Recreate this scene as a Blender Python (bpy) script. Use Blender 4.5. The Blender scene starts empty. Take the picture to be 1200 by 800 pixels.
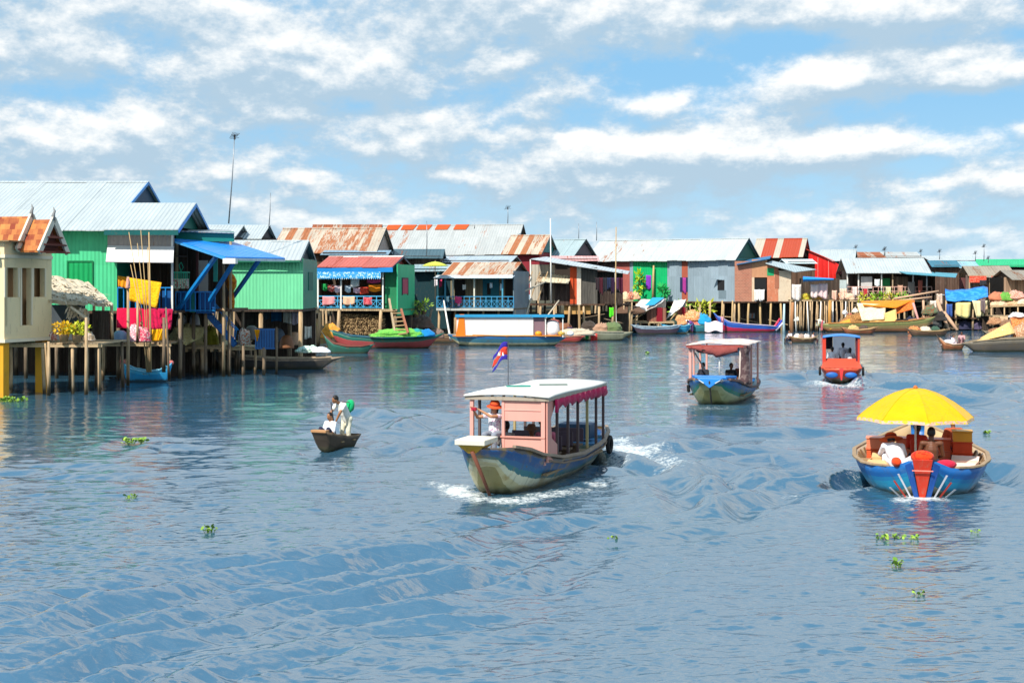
import bpy, math, random
import numpy as np
from mathutils import Vector, Matrix, noise as mnoise
R = math.radians
rnd = random.Random(7)
sc = bpy.context.scene
COL = sc.collection

# ---------------------------------------------------------------- camera maths
F, CX, HV, CH = 1667.0, 600.0, 335.0, 4.7     # focal length in photo pixels, image centre, horizon row, eye height
def P(u, v, d):
    return Vector(((u-CX)/F*d, d, CH-(v-HV)/F*d))
def GW(u, v):                                  # point of the water surface seen at pixel u,v
    d = CH*F/(v-HV)
    return Vector(((u-CX)/F*d, d, 0.0))
def lin(h):
    h = h.lstrip('#')
    o = []
    for i in (0, 2, 4):
        c = int(h[i:i+2], 16)/255
        o.append(c/12.92 if c <= .04045 else ((c+.055)/1.055)**2.4)
    return (o[0], o[1], o[2], 1)

# ---------------------------------------------------------------- materials
MATS = {}
class NT:
    def __init__(s, tree): s.t = tree
    def n(s, typ, **kw):
        nd = s.t.nodes.new(typ)
        for k, v in kw.items(): setattr(nd, k, v)
        return nd
    def l(s, a, b): s.t.links.new(a, b)
    def put(s, sock, v):
        if isinstance(v, bpy.types.NodeSocket): s.l(v, sock)
        else: sock.default_value = v
    def m(s, op, a, b=None, c=None, clamp=False):
        nd = s.n('ShaderNodeMath', operation=op, use_clamp=clamp)
        for i, v in enumerate((a, b, c)):
            if v is not None: s.put(nd.inputs[i], v)
        return nd.outputs[0]
    def vec(s, x, y, z):
        nd = s.n('ShaderNodeCombineXYZ')
        for i, v in enumerate((x, y, z)): s.put(nd.inputs[i], v)
        return nd.outputs[0]
    def sep(s, v):
        nd = s.n('ShaderNodeSeparateXYZ'); s.l(v, nd.inputs[0]); return nd.outputs
    def noise(s, v, scale, detail=3, rough=.55, out='Fac'):
        nd = s.n('ShaderNodeTexNoise')
        if v is not None: s.l(v, nd.inputs['Vector'])
        nd.inputs['Scale'].default_value = scale
        nd.inputs['Detail'].default_value = detail
        nd.inputs['Roughness'].default_value = rough
        return nd.outputs[out]
    def ramp(s, v, a, b, o0=0., o1=1.):
        nd = s.n('ShaderNodeMapRange', interpolation_type='SMOOTHSTEP')
        s.put(nd.inputs[0], v); s.put(nd.inputs[1], a); s.put(nd.inputs[2], b)
        nd.inputs[3].default_value = o0; nd.inputs[4].default_value = o1
        return nd.outputs[0]
    def mix(s, f, a, b, bt='MIX'):
        nd = s.n('ShaderNodeMix', data_type='RGBA', blend_type=bt)
        s.put(nd.inputs[0], f); s.put(nd.inputs[6], a); s.put(nd.inputs[7], b)
        return nd.outputs[2]
    def bump(s, h, strength=.3, dist=.02):
        nd = s.n('ShaderNodeBump'); s.l(h, nd.inputs['Height'])
        nd.inputs['Strength'].default_value = strength; nd.inputs['Distance'].default_value = dist
        return nd.outputs[0]
def new_mat(key):
    mt = bpy.data.materials.new(key); mt.use_nodes = True
    t = NT(mt.node_tree); b = mt.node_tree.nodes['Principled BSDF']
    return mt, t, b
def objvec(t): return t.n('ShaderNodeTexCoord').outputs['Object']

def paint(col, rough=.55, var=.25, scale=2.5, dirt=.25, dirtcol='#6b5a45', stretch=(1, 1, .35), bump=.15, spec=.3):
    """painted or weathered solid with uneven tone and worn patches"""
    key = f'paint{col}{rough}{var}{scale}{dirt}{dirtcol}{stretch}{bump}'
    if key in MATS: return MATS[key]
    mt, t, b = new_mat('paint'); c = lin(col)
    mp = t.n('ShaderNodeMapping'); t.l(objvec(t), mp.inputs[0]); mp.inputs['Scale'].default_value = stretch
    n1 = t.noise(mp.outputs[0], scale, 5); n2 = t.noise(mp.outputs[0], scale*3.7, 6, .65)
    k = t.m('MULTIPLY_ADD', n1, var*2, 1-var)
    cc = t.n('ShaderNodeVectorMath', operation='SCALE'); cc.inputs[0].default_value = c[:3]; t.l(k, cc.inputs['Scale'])
    f = t.ramp(n2, .62-dirt*.35, .74, 0, min(1, dirt*2))
    t.l(t.mix(f, cc.outputs[0], lin(dirtcol)), b.inputs['Base Color'])
    b.inputs['Roughness'].default_value = rough
    b.inputs['Specular IOR Level'].default_value = spec
    if bump: t.l(t.bump(n2, bump, .02), b.inputs['Normal'])
    MATS[key] = mt; return mt

def corr(col, axis='x', period=.2, rust=0., rustcol='#a85a2a', sheet=.95, svar=.12, rough=.42, metal=0., amp=.5, patch=None, stripe=True):
    """corrugated metal sheets: ribs, per-sheet tone, rust streaks running down the sheet"""
    key = f'corr{col}{axis}{period}{rust}{rustcol}{sheet}{svar}{rough}{metal}{amp}{patch}{stripe}'
    if key in MATS: return MATS[key]
    mt, t, b = new_mat('corrugated_metal')
    o = t.sep(objvec(t)); ax = o[0] if axis == 'x' else o[1]; ot = o[1] if axis == 'x' else o[0]
    w = t.m('SINE', t.m('MULTIPLY', ax, 2*math.pi/period))
    cell = t.m('FLOOR', t.m('DIVIDE', ax, sheet))
    row = t.m('FLOOR', t.m('DIVIDE', t.m('ADD', ot, t.m('MULTIPLY', o[2], .8)), 2.3 if not patch else 900.))
    wn = t.n('ShaderNodeTexWhiteNoise', noise_dimensions='2D'); t.l(t.vec(cell, row, 0), wn.inputs['Vector'])
    long = t.vec(t.m('MULTIPLY', ax, 2.2), t.m('MULTIPLY', ot, .25), t.m('MULTIPLY', o[2], .35))
    n1 = t.noise(long, 1.3, 5, .6); n2 = t.noise(long, 5.5, 4, .6)
    k = t.m('ADD', t.m('MULTIPLY_ADD', wn.outputs[0], svar*2, 1-svar), t.m('ADD', t.m('MULTIPLY_ADD', n1, .34, -.17), t.m('MULTIPLY_ADD', n2, .22, -.11)))
    cc = t.n('ShaderNodeVectorMath', operation='SCALE'); cc.inputs[0].default_value = lin(col)[:3]; t.l(k, cc.inputs['Scale'])
    out = cc.outputs[0]
    if patch:                                    # other sheets of another colour nailed in between
        f = t.m('GREATER_THAN', wn.outputs[0], 1-patch[1]); out = t.mix(f, out, lin(patch[0]))
    if rust > 0:
        sn = t.n('ShaderNodeTexWhiteNoise', noise_dimensions='1D')
        t.l(t.m('ADD', cell, 17.3), sn.inputs['W'])
        a = t.m('ADD', t.m('MULTIPLY', n1, .6), t.m('MULTIPLY', n2, .4))
        if stripe: a = t.m('ADD', a, t.m('MULTIPLY_ADD', sn.outputs[0], .24, -.12))
        f = t.ramp(a, .70-rust*.42, .78-rust*.36, 0, .92)
        rc = t.mix(n2, lin(rustcol), lin('#7a3a18'))
        out = t.mix(f, out, rc)
        t.l(t.m('MULTIPLY_ADD', f, .4, rough, True), b.inputs['Roughness'])
    else:
        b.inputs['Roughness'].default_value = rough
    t.l(out, b.inputs['Base Color'])
    b.inputs['Metallic'].default_value = metal
    b.inputs['Specular IOR Level'].default_value = .35
    seam = t.m('GREATER_THAN', t.m('FRACT', t.m('DIVIDE', ax, sheet)), .965)
    dent = t.noise(objvec(t), .9, 3)
    t.l(t.bump(t.m('ADD', t.m('ADD', w, seam), t.m('MULTIPLY', dent, 2.2)), amp, .035), b.inputs['Normal'])
    MATS[key] = mt; return mt

def boards(col, axis='x', width=.22, var=.3, rough=.8, gap=.06, grey=.3):
    """weathered planks with dark gaps between them; axis = direction across the planks"""
    key = f'boards{col}{axis}{width}{var}{gap}{grey}'
    if key in MATS: return MATS[key]
    mt, t, b = new_mat('boards')
    o = t.sep(objvec(t)); ax = {'x': o[0], 'y': o[1], 'z': o[2]}[axis]
    q = t.m('DIVIDE', ax, width); cell = t.m('FLOOR', q); fr = t.m('FRACT', q)
    wn = t.n('ShaderNodeTexWhiteNoise', noise_dimensions='1D'); t.l(cell, wn.inputs['W'])
    st = {'x': (9, 1, .7), 'y': (1, 9, .7), 'z': (.7, 1, 9)}[axis]
    mp = t.n('ShaderNodeMapping'); t.l(objvec(t), mp.inputs[0]); mp.inputs['Scale'].default_value = st
    n = t.noise(mp.outputs[0], 1.5, 6, .65)
    k = t.m('ADD', t.m('MULTIPLY_ADD', wn.outputs[0], var*2, 1-var), t.m('MULTIPLY_ADD', n, .5, -.25))
    cc = t.n('ShaderNodeVectorMath', operation='SCALE'); cc.inputs[0].default_value = lin(col)[:3]; t.l(k, cc.inputs['Scale'])
    g = t.mix(t.ramp(n, .45, .75, 0, grey), cc.outputs[0], lin('#8d8577'))
    edge = t.m('LESS_THAN', t.m('ABSOLUTE', t.m('SUBTRACT', fr, .5)), .5-gap/2)
    t.l(t.mix(edge, lin('#1c1712'), g), b.inputs['Base Color'])
    b.inputs['Roughness'].default_value = rough; b.inputs['Specular IOR Level'].default_value = .2
    t.l(t.bump(t.m('ADD', edge, t.m('MULTIPLY', n, .4)), .5, .02), b.inputs['Normal'])
    MATS[key] = mt; return mt

def cloth(col, col2=None, rough=.9, scale=6, var=.15, stripes=0.):
    key = f'cloth{col}{col2}{scale}{var}{stripes}'
    if key in MATS: return MATS[key]
    mt, t, b = new_mat('fabric'); ov = objvec(t)
    n = t.noise(ov, scale, 4); k = t.m('MULTIPLY_ADD', n, var*2, 1-var)
    cc = t.n('ShaderNodeVectorMath', operation='SCALE'); cc.inputs[0].default_value = lin(col)[:3]; t.l(k, cc.inputs['Scale'])
    out = cc.outputs[0]
    if col2:
        if stripes:
            o = t.sep(ov); f = t.m('GREATER_THAN', t.m('FRACT', t.m('DIVIDE', t.m('ADD', o[0], o[1]), stripes)), .5)
        else:
            f = t.ramp(t.noise(ov, scale*2.2, 2), .52, .56)
        out = t.mix(f, out, lin(col2))
    t.l(out, b.inputs['Base Color']); b.inputs['Roughness'].default_value = rough
    b.inputs['Specular IOR Level'].default_value = .1
    b.inputs['Sheen Weight'].default_value = .15
    fw = t.n('ShaderNodeTexNoise'); t.l(ov, fw.inputs['Vector']); fw.inputs['Scale'].default_value = 5; fw.inputs['Detail'].default_value = 4; fw.inputs['Distortion'].default_value = 1.2
    t.l(t.bump(fw.outputs['Fac'], .6, .06), b.inputs['Normal'])
    MATS[key] = mt; return mt

def bandmat(stops, rough=.45, dirt=.3, dirtcol='#8a7a50', jitter=.05, scale=2.2):
    """paint laid on in bands that follow the strakes of a hull (mesh attribute 'band': 0 keel .. 1 gunwale, 1.5 inside)"""
    mt, t, b = new_mat('hull_paint'); ov = objvec(t)
    at = t.n('ShaderNodeAttribute', attribute_name='band')
    n = t.noise(ov, scale, 6, .65); n2 = t.noise(ov, scale*2.7, 6, .7); n3 = t.noise(ov, scale*.6, 4)
    f = t.m('MULTIPLY', t.m('ADD', at.outputs['Fac'], t.m('MULTIPLY_ADD', n2, jitter*2, -jitter)), .5)
    cr = t.n('ShaderNodeValToRGB'); cr.color_ramp.interpolation = 'CONSTANT'; e = cr.color_ramp.elements
    e[0].position = stops[0][0]/2; e[0].color = lin(stops[0][1])
    e[1].position = stops[1][0]/2; e[1].color = lin(stops[1][1])
    for p_, c_ in stops[2:]:
        x = e.new(p_/2); x.color = lin(c_)
    t.l(f, cr.inputs[0])
    k = t.m('MULTIPLY_ADD', n3, .5, .75)
    cc = t.n('ShaderNodeVectorMath', operation='SCALE'); t.l(cr.outputs[0], cc.inputs[0]); t.l(k, cc.inputs['Scale'])
    g = t.ramp(n, .60-dirt*.3, .72, 0, min(.9, dirt*2))
    zc_ = t.sep(ov)[2]; scum = t.ramp(t.m('ADD', zc_, t.m('MULTIPLY_ADD', n, .34, -.17)), .20, .03, 0, .85)
    streak = t.m('MULTIPLY', t.ramp(t.noise(t.vec(0, t.m('MULTIPLY', t.sep(ov)[1], 5.), t.m('MULTIPLY', zc_, .7)), 1.6, 5, .65), .56, .72, 0, .45), t.m('LESS_THAN', at.outputs['Fac'], 1.1))
    c1_ = t.mix(streak, t.mix(g, cc.outputs[0], lin(dirtcol)), lin('#4f4636'))
    t.l(t.mix(scum, c1_, lin('#3c3d26')), b.inputs['Base Color'])
    b.inputs['Roughness'].default_value = rough
    # plank seams along the hull
    s_ = t.m('LESS_THAN', t.m('FRACT', t.m('MULTIPLY', at.outputs['Fac'], 6)), .07)
    t.l(t.bump(t.m('SUBTRACT', t.m('MULTIPLY', n2, .4), s_), .4, .02), b.inputs['Normal'])
    return mt

def plain(key, col, rough=.6, metal=0., spec=.4, var=.1, scale=8):
    k2 = f'plain{key}{col}{rough}'
    if k2 in MATS: return MATS[k2]
    mt, t, b = new_mat(key); n = t.noise(objvec(t), scale, 4)
    cc = t.n('ShaderNodeVectorMath', operation='SCALE'); cc.inputs[0].default_value = lin(col)[:3]
    t.l(t.m('MULTIPLY_ADD', n, var*2, 1-var), cc.inputs['Scale']); t.l(cc.outputs[0], b.inputs['Base Color'])
    b.inputs['Roughness'].default_value = rough; b.inputs['Metallic'].default_value = metal
    b.inputs['Specular IOR Level'].default_value = spec
    MATS[k2] = mt; return mt

def postmat(col, dark):
    """weathered round timber with a wet, slimy foot that stays where the water reaches"""
    mt, t, b = new_mat('post_timber'); ov = objvec(t); mp = t.n('ShaderNodeMapping'); t.l(ov, mp.inputs[0]); mp.inputs['Scale'].default_value = (3, 3, .3)
    n = t.noise(mp.outputs[0], 3, 5, .65); n2 = t.noise(ov, 1.1, 4); z = t.sep(ov)[2]
    c = t.mix(t.ramp(n, .35, .7), lin(col), lin(dark)); c = t.mix(t.ramp(n2, .5, .7, 0, .5), c, lin('#8f877a'))
    t.l(t.mix(t.ramp(t.m('ADD', z, t.m('MULTIPLY_ADD', n2, .5, -.25)), .55, .15, 0, .85), c, lin('#2f2a1c')), b.inputs['Base Color'])
    b.inputs['Roughness'].default_value = .8; b.inputs['Specular IOR Level'].default_value = .25; t.l(t.bump(n, .5, .03), b.inputs['Normal']); return mt

def leafmat(c1, c2):
    k = f'leaf{c1}{c2}'
    if k in MATS: return MATS[k]
    mt, t, b = new_mat('leaves')
    oi = t.n('ShaderNodeNewGeometry')
    t.l(t.mix(oi.outputs['Random Per Island'], lin(c1), lin(c2)), b.inputs['Base Color'])
    b.inputs['Roughness'].default_value = .55
    MATS[k] = mt; return mt

# ---------------------------------------------------------------- mesh builder
class MB:
    def __init__(s): s.v = []; s.f = []; s.a = []; s.cur = 0.
    def add(s, vs, fs):
        o = len(s.v); s.v += [tuple(p) for p in vs]; s.a += [s.cur]*len(vs)
        s.f += [tuple(i+o for i in f) for f in fs]; return s
    def box(s, x0, x1, y0, y1, z0, z1):
        return s.add([(x0,y0,z0),(x1,y0,z0),(x1,y1,z0),(x0,y1,z0),(x0,y0,z1),(x1,y0,z1),(x1,y1,z1),(x0,y1,z1)],
                     [(0,3,2,1),(4,5,6,7),(0,1,5,4),(1,2,6,5),(2,3,7,6),(3,0,4,7)])
    def bar(s, p, q, w, h=None, up=(0,0,1)):
        p, q = Vector(p), Vector(q); h = h or w; d = (q-p).normalized(); u = Vector(up)
        if abs(d.dot(u)) > .95: u = Vector((0, 1, 0))
        a = d.cross(u).normalized()*w/2; b = a.cross(d).normalized()*h/2
        return s.add([p-a-b, p+a-b, p+a+b, p-a+b, q-a-b, q+a-b, q+a+b, q-a+b],
                     [(0,3,2,1),(4,5,6,7),(0,1,5,4),(1,2,6,5),(2,3,7,6),(3,0,4,7)])
    def tube(s, pts, r, n=8):
        pts = [Vector(p) for p in pts]; rs = r if isinstance(r, (list, tuple)) else [r]*len(pts)
        rings = []; prev = None
        for i, p in enumerate(pts):
            d = (pts[min(i+1, len(pts)-1)]-pts[max(i-1, 0)]).normalized()
            u = Vector((0, 0, 1)) if abs(d.z) < .9 else Vector((1, 0, 0))
            if prev is not None: u = prev
            a = d.cross(u).normalized(); b = a.cross(d).normalized(); prev = b
            rings.append([p+(a*math.cos(2*math.pi*k/n)+b*math.sin(2*math.pi*k/n))*rs[i] for k in range(n)])
        return s.loft(rings, True, True)
    def loft(s, rings, closed=True, caps=True):
        n = len(rings[0]); vs = [p for r_ in rings for p in r_]; fs = []
        for i in range(len(rings)-1):
            for k in range(n if closed else n-1):
                k2 = (k+1) % n; fs.append((i*n+k, i*n+k2, (i+1)*n+k2, (i+1)*n+k))
        if caps:
            fs.append(tuple(range(n-1, -1, -1))); fs.append(tuple(range((len(rings)-1)*n, len(rings)*n)))
        return s.add(vs, fs)
    def lathe(s, c, prof, n=14, sx=1, sy=1):
        c = Vector(c)
        return s.loft([[c+Vector((math.cos(2*math.pi*k/n)*r*sx, math.sin(2*math.pi*k/n)*r*sy, z)) for k in range(n)] for r, z in prof])
    def ell(s, c, r, n=12, m=8, rot=None):
        c = Vector(c); rings = []
        for i in range(m+1):
            t = math.pi*i/m; q = max(math.sin(t), .02); rg = []
            for k in range(n):
                a = 2*math.pi*k/n; w = Vector((r[0]*q*math.cos(a), r[1]*q*math.sin(a), r[2]*math.cos(t)))
                if rot is not None: w = rot @ w
                rg.append(c+w)
            rings.append(rg)
        return s.loft(rings)
    def cap(s, p, q, r1, r2, n=10):
        p, q = Vector(p), Vector(q); d = q-p; L = d.length
        if L < 1e-6: return s
        d /= L; u = Vector((0, 0, 1)) if abs(d.z) < .9 else Vector((1, 0, 0))
        a = d.cross(u).normalized(); b = a.cross(d).normalized(); rings = []
        prof = [(-r1*math.cos(t), r1*math.sin(t)) for t in (.15, .5, 1., math.pi/2)]+[(L+r2*math.cos(t), r2*math.sin(t)) for t in (math.pi/2, 1., .5, .15)]
        for h, rr in prof:
            rings.append([p+d*h+(a*math.cos(2*math.pi*k/n)+b*math.sin(2*math.pi*k/n))*rr for k in range(n)])
        return s.loft(rings)
    def prism(s, poly, off):
        poly = [Vector(p) for p in poly]; off = Vector(off); n = len(poly)
        vs = poly+[p+off for p in poly]
        return s.add(vs, [tuple(range(n-1, -1, -1)), tuple(range(n, 2*n))]+[(i, (i+1) % n, n+(i+1) % n, n+i) for i in range(n)])
    def sheet(s, grid, th=.02):
        nr, nc = len(grid), len(grid[0]); g = [[Vector(p) for p in r_] for r_ in grid]; top = []; bot = []
        for i in range(nr):
            for j in range(nc):
                a = g[min(i+1, nr-1)][j]-g[max(i-1, 0)][j]; b = g[i][min(j+1, nc-1)]-g[i][max(j-1, 0)]
                nn = a.cross(b); nn = nn.normalized() if nn.length > 1e-9 else Vector((0, 0, 1))
                top.append(g[i][j]+nn*th/2); bot.append(g[i][j]-nn*th/2)
        N = nr*nc; fs = []
        for i in range(nr-1):
            for j in range(nc-1):
                a, b, c, d = i*nc+j, i*nc+j+1, (i+1)*nc+j+1, (i+1)*nc+j
                fs.append((a, d, c, b)); fs.append((N+a, N+b, N+c, N+d))
        for j in range(nc-1):
            fs.append((j, j+1, N+j+1, N+j)); k = (nr-1)*nc+j; fs.append((k+1, k, N+k, N+k+1))
        for i in range(nr-1):
            k = i*nc; fs.append((k+nc, k, N+k, N+k+nc)); k = i*nc+nc-1; fs.append((k, k+nc, N+k+nc, N+k))
        return s.add(top+bot, fs)
    def quad(s, a, b, c, d, th=.03, nu=1, nv=1, wob=0., sag=0.):
        a, b, c, d = map(Vector, (a, b, c, d)); g = []
        for i in range(nv+1):
            t = i/nv; r_ = []
            for j in range(nu+1):
                q = j/nu; p = (a.lerp(b, q)).lerp(d.lerp(c, q), t)
                p.z += rnd.uniform(-wob, wob)-sag*math.sin(math.pi*q)*math.sin(math.pi*t)
                r_.append(p)
            g.append(r_)
        return s.sheet(g, th)
    def leaf(s, c, d, up, L, W):
        c = Vector(c); d = Vector(d).normalized(); a = d.cross(Vector(up)); a = a.normalized() if a.length > 1e-4 else Vector((1, 0, 0))
        return s.add([c, c+d*L*.5+a*W/2, c+d*L, c+d*L*.5-a*W/2], [(0, 1, 2, 3)])
    def foliage(s, c, r, n, L=.3, W=.12, seed=1):
        q = random.Random(seed); c = Vector(c)
        for _ in range(n):
            d = Vector((q.gauss(0, 1), q.gauss(0, 1), q.gauss(0, 1))).normalized()
            p = c+Vector((d.x*r[0], d.y*r[1], d.z*r[2]))*(q.random()**.4)
            s.leaf(p, d+Vector((q.gauss(0, .5), q.gauss(0, .5), q.gauss(.2, .5))), (q.gauss(0, 1), q.gauss(0, 1), q.gauss(0, 1)), L*q.uniform(.6, 1.3), W*q.uniform(.6, 1.3))
        return s
    def build(s, name, mat, parent=None, smooth=False, bevel=0, loc=None, rot=0, band=False):
        me = bpy.data.meshes.new(name); me.from_pydata(s.v, [], s.f); me.update()
        me.materials.append(mat)
        if band: me.attributes.new('band', 'FLOAT', 'POINT').data.foreach_set('value', s.a)
        o = bpy.data.objects.new(name, me); COL.objects.link(o)
        if parent is not None: o.parent = parent
        if loc is not None: o.location = loc
        if rot: o.rotation_euler = (0, 0, R(rot))
        if smooth: me.polygons.foreach_set('use_smooth', [True]*len(me.polygons))
        if bevel:
            m_ = o.modifiers.new('bevel', 'BEVEL'); m_.width = bevel; m_.segments = 2; m_.limit_method = 'ANGLE'
        return o

def tag(o, label, cat, group=None, kind=None):
    o['label'] = label; o['category'] = cat
    if group: o['group'] = group
    if kind: o['kind'] = kind
    return o
def thing(name, label, cat, loc=(0, 0, 0), rot=0, group=None):
    o = bpy.data.objects.new(name, None); COL.objects.link(o); o.location = loc; o.rotation_euler = (0, 0, R(rot))
    o.empty_display_size = .2
    return tag(o, label, cat, group)
def struct(o): o['kind'] = 'structure'; return o
def copy_tree(o, parent=None):
    c = o.copy(); COL.objects.link(c)
    if parent is not None: c.parent = parent
    for ch in list(o.children): copy_tree(ch, c)
    return c

def drape(p0, p1, drop, n=10, folds=3, amp=.05, th=.015, taper=0., sag=.03, slip=0.):
    """a cloth hanging from the line p0-p1"""
    m_ = MB(); p0, p1 = Vector(p0), Vector(p1); d = p1-p0; nrm = Vector((d.y, -d.x, 0)); nrm = nrm.normalized() if nrm.length > 0 else Vector((0, -1, 0))
    ph = rnd.uniform(0, 6); g = []; rows = 6
    for i in range(rows+1):
        t = i/rows; r_ = []
        for j in range(n+1):
            q = j/n; q2 = .5+(q-.5)*(1-taper*t)
            p = p0+d*q2+Vector((0, 0, -drop*t*(1+.08*math.sin(ph+q*5))-sag*math.sin(math.pi*q)))
            p += nrm*(amp*(.3+t)*math.sin(q*folds*2*math.pi+ph))+d*slip*t
            r_.append(p)
        g.append(r_)
    return m_.sheet(g, th)
# ---------------------------------------------------------------- camera, sun, sky
SUN_EL, SUN_AZ = 47.0, 212.0                    # azimuth clockwise from +Y (the view direction): behind the camera, to its left
cam_d = bpy.data.cameras.new('camera'); cam = bpy.data.objects.new('camera', cam_d); COL.objects.link(cam)
cam.location = (0, 0, CH); cam.rotation_euler = (R(90), 0, 0)
cam_d.sensor_width = 36; cam_d.lens = F/1200*36; cam_d.shift_y = -(400-HV)/1200
cam_d.clip_end = 9000; cam_d.clip_start = .1
sc.camera = cam
az = R(SUN_AZ); el = R(SUN_EL)
sd = Vector((math.sin(az)*math.cos(el), math.cos(az)*math.cos(el), math.sin(el)))    # towards the sun
sl = bpy.data.lights.new('sun', 'SUN'); sl.energy = 4.6; sl.angle = R(.5); sl.color = (1, .955, .88)
so = bpy.data.objects.new('sun', sl); COL.objects.link(so); so.rotation_euler = (-sd).to_track_quat('-Z', 'Y').to_euler()
so.location = sd*200

w = bpy.data.worlds.new('World'); sc.world = w; w.use_nodes = True
t = NT(w.node_tree); w.node_tree.nodes.clear()
sky = t.n('ShaderNodeTexSky', sky_type='NISHITA'); sky.sun_disc = False
sky.sun_elevation = el; sky.sun_rotation = az; sky.air_density = 1.0; sky.dust_density = .6; sky.ozone_density = 2.2

def cloud_density():
    g = bpy.data.node_groups.new('cloud_density', 'ShaderNodeTree')
    g.interface.new_socket('Az', in_out='INPUT', socket_type='NodeSocketFloat')
    g.interface.new_socket('El', in_out='INPUT', socket_type='NodeSocketFloat')
    g.interface.new_socket('D', in_out='OUTPUT', socket_type='NodeSocketFloat')
    q = NT(g); i = q.n('NodeGroupInput'); o = q.n('NodeGroupOutput')
    A, E = i.outputs[0], i.outputs[1]
    s = q.m('ADD', q.m('MAXIMUM', E, 0.), .30)
    x = q.m('DIVIDE', A, s); y = q.m('DIVIDE', 1., s)
    base = q.noise(q.vec(x, y, SEED), 2.9, 2, .5)
    puff = q.noise(q.vec(q.m('MULTIPLY', x, 10.), q.m('MULTIPLY', y, 9.), SEED+4.), 1.0, 7, .58)
    fine = q.noise(q.vec(q.m('MULTIPLY', A, 40.), q.m('MULTIPLY', E, 62.), SEED+9.), 1.0, 7, .66)
    d = q.m('ADD', q.m('MULTIPLY', base, .8), q.m('MULTIPLY', puff, .42))
    d = q.m('ADD', d, q.m('MULTIPLY', fine, .44))
    for (u, v, wu, wv, a) in BLOBS:
        a0 = math.atan((u-CX)/F); e0 = (HV-v)/F
        dx = q.m('DIVIDE', q.m('SUBTRACT', A, a0), wu/F); dy = q.m('DIVIDE', q.m('SUBTRACT', E, e0), wv/F)
        rr = q.m('ADD', q.m('MULTIPLY', dx, dx), q.m('MULTIPLY', dy, dy))
        d = q.m('ADD', d, q.m('MULTIPLY', q.m('EXPONENT', q.m('MULTIPLY', rr, -1.)), a))
    q.l(d, o.inputs[0]); return g
SEED = 3.1
BLOBS = [(130,25,85,32,.2),(1150,108,58,26,.26),(985,98,85,24,.16),(640,95,70,32,.14),(500,75,120,32,.14),(80,78,120,28,.16),(250,130,75,18,.18),
         (720,30,110,40,.12),(1180,60,90,14,-.2),(880,60,60,16,-.16),(1070,130,110,16,-.2),(560,180,60,20,-.14),(1050,15,140,30,.2),(775,125,32,14,.2),(330,70,110,34,.14),(530,150,35,22,.12),(555,210,80,15,.2),(345,212,45,13,.17),
         (475,180,40,16,.15),(740,175,110,18,.15),(960,178,110,15,.15),(1190,222,40,15,.2),(755,220,40,22,.12),(865,200,25,10,.14),(175,150,100,12,.1),
         (790,92,130,20,-.22),(930,60,70,16,-.2),(700,145,70,10,-.14),(1060,150,120,20,-.2),(430,125,90,12,-.16),(180,50,50,20,-.1),(60,120,120,10,-.12),
         (880,240,260,16,-.08),(1080,200,50,14,-.14),(630,170,40,16,-.1)]
grp = cloud_density()
tc = t.n('ShaderNodeTexCoord'); d3 = t.sep(tc.outputs['Generated'])
AZ = t.m('ARCTAN2', d3[0], d3[1]); EL = d3[2]
def dens(e):
    n = t.n('ShaderNodeGroup'); n.node_tree = grp; t.l(AZ, n.inputs[0]); t.l(e, n.inputs[1]); return n.outputs[0]
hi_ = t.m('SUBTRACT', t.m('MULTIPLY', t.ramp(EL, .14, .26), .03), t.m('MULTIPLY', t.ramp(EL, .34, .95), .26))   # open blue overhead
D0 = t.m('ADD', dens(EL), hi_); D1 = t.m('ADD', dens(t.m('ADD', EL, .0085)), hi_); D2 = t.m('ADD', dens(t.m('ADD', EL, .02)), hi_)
mask = t.ramp(D0, .62, .90)
thick = t.ramp(D0, .85, 1.15)
lit = t.m('ADD', t.m('MULTIPLY', t.m('SUBTRACT', D0, D1), 2.2), t.m('MULTIPLY', t.m('SUBTRACT', D0, D2), 1.5))
lit = t.m('ADD', t.m('ADD', lit, t.m('ADD', .27, t.m('MULTIPLY', t.ramp(EL, .15, .27), .30))), t.m('MULTIPLY', thick, .07), clamp=True)  # clouds above the view get added brightness for the water to mirror
ccol = t.mix(t.ramp(lit, -.05, 1.12), (3.9, 5.2, 6.3, 1), (9.3, 9.2, 8.9, 1))
low = t.ramp(EL, -.02, .16)
blue = t.mix(.85, sky.outputs[0], t.mix(low, (4.2, 6.5, 8.2, 1), (2.2, 4.9, 7.6, 1)))
col = t.mix(t.m('MULTIPLY', mask, .93), blue, ccol)
col = t.mix(t.ramp(EL, .07, -.01, 0, .5), col, (4.1, 6.4, 8.0, 1))
dimmed_sky = t.n('ShaderNodeVectorMath', operation='SCALE'); t.l(col, dimmed_sky.inputs[0]); dimmed_sky.inputs['Scale'].default_value = .66; col = dimmed_sky.outputs[0]
# higher up some undimmed sky is mixed in, extra light to fill shadows
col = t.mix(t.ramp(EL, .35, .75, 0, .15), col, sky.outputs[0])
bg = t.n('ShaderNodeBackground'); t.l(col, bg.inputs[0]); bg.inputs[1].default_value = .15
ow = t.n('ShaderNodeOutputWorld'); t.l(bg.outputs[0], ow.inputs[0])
vs = sc.view_settings; sc.display_settings.display_device = 'sRGB'
vs.view_transform = 'Standard'; vs.look = 'None'; vs.gamma = 1; vs.use_curve_mapping = False; vs.exposure = .3
sc.cycles.max_bounces = 8; sc.cycles.diffuse_bounces = 3; sc.cycles.glossy_bounces = 4; sc.cycles.caustics_reflective = False; sc.cycles.caustics_refractive = False
sc.cycles.use_denoising = True
sc.cycles.sample_clamp_indirect = 6

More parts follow.
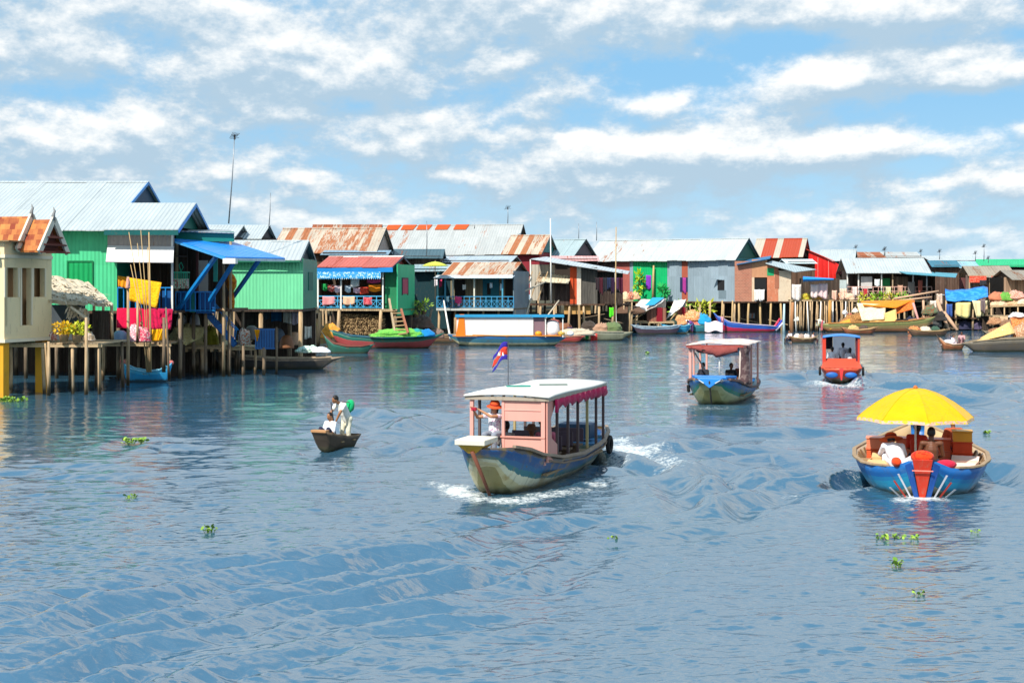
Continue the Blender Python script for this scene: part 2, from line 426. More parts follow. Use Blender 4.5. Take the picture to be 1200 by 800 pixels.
# ---------------------------------------------------------------- water: one sheet, waves as real relief
def water():
    q = np.random.RandomState(5)
    px = np.concatenate([np.arange(336.2, 420, .28), np.arange(420, 900, .5)])        # rows, photo pixels below the horizon line
    dist = np.concatenate([[9000., 7600], CH*F/(px-HV), np.array([12.5, 10, 7, 4, 1.5])])
    fan = np.arange(-24., 24.01, .042)
    ang = np.radians(np.concatenate([np.arange(-180, -24, 6.), fan, np.arange(30, 180.1, 6.)]))
    A, D = np.meshgrid(ang, dist); X = D*np.sin(A); Y = D*np.cos(A)
    # rows are depth planes inside the fan
    fk = np.clip((np.abs(A)-R(24))/R(20), 0, 1); rr = D/np.cos(np.clip(np.abs(A), 0, R(24)))*(1-fk)+D*fk
    X = rr*np.sin(A); Y = rr*np.cos(A)
    Z = np.zeros_like(X); foam = np.zeros_like(X)
    step = np.gradient(D, axis=0); step = np.abs(step)+.001
    # ambient chop: many small trains from spread directions
    amps = 0
    for k in range(64):
        lam = .28*(9.5**q.rand()); th = q.normal(-.2, .55); ph = q.rand()*6.28
        kx, ky = math.sin(th)*2*math.pi/lam, math.cos(th)*2*math.pi/lam
        a = .00175*lam**.62
        fade = np.clip((lam/(step*2.2)-1), 0, 1)
        Z += a*fade*np.sin(kx*X+ky*Y+ph+.6*np.sin(.21*X*(.5+q.rand())+.17*Y*q.rand()+ph))
    for k in range(56):                              # short choppy ripples near the camera
        lam = .15*(4.2**q.rand()); th = q.normal(-.1, .5); ph = q.rand()*6.28
        kx, ky = math.sin(th)*2*math.pi/lam, math.cos(th)*2*math.pi/lam; fade = np.clip((lam/(step*2.2)-1), 0, 1)
        Z += .0036*lam*fade*np.sin(kx*X+ky*Y+ph+1.5*np.sin(.5*X*(.4+q.rand())+.4*Y*q.rand()+ph))
    # calm and ruffled patches
    cp = .5+.5*np.sin(.11*X+.05*Y+1.3*np.sin(.07*Y))*np.sin(.045*Y-.06*X+2*np.sin(.05*X)+1)
    Z *= .6+.7*cp
    calm = np.clip((Y-52)/16, 0, 1); Z *= 1-.35*calm*np.clip((3-X)/8, 0, 1)
    def ridge(pts, amp, lam, n=1.3):
        nonlocal Z
        w_ = [GW(u, v) for u, v in pts]
        best = np.full(X.shape, 1e9); sgn = np.zeros_like(X); al = np.zeros_like(X); L = 0
        for a, b in zip(w_[:-1], w_[1:]):
            dx, dy = b.x-a.x, b.y-a.y; l2 = dx*dx+dy*dy; tt = ((X-a.x)*dx+(Y-a.y)*dy)/l2; tc_ = np.clip(tt, 0, 1)
            ex, ey = X-a.x-tc_*dx, Y-a.y-tc_*dy; dd = np.hypot(ex, ey); m_ = dd < best
            best = np.where(m_, dd, best); sgn = np.where(m_, np.sign(dx*ey-dy*ex)*dd, sgn); al = np.where(m_, L+tc_*math.sqrt(l2), al); L += math.sqrt(l2)
        endf = np.clip(al/(L*.15+.01), 0, 1)*np.clip((L-al)/(L*.2+.01), 0, 1)
        sw = sgn+.25*lam*np.sin(al*.8+1)+.1*lam*np.sin(al*2.3)
        Z += 2.7*amp*np.cos(2*math.pi*sw/lam)*np.exp(-(sw/(n*lam))**2)*endf*(.75+.25*np.sin(al*1.1+.6*sw))
    ridge([(-60,738),(150,702),(350,668),(480,640),(600,622),(760,602)], .075, 1.5, 1.0)
    ridge([(-60,792),(120,765),(300,728),(430,696),(560,662),(640,648)], .07, 1.15, 1.1)
    ridge([(60,830),(260,778),(420,745),(620,712)], .05, 1.0, 1.2)
    ridge([(540,700),(700,640),(860,610)], .03, 1.2, 1.4)
    ridge([(770,604),(850,588),(930,574),(1004,548)], .10, 1.7, .8)
    ridge([(1160,545),(1200,556),(1260,580)], .10, 1.9, .8)
    ridge([(720,560),(800,552),(900,537),(985,545)], .06, 2.0, 1.0)
    ridge([(716,524),(780,522),(860,514),(960,500)], .07, 2.2, 1.2)
    ridge([(884,452),(940,440),(1000,447),(1070,452),(1130,463),(1220,486)], .12, 3.2, .9)
    ridge([(1000,436),(1060,445),(1130,452),(1220,462)], .08, 3.4, .9)
    ridge([(430,478),(468,492),(505,512),(536,540)], .09, 2.3, 1.1)
    ridge([(420,500),(455,512),(500,535)], .05, 2.0, 1.0)
    ridge([(700,528),(760,546),(830,566),(900,590)], .08, 1.8, 1.0)
    ridge([(0,545),(60,552),(150,560),(230,548)], .03, 1.8, 1.3)
    ridge([(120,530),(190,520),(260,528)], .03, 2.0, 1.2)
    def spot(u, v, ru, rv, a):
        nonlocal foam
        c = GW(u, v); d_ = c.y; sx = 1.5*ru/F*d_; sy = 1.5*(GW(u, v-rv).y-GW(u, v+rv).y)/2
        foam = np.maximum(foam, a*np.exp(-((X-c.x)/sx)**2-((Y-c.y)/sy)**2))
    for a in [(535,574,15,5,1.),(545,580,22,4,.9),(520,570,12,4,.7),(600,586,26,4,.8),(640,580,26,4,.75),(680,573,22,4,.6),(735,524,22,5,.95),(755,527,30,4,.7),(725,516,16,4,.8),
              (790,550,26,4,.55),(760,535,30,4,.4),(982,450,24,4,.95),(985,458,26,5,.55),(1080,583,20,4,.95),(1075,590,30,5,.45),(1015,572,14,4,.5),(940,578,28,3,.5),(835,478,30,3,.5),
              (800,474,12,2.5,.6),(885,468,14,3,.6),(395,534,30,2.5,.25),(1163,565,12,4,.4),(975,566,22,4,.3),(870,560,40,5,.25),(560,585,20,3,.8),(590,587,22,3,.85),(620,584,22,3,.8),(660,577,22,3,.75),(700,566,16,3,.7),(720,540,14,5,.8),(745,530,24,5,.85),(775,538,28,4,.65),(810,548,30,3,.5),(850,556,30,3,.42),(510,566,14,3,.6),(488,560,16,2.5,.42),(1060,586,16,3,.8),(1100,586,18,3,.7),(1080,596,30,3,.5),(1000,560,10,3,.5),(985,464,24,3,.5)]: spot(*a)
    nr, nc = X.shape
    v = np.stack([X, Y, Z], -1).reshape(-1, 3).astype(np.float32)
    idx = np.arange(nr*nc).reshape(nr, nc)
    qd = np.stack([idx[:-1, :-1], idx[:-1, 1:], idx[1:, 1:], idx[1:, :-1]], -1).reshape(-1, 4).astype(np.int32)
    me = bpy.data.meshes.new('water'); me.vertices.add(len(v)); me.vertices.foreach_set('co', v.ravel())
    me.loops.add(qd.size); me.loops.foreach_set('vertex_index', qd.ravel()); me.polygons.add(len(qd))
    me.polygons.foreach_set('loop_start', np.arange(0, qd.size, 4, dtype=np.int32))
    me.polygons.foreach_set('loop_total', np.full(len(qd), 4, dtype=np.int32))
    me.polygons.foreach_set('use_smooth', np.ones(len(qd), dtype=bool)); me.update(calc_edges=True); me.validate()
    me.attributes.new('foam', 'FLOAT', 'POINT').data.foreach_set('value', foam.ravel().astype(np.float32))
    o = bpy.data.objects.new('water', me); COL.objects.link(o)
    mt, t, b = new_mat('river_water'); ov = objvec(t)
    at = t.n('ShaderNodeAttribute', attribute_name='foam')
    mp = t.n('ShaderNodeMapping'); t.l(ov, mp.inputs[0]); mp.inputs['Scale'].default_value = (.55, 1.7, 1); mp.inputs['Rotation'].default_value = (0, 0, .3)
    n1 = t.noise(mp.outputs[0], 2.2, 3, .55); n2 = t.noise(mp.outputs[0], 6.5, 3, .6)
    gust = t.ramp(t.noise(ov, .12, 3), .35, .65, .55, 1.25)
    hgt = t.m('MULTIPLY', t.m('ADD', t.m('MULTIPLY', n1, .046), t.m('MULTIPLY', n2, .013)), gust)
    fn = t.noise(ov, 7.5, 9, .78); fo = t.m('ADD', at.outputs['Fac'], t.m('MULTIPLY_ADD', fn, 2.4, -1.42))
    fm = t.ramp(fo, .22, .75, 0, .8)
    murk = t.mix(t.noise(ov, .05, 2), lin('#2c5270'), lin('#3a5c66'))
    b.inputs['Roughness'].default_value = .025; b.inputs['IOR'].default_value = 4.2
    t.l(murk, b.inputs['Base Color'])
    bp = t.n('ShaderNodeBump'); t.l(hgt, bp.inputs['Height']); bp.inputs['Strength'].default_value = .55; bp.inputs['Distance'].default_value = 1.
    t.l(bp.outputs[0], b.inputs['Normal'])
    fb = t.n('ShaderNodeBsdfDiffuse'); fb.inputs[0].default_value = (.78, .8, .76, 1)
    ms = t.n('ShaderNodeMixShader'); t.l(fm, ms.inputs[0]); t.l(b.outputs[0], ms.inputs[1]); t.l(fb.outputs[0], ms.inputs[2])
    mo = [n for n in mt.node_tree.nodes if n.type == 'OUTPUT_MATERIAL'][0]; t.l(ms.outputs[0], mo.inputs[0])
    me.materials.append(mt); struct(o)
water()
# ---------------------------------------------------------------- people
SKIN = plain('skin', '#a06c48', .55, var=.08); SKIN_D = plain('skin', '#6b4029', .55, var=.08); SKIN_L = plain('skin', '#c08a66', .55, var=.06)
HAIR = plain('hair', '#120d0b', .5); EYE = plain('eye_dark', '#14100e', .3)
def seated(**k):
    J = dict(pel=(0,0,.10), che=(0,.02,.40), nec=(0,.01,.57), head=(0,-.03,.74), shL=(-.18,.02,.52), shR=(.18,.02,.52), elL=(-.24,-.06,.27), elR=(.24,-.06,.27),
             haL=(-.16,-.28,.20), haR=(.16,-.28,.20), hiL=(-.09,0,.09), hiR=(.09,0,.09), knL=(-.12,-.42,.12), knR=(.12,-.42,.12), anL=(-.12,-.40,-.30), anR=(.12,-.40,-.30), face=(0,-1,-.05))
    J.update(k); return J
def standing(**k):
    J = dict(pel=(0,0,.92), che=(0,.01,1.24), nec=(0,0,1.44), head=(0,-.03,1.60), shL=(-.19,0,1.38), shR=(.19,0,1.38), elL=(-.24,.02,1.10), elR=(.24,.02,1.10),
             haL=(-.23,-.10,.85), haR=(.23,-.10,.85), hiL=(-.09,0,.90), hiR=(.09,0,.90), knL=(-.10,-.03,.49), knR=(.10,-.03,.49), anL=(-.10,0,.07), anR=(.10,0,.07), face=(0,-1,-.05))
    J.update(k); return J
def hand(b, elbow, wrist, up=(0, 0, 1), curl=.5, side=1):
    """palm, four unequal bent fingers and a thumb leaving the side of the palm"""
    e, w_ = Vector(elbow), Vector(wrist); d = (w_-e).normalized(); u = Vector(up)
    if abs(d.dot(u)) > .9: u = Vector((0, -1, 0))
    a = d.cross(u).normalized()*side; n = a.cross(d).normalized()*side
    pe = w_+d*.085
    for s in (-.028, 0, .028): b.cap(w_+a*s*.6, pe+a*s, .018, .016, 8)
    for s, L in ((-.033, .062), (-.011, .078), (.011, .082), (.033, .072)):
        p = pe+a*s; k1 = p+(d*math.cos(curl)-n*math.sin(curl))*L*.5; k2 = k1+(d*math.cos(curl*2)-n*math.sin(curl*2))*L*.5
        b.cap(p, k1, .0095, .009, 6); b.cap(k1, k2, .009, .0075, 6)
    p = w_+d*.03+a*.03; k1 = p+(d*.6+a*.7-n*.3).normalized()*.04; b.cap(p, k1, .012, .011, 6); b.cap(k1, k1+(d*.9+a*.2-n*.4).normalized()*.035, .011, .009, 6)
def remesh(o, vox, sm=3):
    m_ = o.modifiers.new('one_surface', 'REMESH'); m_.mode = 'VOXEL'; m_.voxel_size = vox; m_.use_smooth_shade = True
    if sm:
        s_ = o.modifiers.new('smooth', 'SMOOTH'); s_.factor = .5; s_.iterations = sm
def person(label, loc, rot, J, shirt='#f0f0ee', trousers='#2b2f3a', scale=1., skin=None, hair=True, sleeves=.6, legs=1., fine=.012, shirtname='shirt', group=None, sink=0, shirt_mat=None, hair_long=False, bottom='trousers', chest=1.):
    skin = skin or SKIN; V = {k: Vector(p) for k, p in J.items()}
    b = MB(); fd = V['face'].normalized()
    b.cap(V['pel'], V['che'], .125, .13*chest); b.cap(V['che'], (V['shL']+V['shR'])/2, .13*chest, .085)
    b.cap(V['shL'], V['shR'], .06, .06); b.cap(V['hiL'], V['hiR'], .10, .10)
    b.cap((V['shL']+V['shR'])/2, V['head'], .055, .05)
    up = (V['head']-V['nec']).normalized(); ax = fd.cross(up).normalized(); up2 = ax.cross(fd).normalized()
    rot3 = Matrix((ax, -fd, up2)).transposed()
    b.ell(V['head'], (.075, .092, .112), 14, 10, rot3)
    b.ell(V['head']+fd*.03-up2*.055, (.052, .058, .06), 10, 8, rot3)              # jaw
    b.cap(V['head']+fd*.085-up2*.005, V['head']+fd*.104-up2*.03, .011, .016, 8)   # nose
    for s in (-1, 1): b.ell(V['head']+ax*s*.076-up2*.012, (.012, .02, .032), 8, 6, rot3)
    for s in 'LR':
        b.cap(V['sh'+s], V['el'+s], .052, .04); b.cap(V['el'+s], V['ha'+s], .04, .026)
        hand(b, V['el'+s], V['ha'+s], curl=.5, side=1 if s == 'R' else -1)
        b.cap(V['hi'+s], V['kn'+s], .085, .058); b.cap(V['kn'+s], V['an'+s], .055, .036)
        ft = fd.copy(); ft.z = 0; ft = ft.normalized()
        b.cap(V['an'+s]-ft*.03+Vector((0, 0, -.03)), V['an'+s]+ft*.13+Vector((0, 0, -.04)), .036, .028)
    o = b.build('person', skin, None, True, loc=loc, rot=rot); o.scale = (scale,)*3
    tag(o, label, 'person', group); remesh(o, fine, 2)
    if shirt:
        c = MB(); lo = V['pel'].lerp(V['che'], -.15)
        c.cap(lo, V['che'], .148, .150*chest); c.cap(V['che'], (V['shL']+V['shR'])/2, .148*chest, .092); c.cap(V['shL'], V['shR'], .072, .072)
        for s in 'LR':
            c.cap(V['sh'+s], V['sh'+s].lerp(V['el'+s], min(1, sleeves*1.4)), .068, .06)
            if sleeves > .8: c.cap(V['el'+s], V['el'+s].lerp(V['ha'+s], .9), .056, .042)
        so_ = c.build(shirtname, shirt_mat or cloth(shirt, var=.2), o, True); remesh(so_, .018, 2)
    if trousers:
        c = MB(); c.cap(V['hiL'], V['hiR'], .122, .122); c.cap(V['pel'], V['pel'].lerp(V['che'], .3), .135, .135)
        for s in 'LR':
            c.cap(V['hi'+s], V['kn'+s], .102, .076)
            if legs > .5: c.cap(V['kn'+s], V['kn'+s].lerp(V['an'+s], min(1, legs*2-1)*.92), .074, .058)
        to = c.build(bottom, cloth(trousers, var=.2), o, True); remesh(to, .018, 2)
    if hair:
        h = MB(); h.ell(V['head']-fd*.018+up2*.022, (.084, .094, .106), 14, 10, rot3)
        if hair_long: h.ell(V['head']-fd*.06-up2*.07, (.07, .05, .13), 10, 8, rot3)
        h.build('hair', HAIR, o, True)
    for s in (-1, 1): MB().ell(V['head']+fd*.083+ax*s*.03+up2*.012, (.012, .009, .007), 8, 6, rot3).build('eye', EYE, o, True)
    MB().cap(V['head']+fd*.087-up2*.062-ax*.018, V['head']+fd*.087-up2*.062+ax*.018, .006, .006, 6).build('mouth', plain('lips', '#6a2f28', .5), o, True)
    o['_v'] = 0; del o['_v']
    return o, V, rot3
def hat_brim(parent, V, rot3, mat, brim=.2, crown=.105, h=.1, tilt=0, name='hat', band=None):
    up = rot3.col[2]; c = V['head']+up*.045
    prof = [(brim, -.035), (brim*.97, -.028), (crown*1.05, .01), (crown, h*.7), (crown*.7, h), (.01, h+.006)]
    m_ = MB(); n = 18
    m_.loft([[c+rot3 @ Vector((math.cos(2*math.pi*k/n)*r, math.sin(2*math.pi*k/n)*r*1.08, z)) for k in range(n)] for r, z in prof])
    o = m_.build(name, mat, parent, True)
    if band:
        mb = MB(); mb.loft([[c+rot3 @ Vector((math.cos(2*math.pi*k/n)*(crown*1.07), math.sin(2*math.pi*k/n)*crown*1.15, z)) for k in range(n)] for z in (.012, .045)], caps=False)
        mb.build('hat_band', band, o, True)
    return o

# ---------------------------------------------------------------- boats
def interp(tbl, y):
    """tbl rows: y, half beam, sheer z, keel z ; smooth interpolation"""
    for a, b in zip(tbl[:-1], tbl[1:]):
        if y <= b[0]:
            q = (y-a[0])/(b[0]-a[0]); q = q*q*(3-2*q)*.5+q*.5
            return [a[i]+(b[i]-a[i])*q for i in range(1, 4)]
    return list(tbl[-1][1:])
def hull_mesh(tbl, n=26, th=.05, rake=(.5, .3), pw=(.55, 1.5), m=8, floor=None):
    """hull as a closed shell: outside 'band' 0..1 keel to gunwale, rim 1.2, inside 1.5. rake: how far bow/stern overhang at the sheer"""
    b = MB(); y0, y1 = tbl[0][0], tbl[-1][0]; outer = []; inner = []
    for i in range(n+1):
        q = i/n; q = q*q*(3-2*q)*.35+q*.65; y = y0+(y1-y0)*q; hb, zs, zk = interp(tbl, y)
        fo = max(0, 1-(y-y0)/(.22*(y1-y0))); fs = max(0, 1-(y1-y)/(.18*(y1-y0)))
        ro, ri = [], []
        for side in (-1, 1):
            rng = range(m, -1, -1) if side < 0 else range(1, m+1)
            for k in rng:
                tt = k/m; x = hb*tt**pw[0]*side; z = zk+(zs-zk)*tt**pw[1]
                yy = y-rake[0]*fo*(tt-1)*-1*0+(1-tt)*(rake[0]*fo-rake[1]*fs)
                ro.append((x, yy, z, tt))
                xi = max(0, hb-th)*tt**pw[0]*side; zi = max(zk+th+(zs-zk-th)*tt**pw[1], floor if floor is not None and zs > floor else -99)
                ri.append((xi, yy, min(zi, zs)))
        outer.append(ro); inner.append(ri)
    nn = len(outer[0])
    for ring in outer:
        for (x, y, z, tt) in ring: b.v.append((x, y, z)); b.a.append(tt)
    for i in range(n):
        for k in range(nn-1): b.f.append((i*nn+k, (i+1)*nn+k, (i+1)*nn+k+1, i*nn+k+1))
    b.f.append(tuple(range(nn))); b.f.append(tuple(range((n+1)*nn-1, n*nn-1, -1)))
    off = len(b.v)
    for ring in inner:
        for (x, y, z) in ring: b.v.append((x, y, z)); b.a.append(1.5)
    for i in range(n):
        for k in range(nn-1): b.f.append((off+i*nn+k, off+i*nn+k+1, off+(i+1)*nn+k+1, off+(i+1)*nn+k))
    for i in range(n):
        b.f.append((i*nn, off+i*nn, off+(i+1)*nn, (i+1)*nn)); k = nn-1
        b.f.append((i*nn+k, (i+1)*nn+k, off+(i+1)*nn+k, off+i*nn+k))
    return b
def rail(tbl, side, y0, y1, w, h, dz=0., n=14, dx=0., rake=(.5, .3)):
    b = MB(); r_ = []
    for i in range(n+1):
        y = y0+(y1-y0)*i/n; hb, zs, zk = interp(tbl, y); c = Vector((side*(hb+dx), y, zs+dz))
        r_.append([c+Vector((-w/2, 0, -h/2)), c+Vector((w/2, 0, -h/2)), c+Vector((w/2, 0, h/2)), c+Vector((-w/2, 0, h/2))])
    return b.loft(r_)

wood_g = boards('#8a7355', 'x', .14, .25); wood_p = paint('#a98a62', .7, .3, 3, .2, '#6b563a'); wood_dk = paint('#4a382a', .8, .3, 3, .3, '#7a6a55')
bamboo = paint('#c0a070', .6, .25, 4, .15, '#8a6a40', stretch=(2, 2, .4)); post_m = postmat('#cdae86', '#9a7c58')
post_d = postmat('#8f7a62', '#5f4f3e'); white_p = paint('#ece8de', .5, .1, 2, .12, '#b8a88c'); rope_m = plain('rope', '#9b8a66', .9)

# ===== the pink-canopied tour boat in the middle =====
PINK = paint('#e2a394', .55, .14, 2, .12, '#b98572'); PINK_D = paint('#cf9080', .55, .14, 2, .15, '#a07060')
def tour_boat(label, loc, rot, tbl, bands, rake):
    r = thing('tour_boat', label, 'boat', loc, rot)
    hull_mesh(tbl, 34, .05, rake, floor=.18).build('hull', bands, r, True, band=True)
    return r
org = Vector((-.46, 32.1, 0))
T1 = [(-.75,.42,1.14,.55),(-.35,.62,1.12,.05),(.2,.80,1.02,-.25),(1.0,.97,.80,-.32),(2.2,1.08,.62,-.34),(4.0,1.12,.53,-.34),(6.0,1.06,.58,-.3),(7.3,.88,.70,-.22),(8.1,.62,.80,-.05)]
B1 = bandmat([(0,'#9a8f5c'),(.30,'#cfc294'),(.5,'#d8d4b6'),(.64,'#1f6f78'),(.72,'#1a5f8c'),(.80,'#144f86'),(.93,'#57504a'),(1.03,'#7d6a58'),(1.4,'#6f93a8')], .45, .5, '#9a7a38', .05)
mb1 = tour_boat('tour boat with pink cabin and cream canopy flying a small flag', org, -18, T1, B1, (.55, .25))
for s in (-1, 1): rail(T1, s, -.3, 8.0, .09, .07, .02).build('gunwale', paint('#9c8672', .7, .3, 3, .3, '#6a5848'), mb1, bevel=.01)
for s in (-1, 1): rail(T1, s, 1.2, 8.0, .05, .05, -.12, dx=.0).build('rub_rail', paint('#7f6a58', .7, .3, 3, .3), mb1, bevel=.01)
MB().box(-.53,.17,-.98,-.05,1.20,1.32).build('bow_platform', paint('#e8dcc4', .6, .12, 3, .2, '#b08a50'), mb1, bevel=.015)
MB().loft([[Vector(p) for p in ((-.49,-.93,1.2),(.13,-.93,1.2),(.13,-.1,1.2),(-.49,-.1,1.2))], [Vector(p) for p in ((-.28,-.80,1.0),(-.12,-.80,1.0),(-.12,-.3,1.0),(-.28,-.3,1.0))]]).build('bow_bracket', paint('#c99a2e', .5, .15, 3, .25, '#8a6524'), mb1, bevel=.01)
MB().tube([(-.16,-.86,1.05),(-.05,-.42,.4),(.03,-.06,-.15)], [.045,.04,.035], 8).build('stem_post', paint('#7a4a38', .6, .2, 3, .2, '#3f2a20'), mb1, True)
MB().box(-.72,.72,.35,1.15,.60,.66).build('fore_deck', wood_g, mb1)
MB().box(-.95,.95,1.2,6.4,.30,.35).build('floor_boards', wood_g, mb1)
roof = MB(); g = []
for i in range(13):
    y = 1.02+(6.55-1.02)*i/12; row = []
    for j in range(11):
        x = -1.04+2.08*j/10; row.append((x, y, 2.13+.055*(1-(x/1.04)**2)+.02*math.sin(i*.52)))
    g.append(row)
roof.sheet(g, .045).build('canopy_roof', paint('#ece6da', .6, .06, 1.2, .10, '#b5a88e', stretch=(1, 1, 1)), mb1, True)
fr = MB()
for s in (-1, 1): fr.bar((s*1.0,1.06,2.08),(s*1.0,6.5,2.08),.06,.09)
for y in (1.08, 6.48): fr.bar((-1.0,y,2.08),(1.0,y,2.08),.05,.09)
fr.build('roof_frame', paint('#a99c8a', .6, .1), mb1, bevel=.006)
MB().box(-.92,-.83,1.10,1.19,.8,2.07).build('corner_post', PINK, mb1, bevel=.01)
MB().box(-.13,-.06,1.10,1.18,.75,2.07).build('window_post', PINK, mb1, bevel=.008)
MB().box(.83,.93,1.09,1.19,.55,2.07).build('corner_post', PINK, mb1, bevel=.01)
MB().box(-.13,.83,1.12,1.17,1.56,2.07).box(-.13,.83,1.105,1.12,1.80,1.83).build('upper_panel', PINK, mb1, bevel=.006)
MB().box(-.06,.83,1.115,1.165,.55,1.16).build('lower_panel', PINK, mb1, bevel=.006)
MB().box(-.16,.93,1.08,1.2,1.165,1.205).build('window_sill', PINK_D, mb1, bevel=.006)
sp = MB(); sp.prism([(.955,1.10,.62),(.955,2.05,.55),(.955,1.95,.95),(.955,1.45,1.15),(.955,1.38,1.62),(.955,1.9,2.05),(.955,1.10,2.05)], (.035,0,0)).build('side_bracket', PINK_D, mb1)
for i, y in enumerate((1.95, 2.9, 3.8, 4.7, 5.6, 6.35)):
    for s in (-1, 1):
        hb, zs, _ = interp(T1, y)
        MB().bar((s*.97,y,zs-.05),(s*.97,y,2.05),.065).build('roof_post', paint('#5b4a48' if i not in (3,) else '#b5a070', .6, .15), mb1, bevel=.008)
va = []
for k in range(49):
    y = 1.55+(6.5-1.55)*k/48; sc_ = .10*abs(math.sin(k*math.pi/6)); dd = .17+(.14 if k < 4 else 0)*(1-k/4)
    va.append([(1.035+.02*math.sin(k*1.3), y, 2.05), (1.045+.03*math.sin(k*1.3), y, 2.05-dd*.5), (1.04+.03*math.sin(k*1.1), y, 2.05-dd-sc_)])
MB().sheet(va, .012).build('valance', cloth('#c21f50', var=.2), mb1, True)
se = MB()
for y in (2.6, 3.6, 4.6): se.box(-.8,.8,y,y+.34,.62,.67).box(-.75,.75,y+.1,y+.14,.35,.62)
se.build('bench', paint('#6f5a48', .7), mb1, bevel=.008)
for y in (2.94, 3.94, 4.94): MB().box(-.8,.8,y,y+.04,.7,1.05).build('bench_back', paint('#5a4a55', .7), mb1, bevel=.008)
MB().box(-.45,.45,6.9,7.6,.55,.95).build('engine_box', paint('#33506c', .6), mb1, bevel=.02)
MB().box(-.85,.85,6.6,7.9,.42,.47).build('aft_deck', paint('#4f86ad', .6, .15), mb1)
tr = MB(); n = 16
tr.loft([[Vector((.98+.06*math.cos(b_), 7.0+(.2+.06*math.sin(b_))*math.cos(a_)*1., .42+(.2+.06*math.sin(b_))*math.sin(a_))) for b_ in [2*math.pi*q/8 for q in range(8)]] for a_ in [2*math.pi*k/n for k in range(n+1)]], caps=False)
tr.build('tyre_fender', plain('rubber', '#1a1918', .8), mb1, True)
for (x, y, L, c_) in ((-.25, 2.6, .5, '#2f8f80'), (.42, 3.35, .62, '#5a6f68')):
    o = MB().bar((x-L/2, y, 2.255), (x+L/2, y+.35, 2.25), .09, .035).build('deck_brush', paint(c_, .6), None, bevel=.006)
    o.location = mb1.location; o.rotation_euler = mb1.rotation_euler
    tag(o, 'short green board lying at the front of the cream canopy roof' if x < 0 else 'grey green stick lying further back on the cream canopy roof', 'board')
# flag on its mast
fl = thing('flag', 'small blue and red flag drooping on a thin mast above the cream canopy', 'flag', Vector((org.x, org.y, 0)), -18)
M_ = Vector((-.72, 3.4, 0))
MB().tube([M_+Vector((0,0,2.2)), M_+Vector((0,0,3.32))], .011, 6).build('mast', plain('dark_metal', '#4a4a50', .5), fl)
def flag_strip(z0, z1, q0=0., q1=1.):
    g = []
    for i in range(4):
        t = i/3; row = []
        for j in range(9):
            q = q0+(q1-q0)*j/8; z = z0+(z1-z0)*t
            row.append(M_+Vector((-.02-.36*q-.05*t*q, -.06*math.sin(q*5)-.05*q, z-.22*q*q-.10*q+.04*math.sin(q*6))))
        g.append(row)
    return MB().sheet(g, .008)
flag_strip(3.30, 3.17).build('blue_stripe', cloth('#3a2f9a'), fl, True); flag_strip(3.17, 2.98).build('red_field', cloth('#d8402f'), fl, True)
flag_strip(2.98, 2.86).build('blue_stripe', cloth('#3a2f9a'), fl, True)
em = MB()
for (dx, dz, wd, ht) in ((0, 0, .16, .035), (0, .035, .03, .07), (-.05, .035, .026, .05), (.05, .035, .026, .05)):
    q = .16/.36
    em.box(M_.x-.17+dx-wd/2, M_.x-.17+dx+wd/2, M_.y-.075, M_.y-.062, 2.98+dz-.02, 2.98+dz-.02+ht)
em.build('white_temple_emblem', cloth('#f0ece4'), fl)
def on(root, p, z=None):
    a = root.rotation_euler.z; c, s = math.cos(a), math.sin(a)
    return Vector((root.location.x+p[0]*c-p[1]*s, root.location.y+p[0]*s+p[1]*c, root.location.z+p[2]))
# woman with the orange hat taking a picture at the open front
J = seated(pel=(0,0,.10), che=(0,-.02,.42), nec=(0,-.04,.58), head=(.02,-.08,.74), shL=(-.17,-.03,.53), shR=(.17,-.03,.53), elL=(-.38,-.16,.50), elR=(.02,-.34,.54),
           haL=(-.42,-.36,.70), haR=(-.27,-.42,.71), face=(-.35,-1,-.1))
o, V, r3 = person('woman in an orange hat raising a camera at the front of the pink boat', on(mb1, (-.36,1.3,1.12)), -18, J, '#e6d6da', '#8a8f9a', skin=SKIN_L, sleeves=.25, hair_long=True, shirt_mat=cloth('#efe8e8', '#c9a0b8', scale=9), shirtname='blouse')
hat_brim(o, V, r3, plain('straw_hat', '#d9501e', .8, var=.25, scale=20), .19, .11, .11, band=plain('hat_ribbon', '#a52818', .8))
cam_o = MB(); cam_o.box(-.065,.065,-.025,.025,-.04,.04); cam_o.lathe((0,-.06,0), [(.03,-.03),(.03,.0),(.026,.0)], 12)
cam_o = cam_o.build('camera', plain('camera_body', '#a8263a', .4), None, bevel=.006)
a_ = mb1.rotation_euler.z
pc = on(mb1, (-.36-.345, 1.3-.50, 1.12+.72)); cam_o.location = pc; cam_o.rotation_euler = (0, 0, a_-.3)
tag(cam_o, 'small red camera held up by the woman in the orange hat', 'camera')
person('passenger with dark hair on the bench behind the pink window panel', on(mb1, (.35,2.75,.66)), 170, seated(), '#6f6d72', '#3c3c48', skin=SKIN_D, sleeves=.5)
o, V, r3 = person('boatman in a wide brown hat seen through the pink front window', on(mb1, (.36,1.9,.55)), -18, seated(), '#9aa0a8', '#3c3c48', skin=SKIN_D)
hat_brim(o, V, r3, plain('felt_hat', '#6a4a35', .85), .17, .10, .09)
person('passenger in a pink shirt sitting by the right side of the pink boat', on(mb1, (.58,2.3,.62)), 185, seated(), '#c5687a', '#4a4a58', skin=SKIN)
person('passenger in grey seated behind the woman in the orange hat', on(mb1, (-.30,1.95,.62)), 150, seated(), '#a09a98', '#5a5050', skin=SKIN_D)

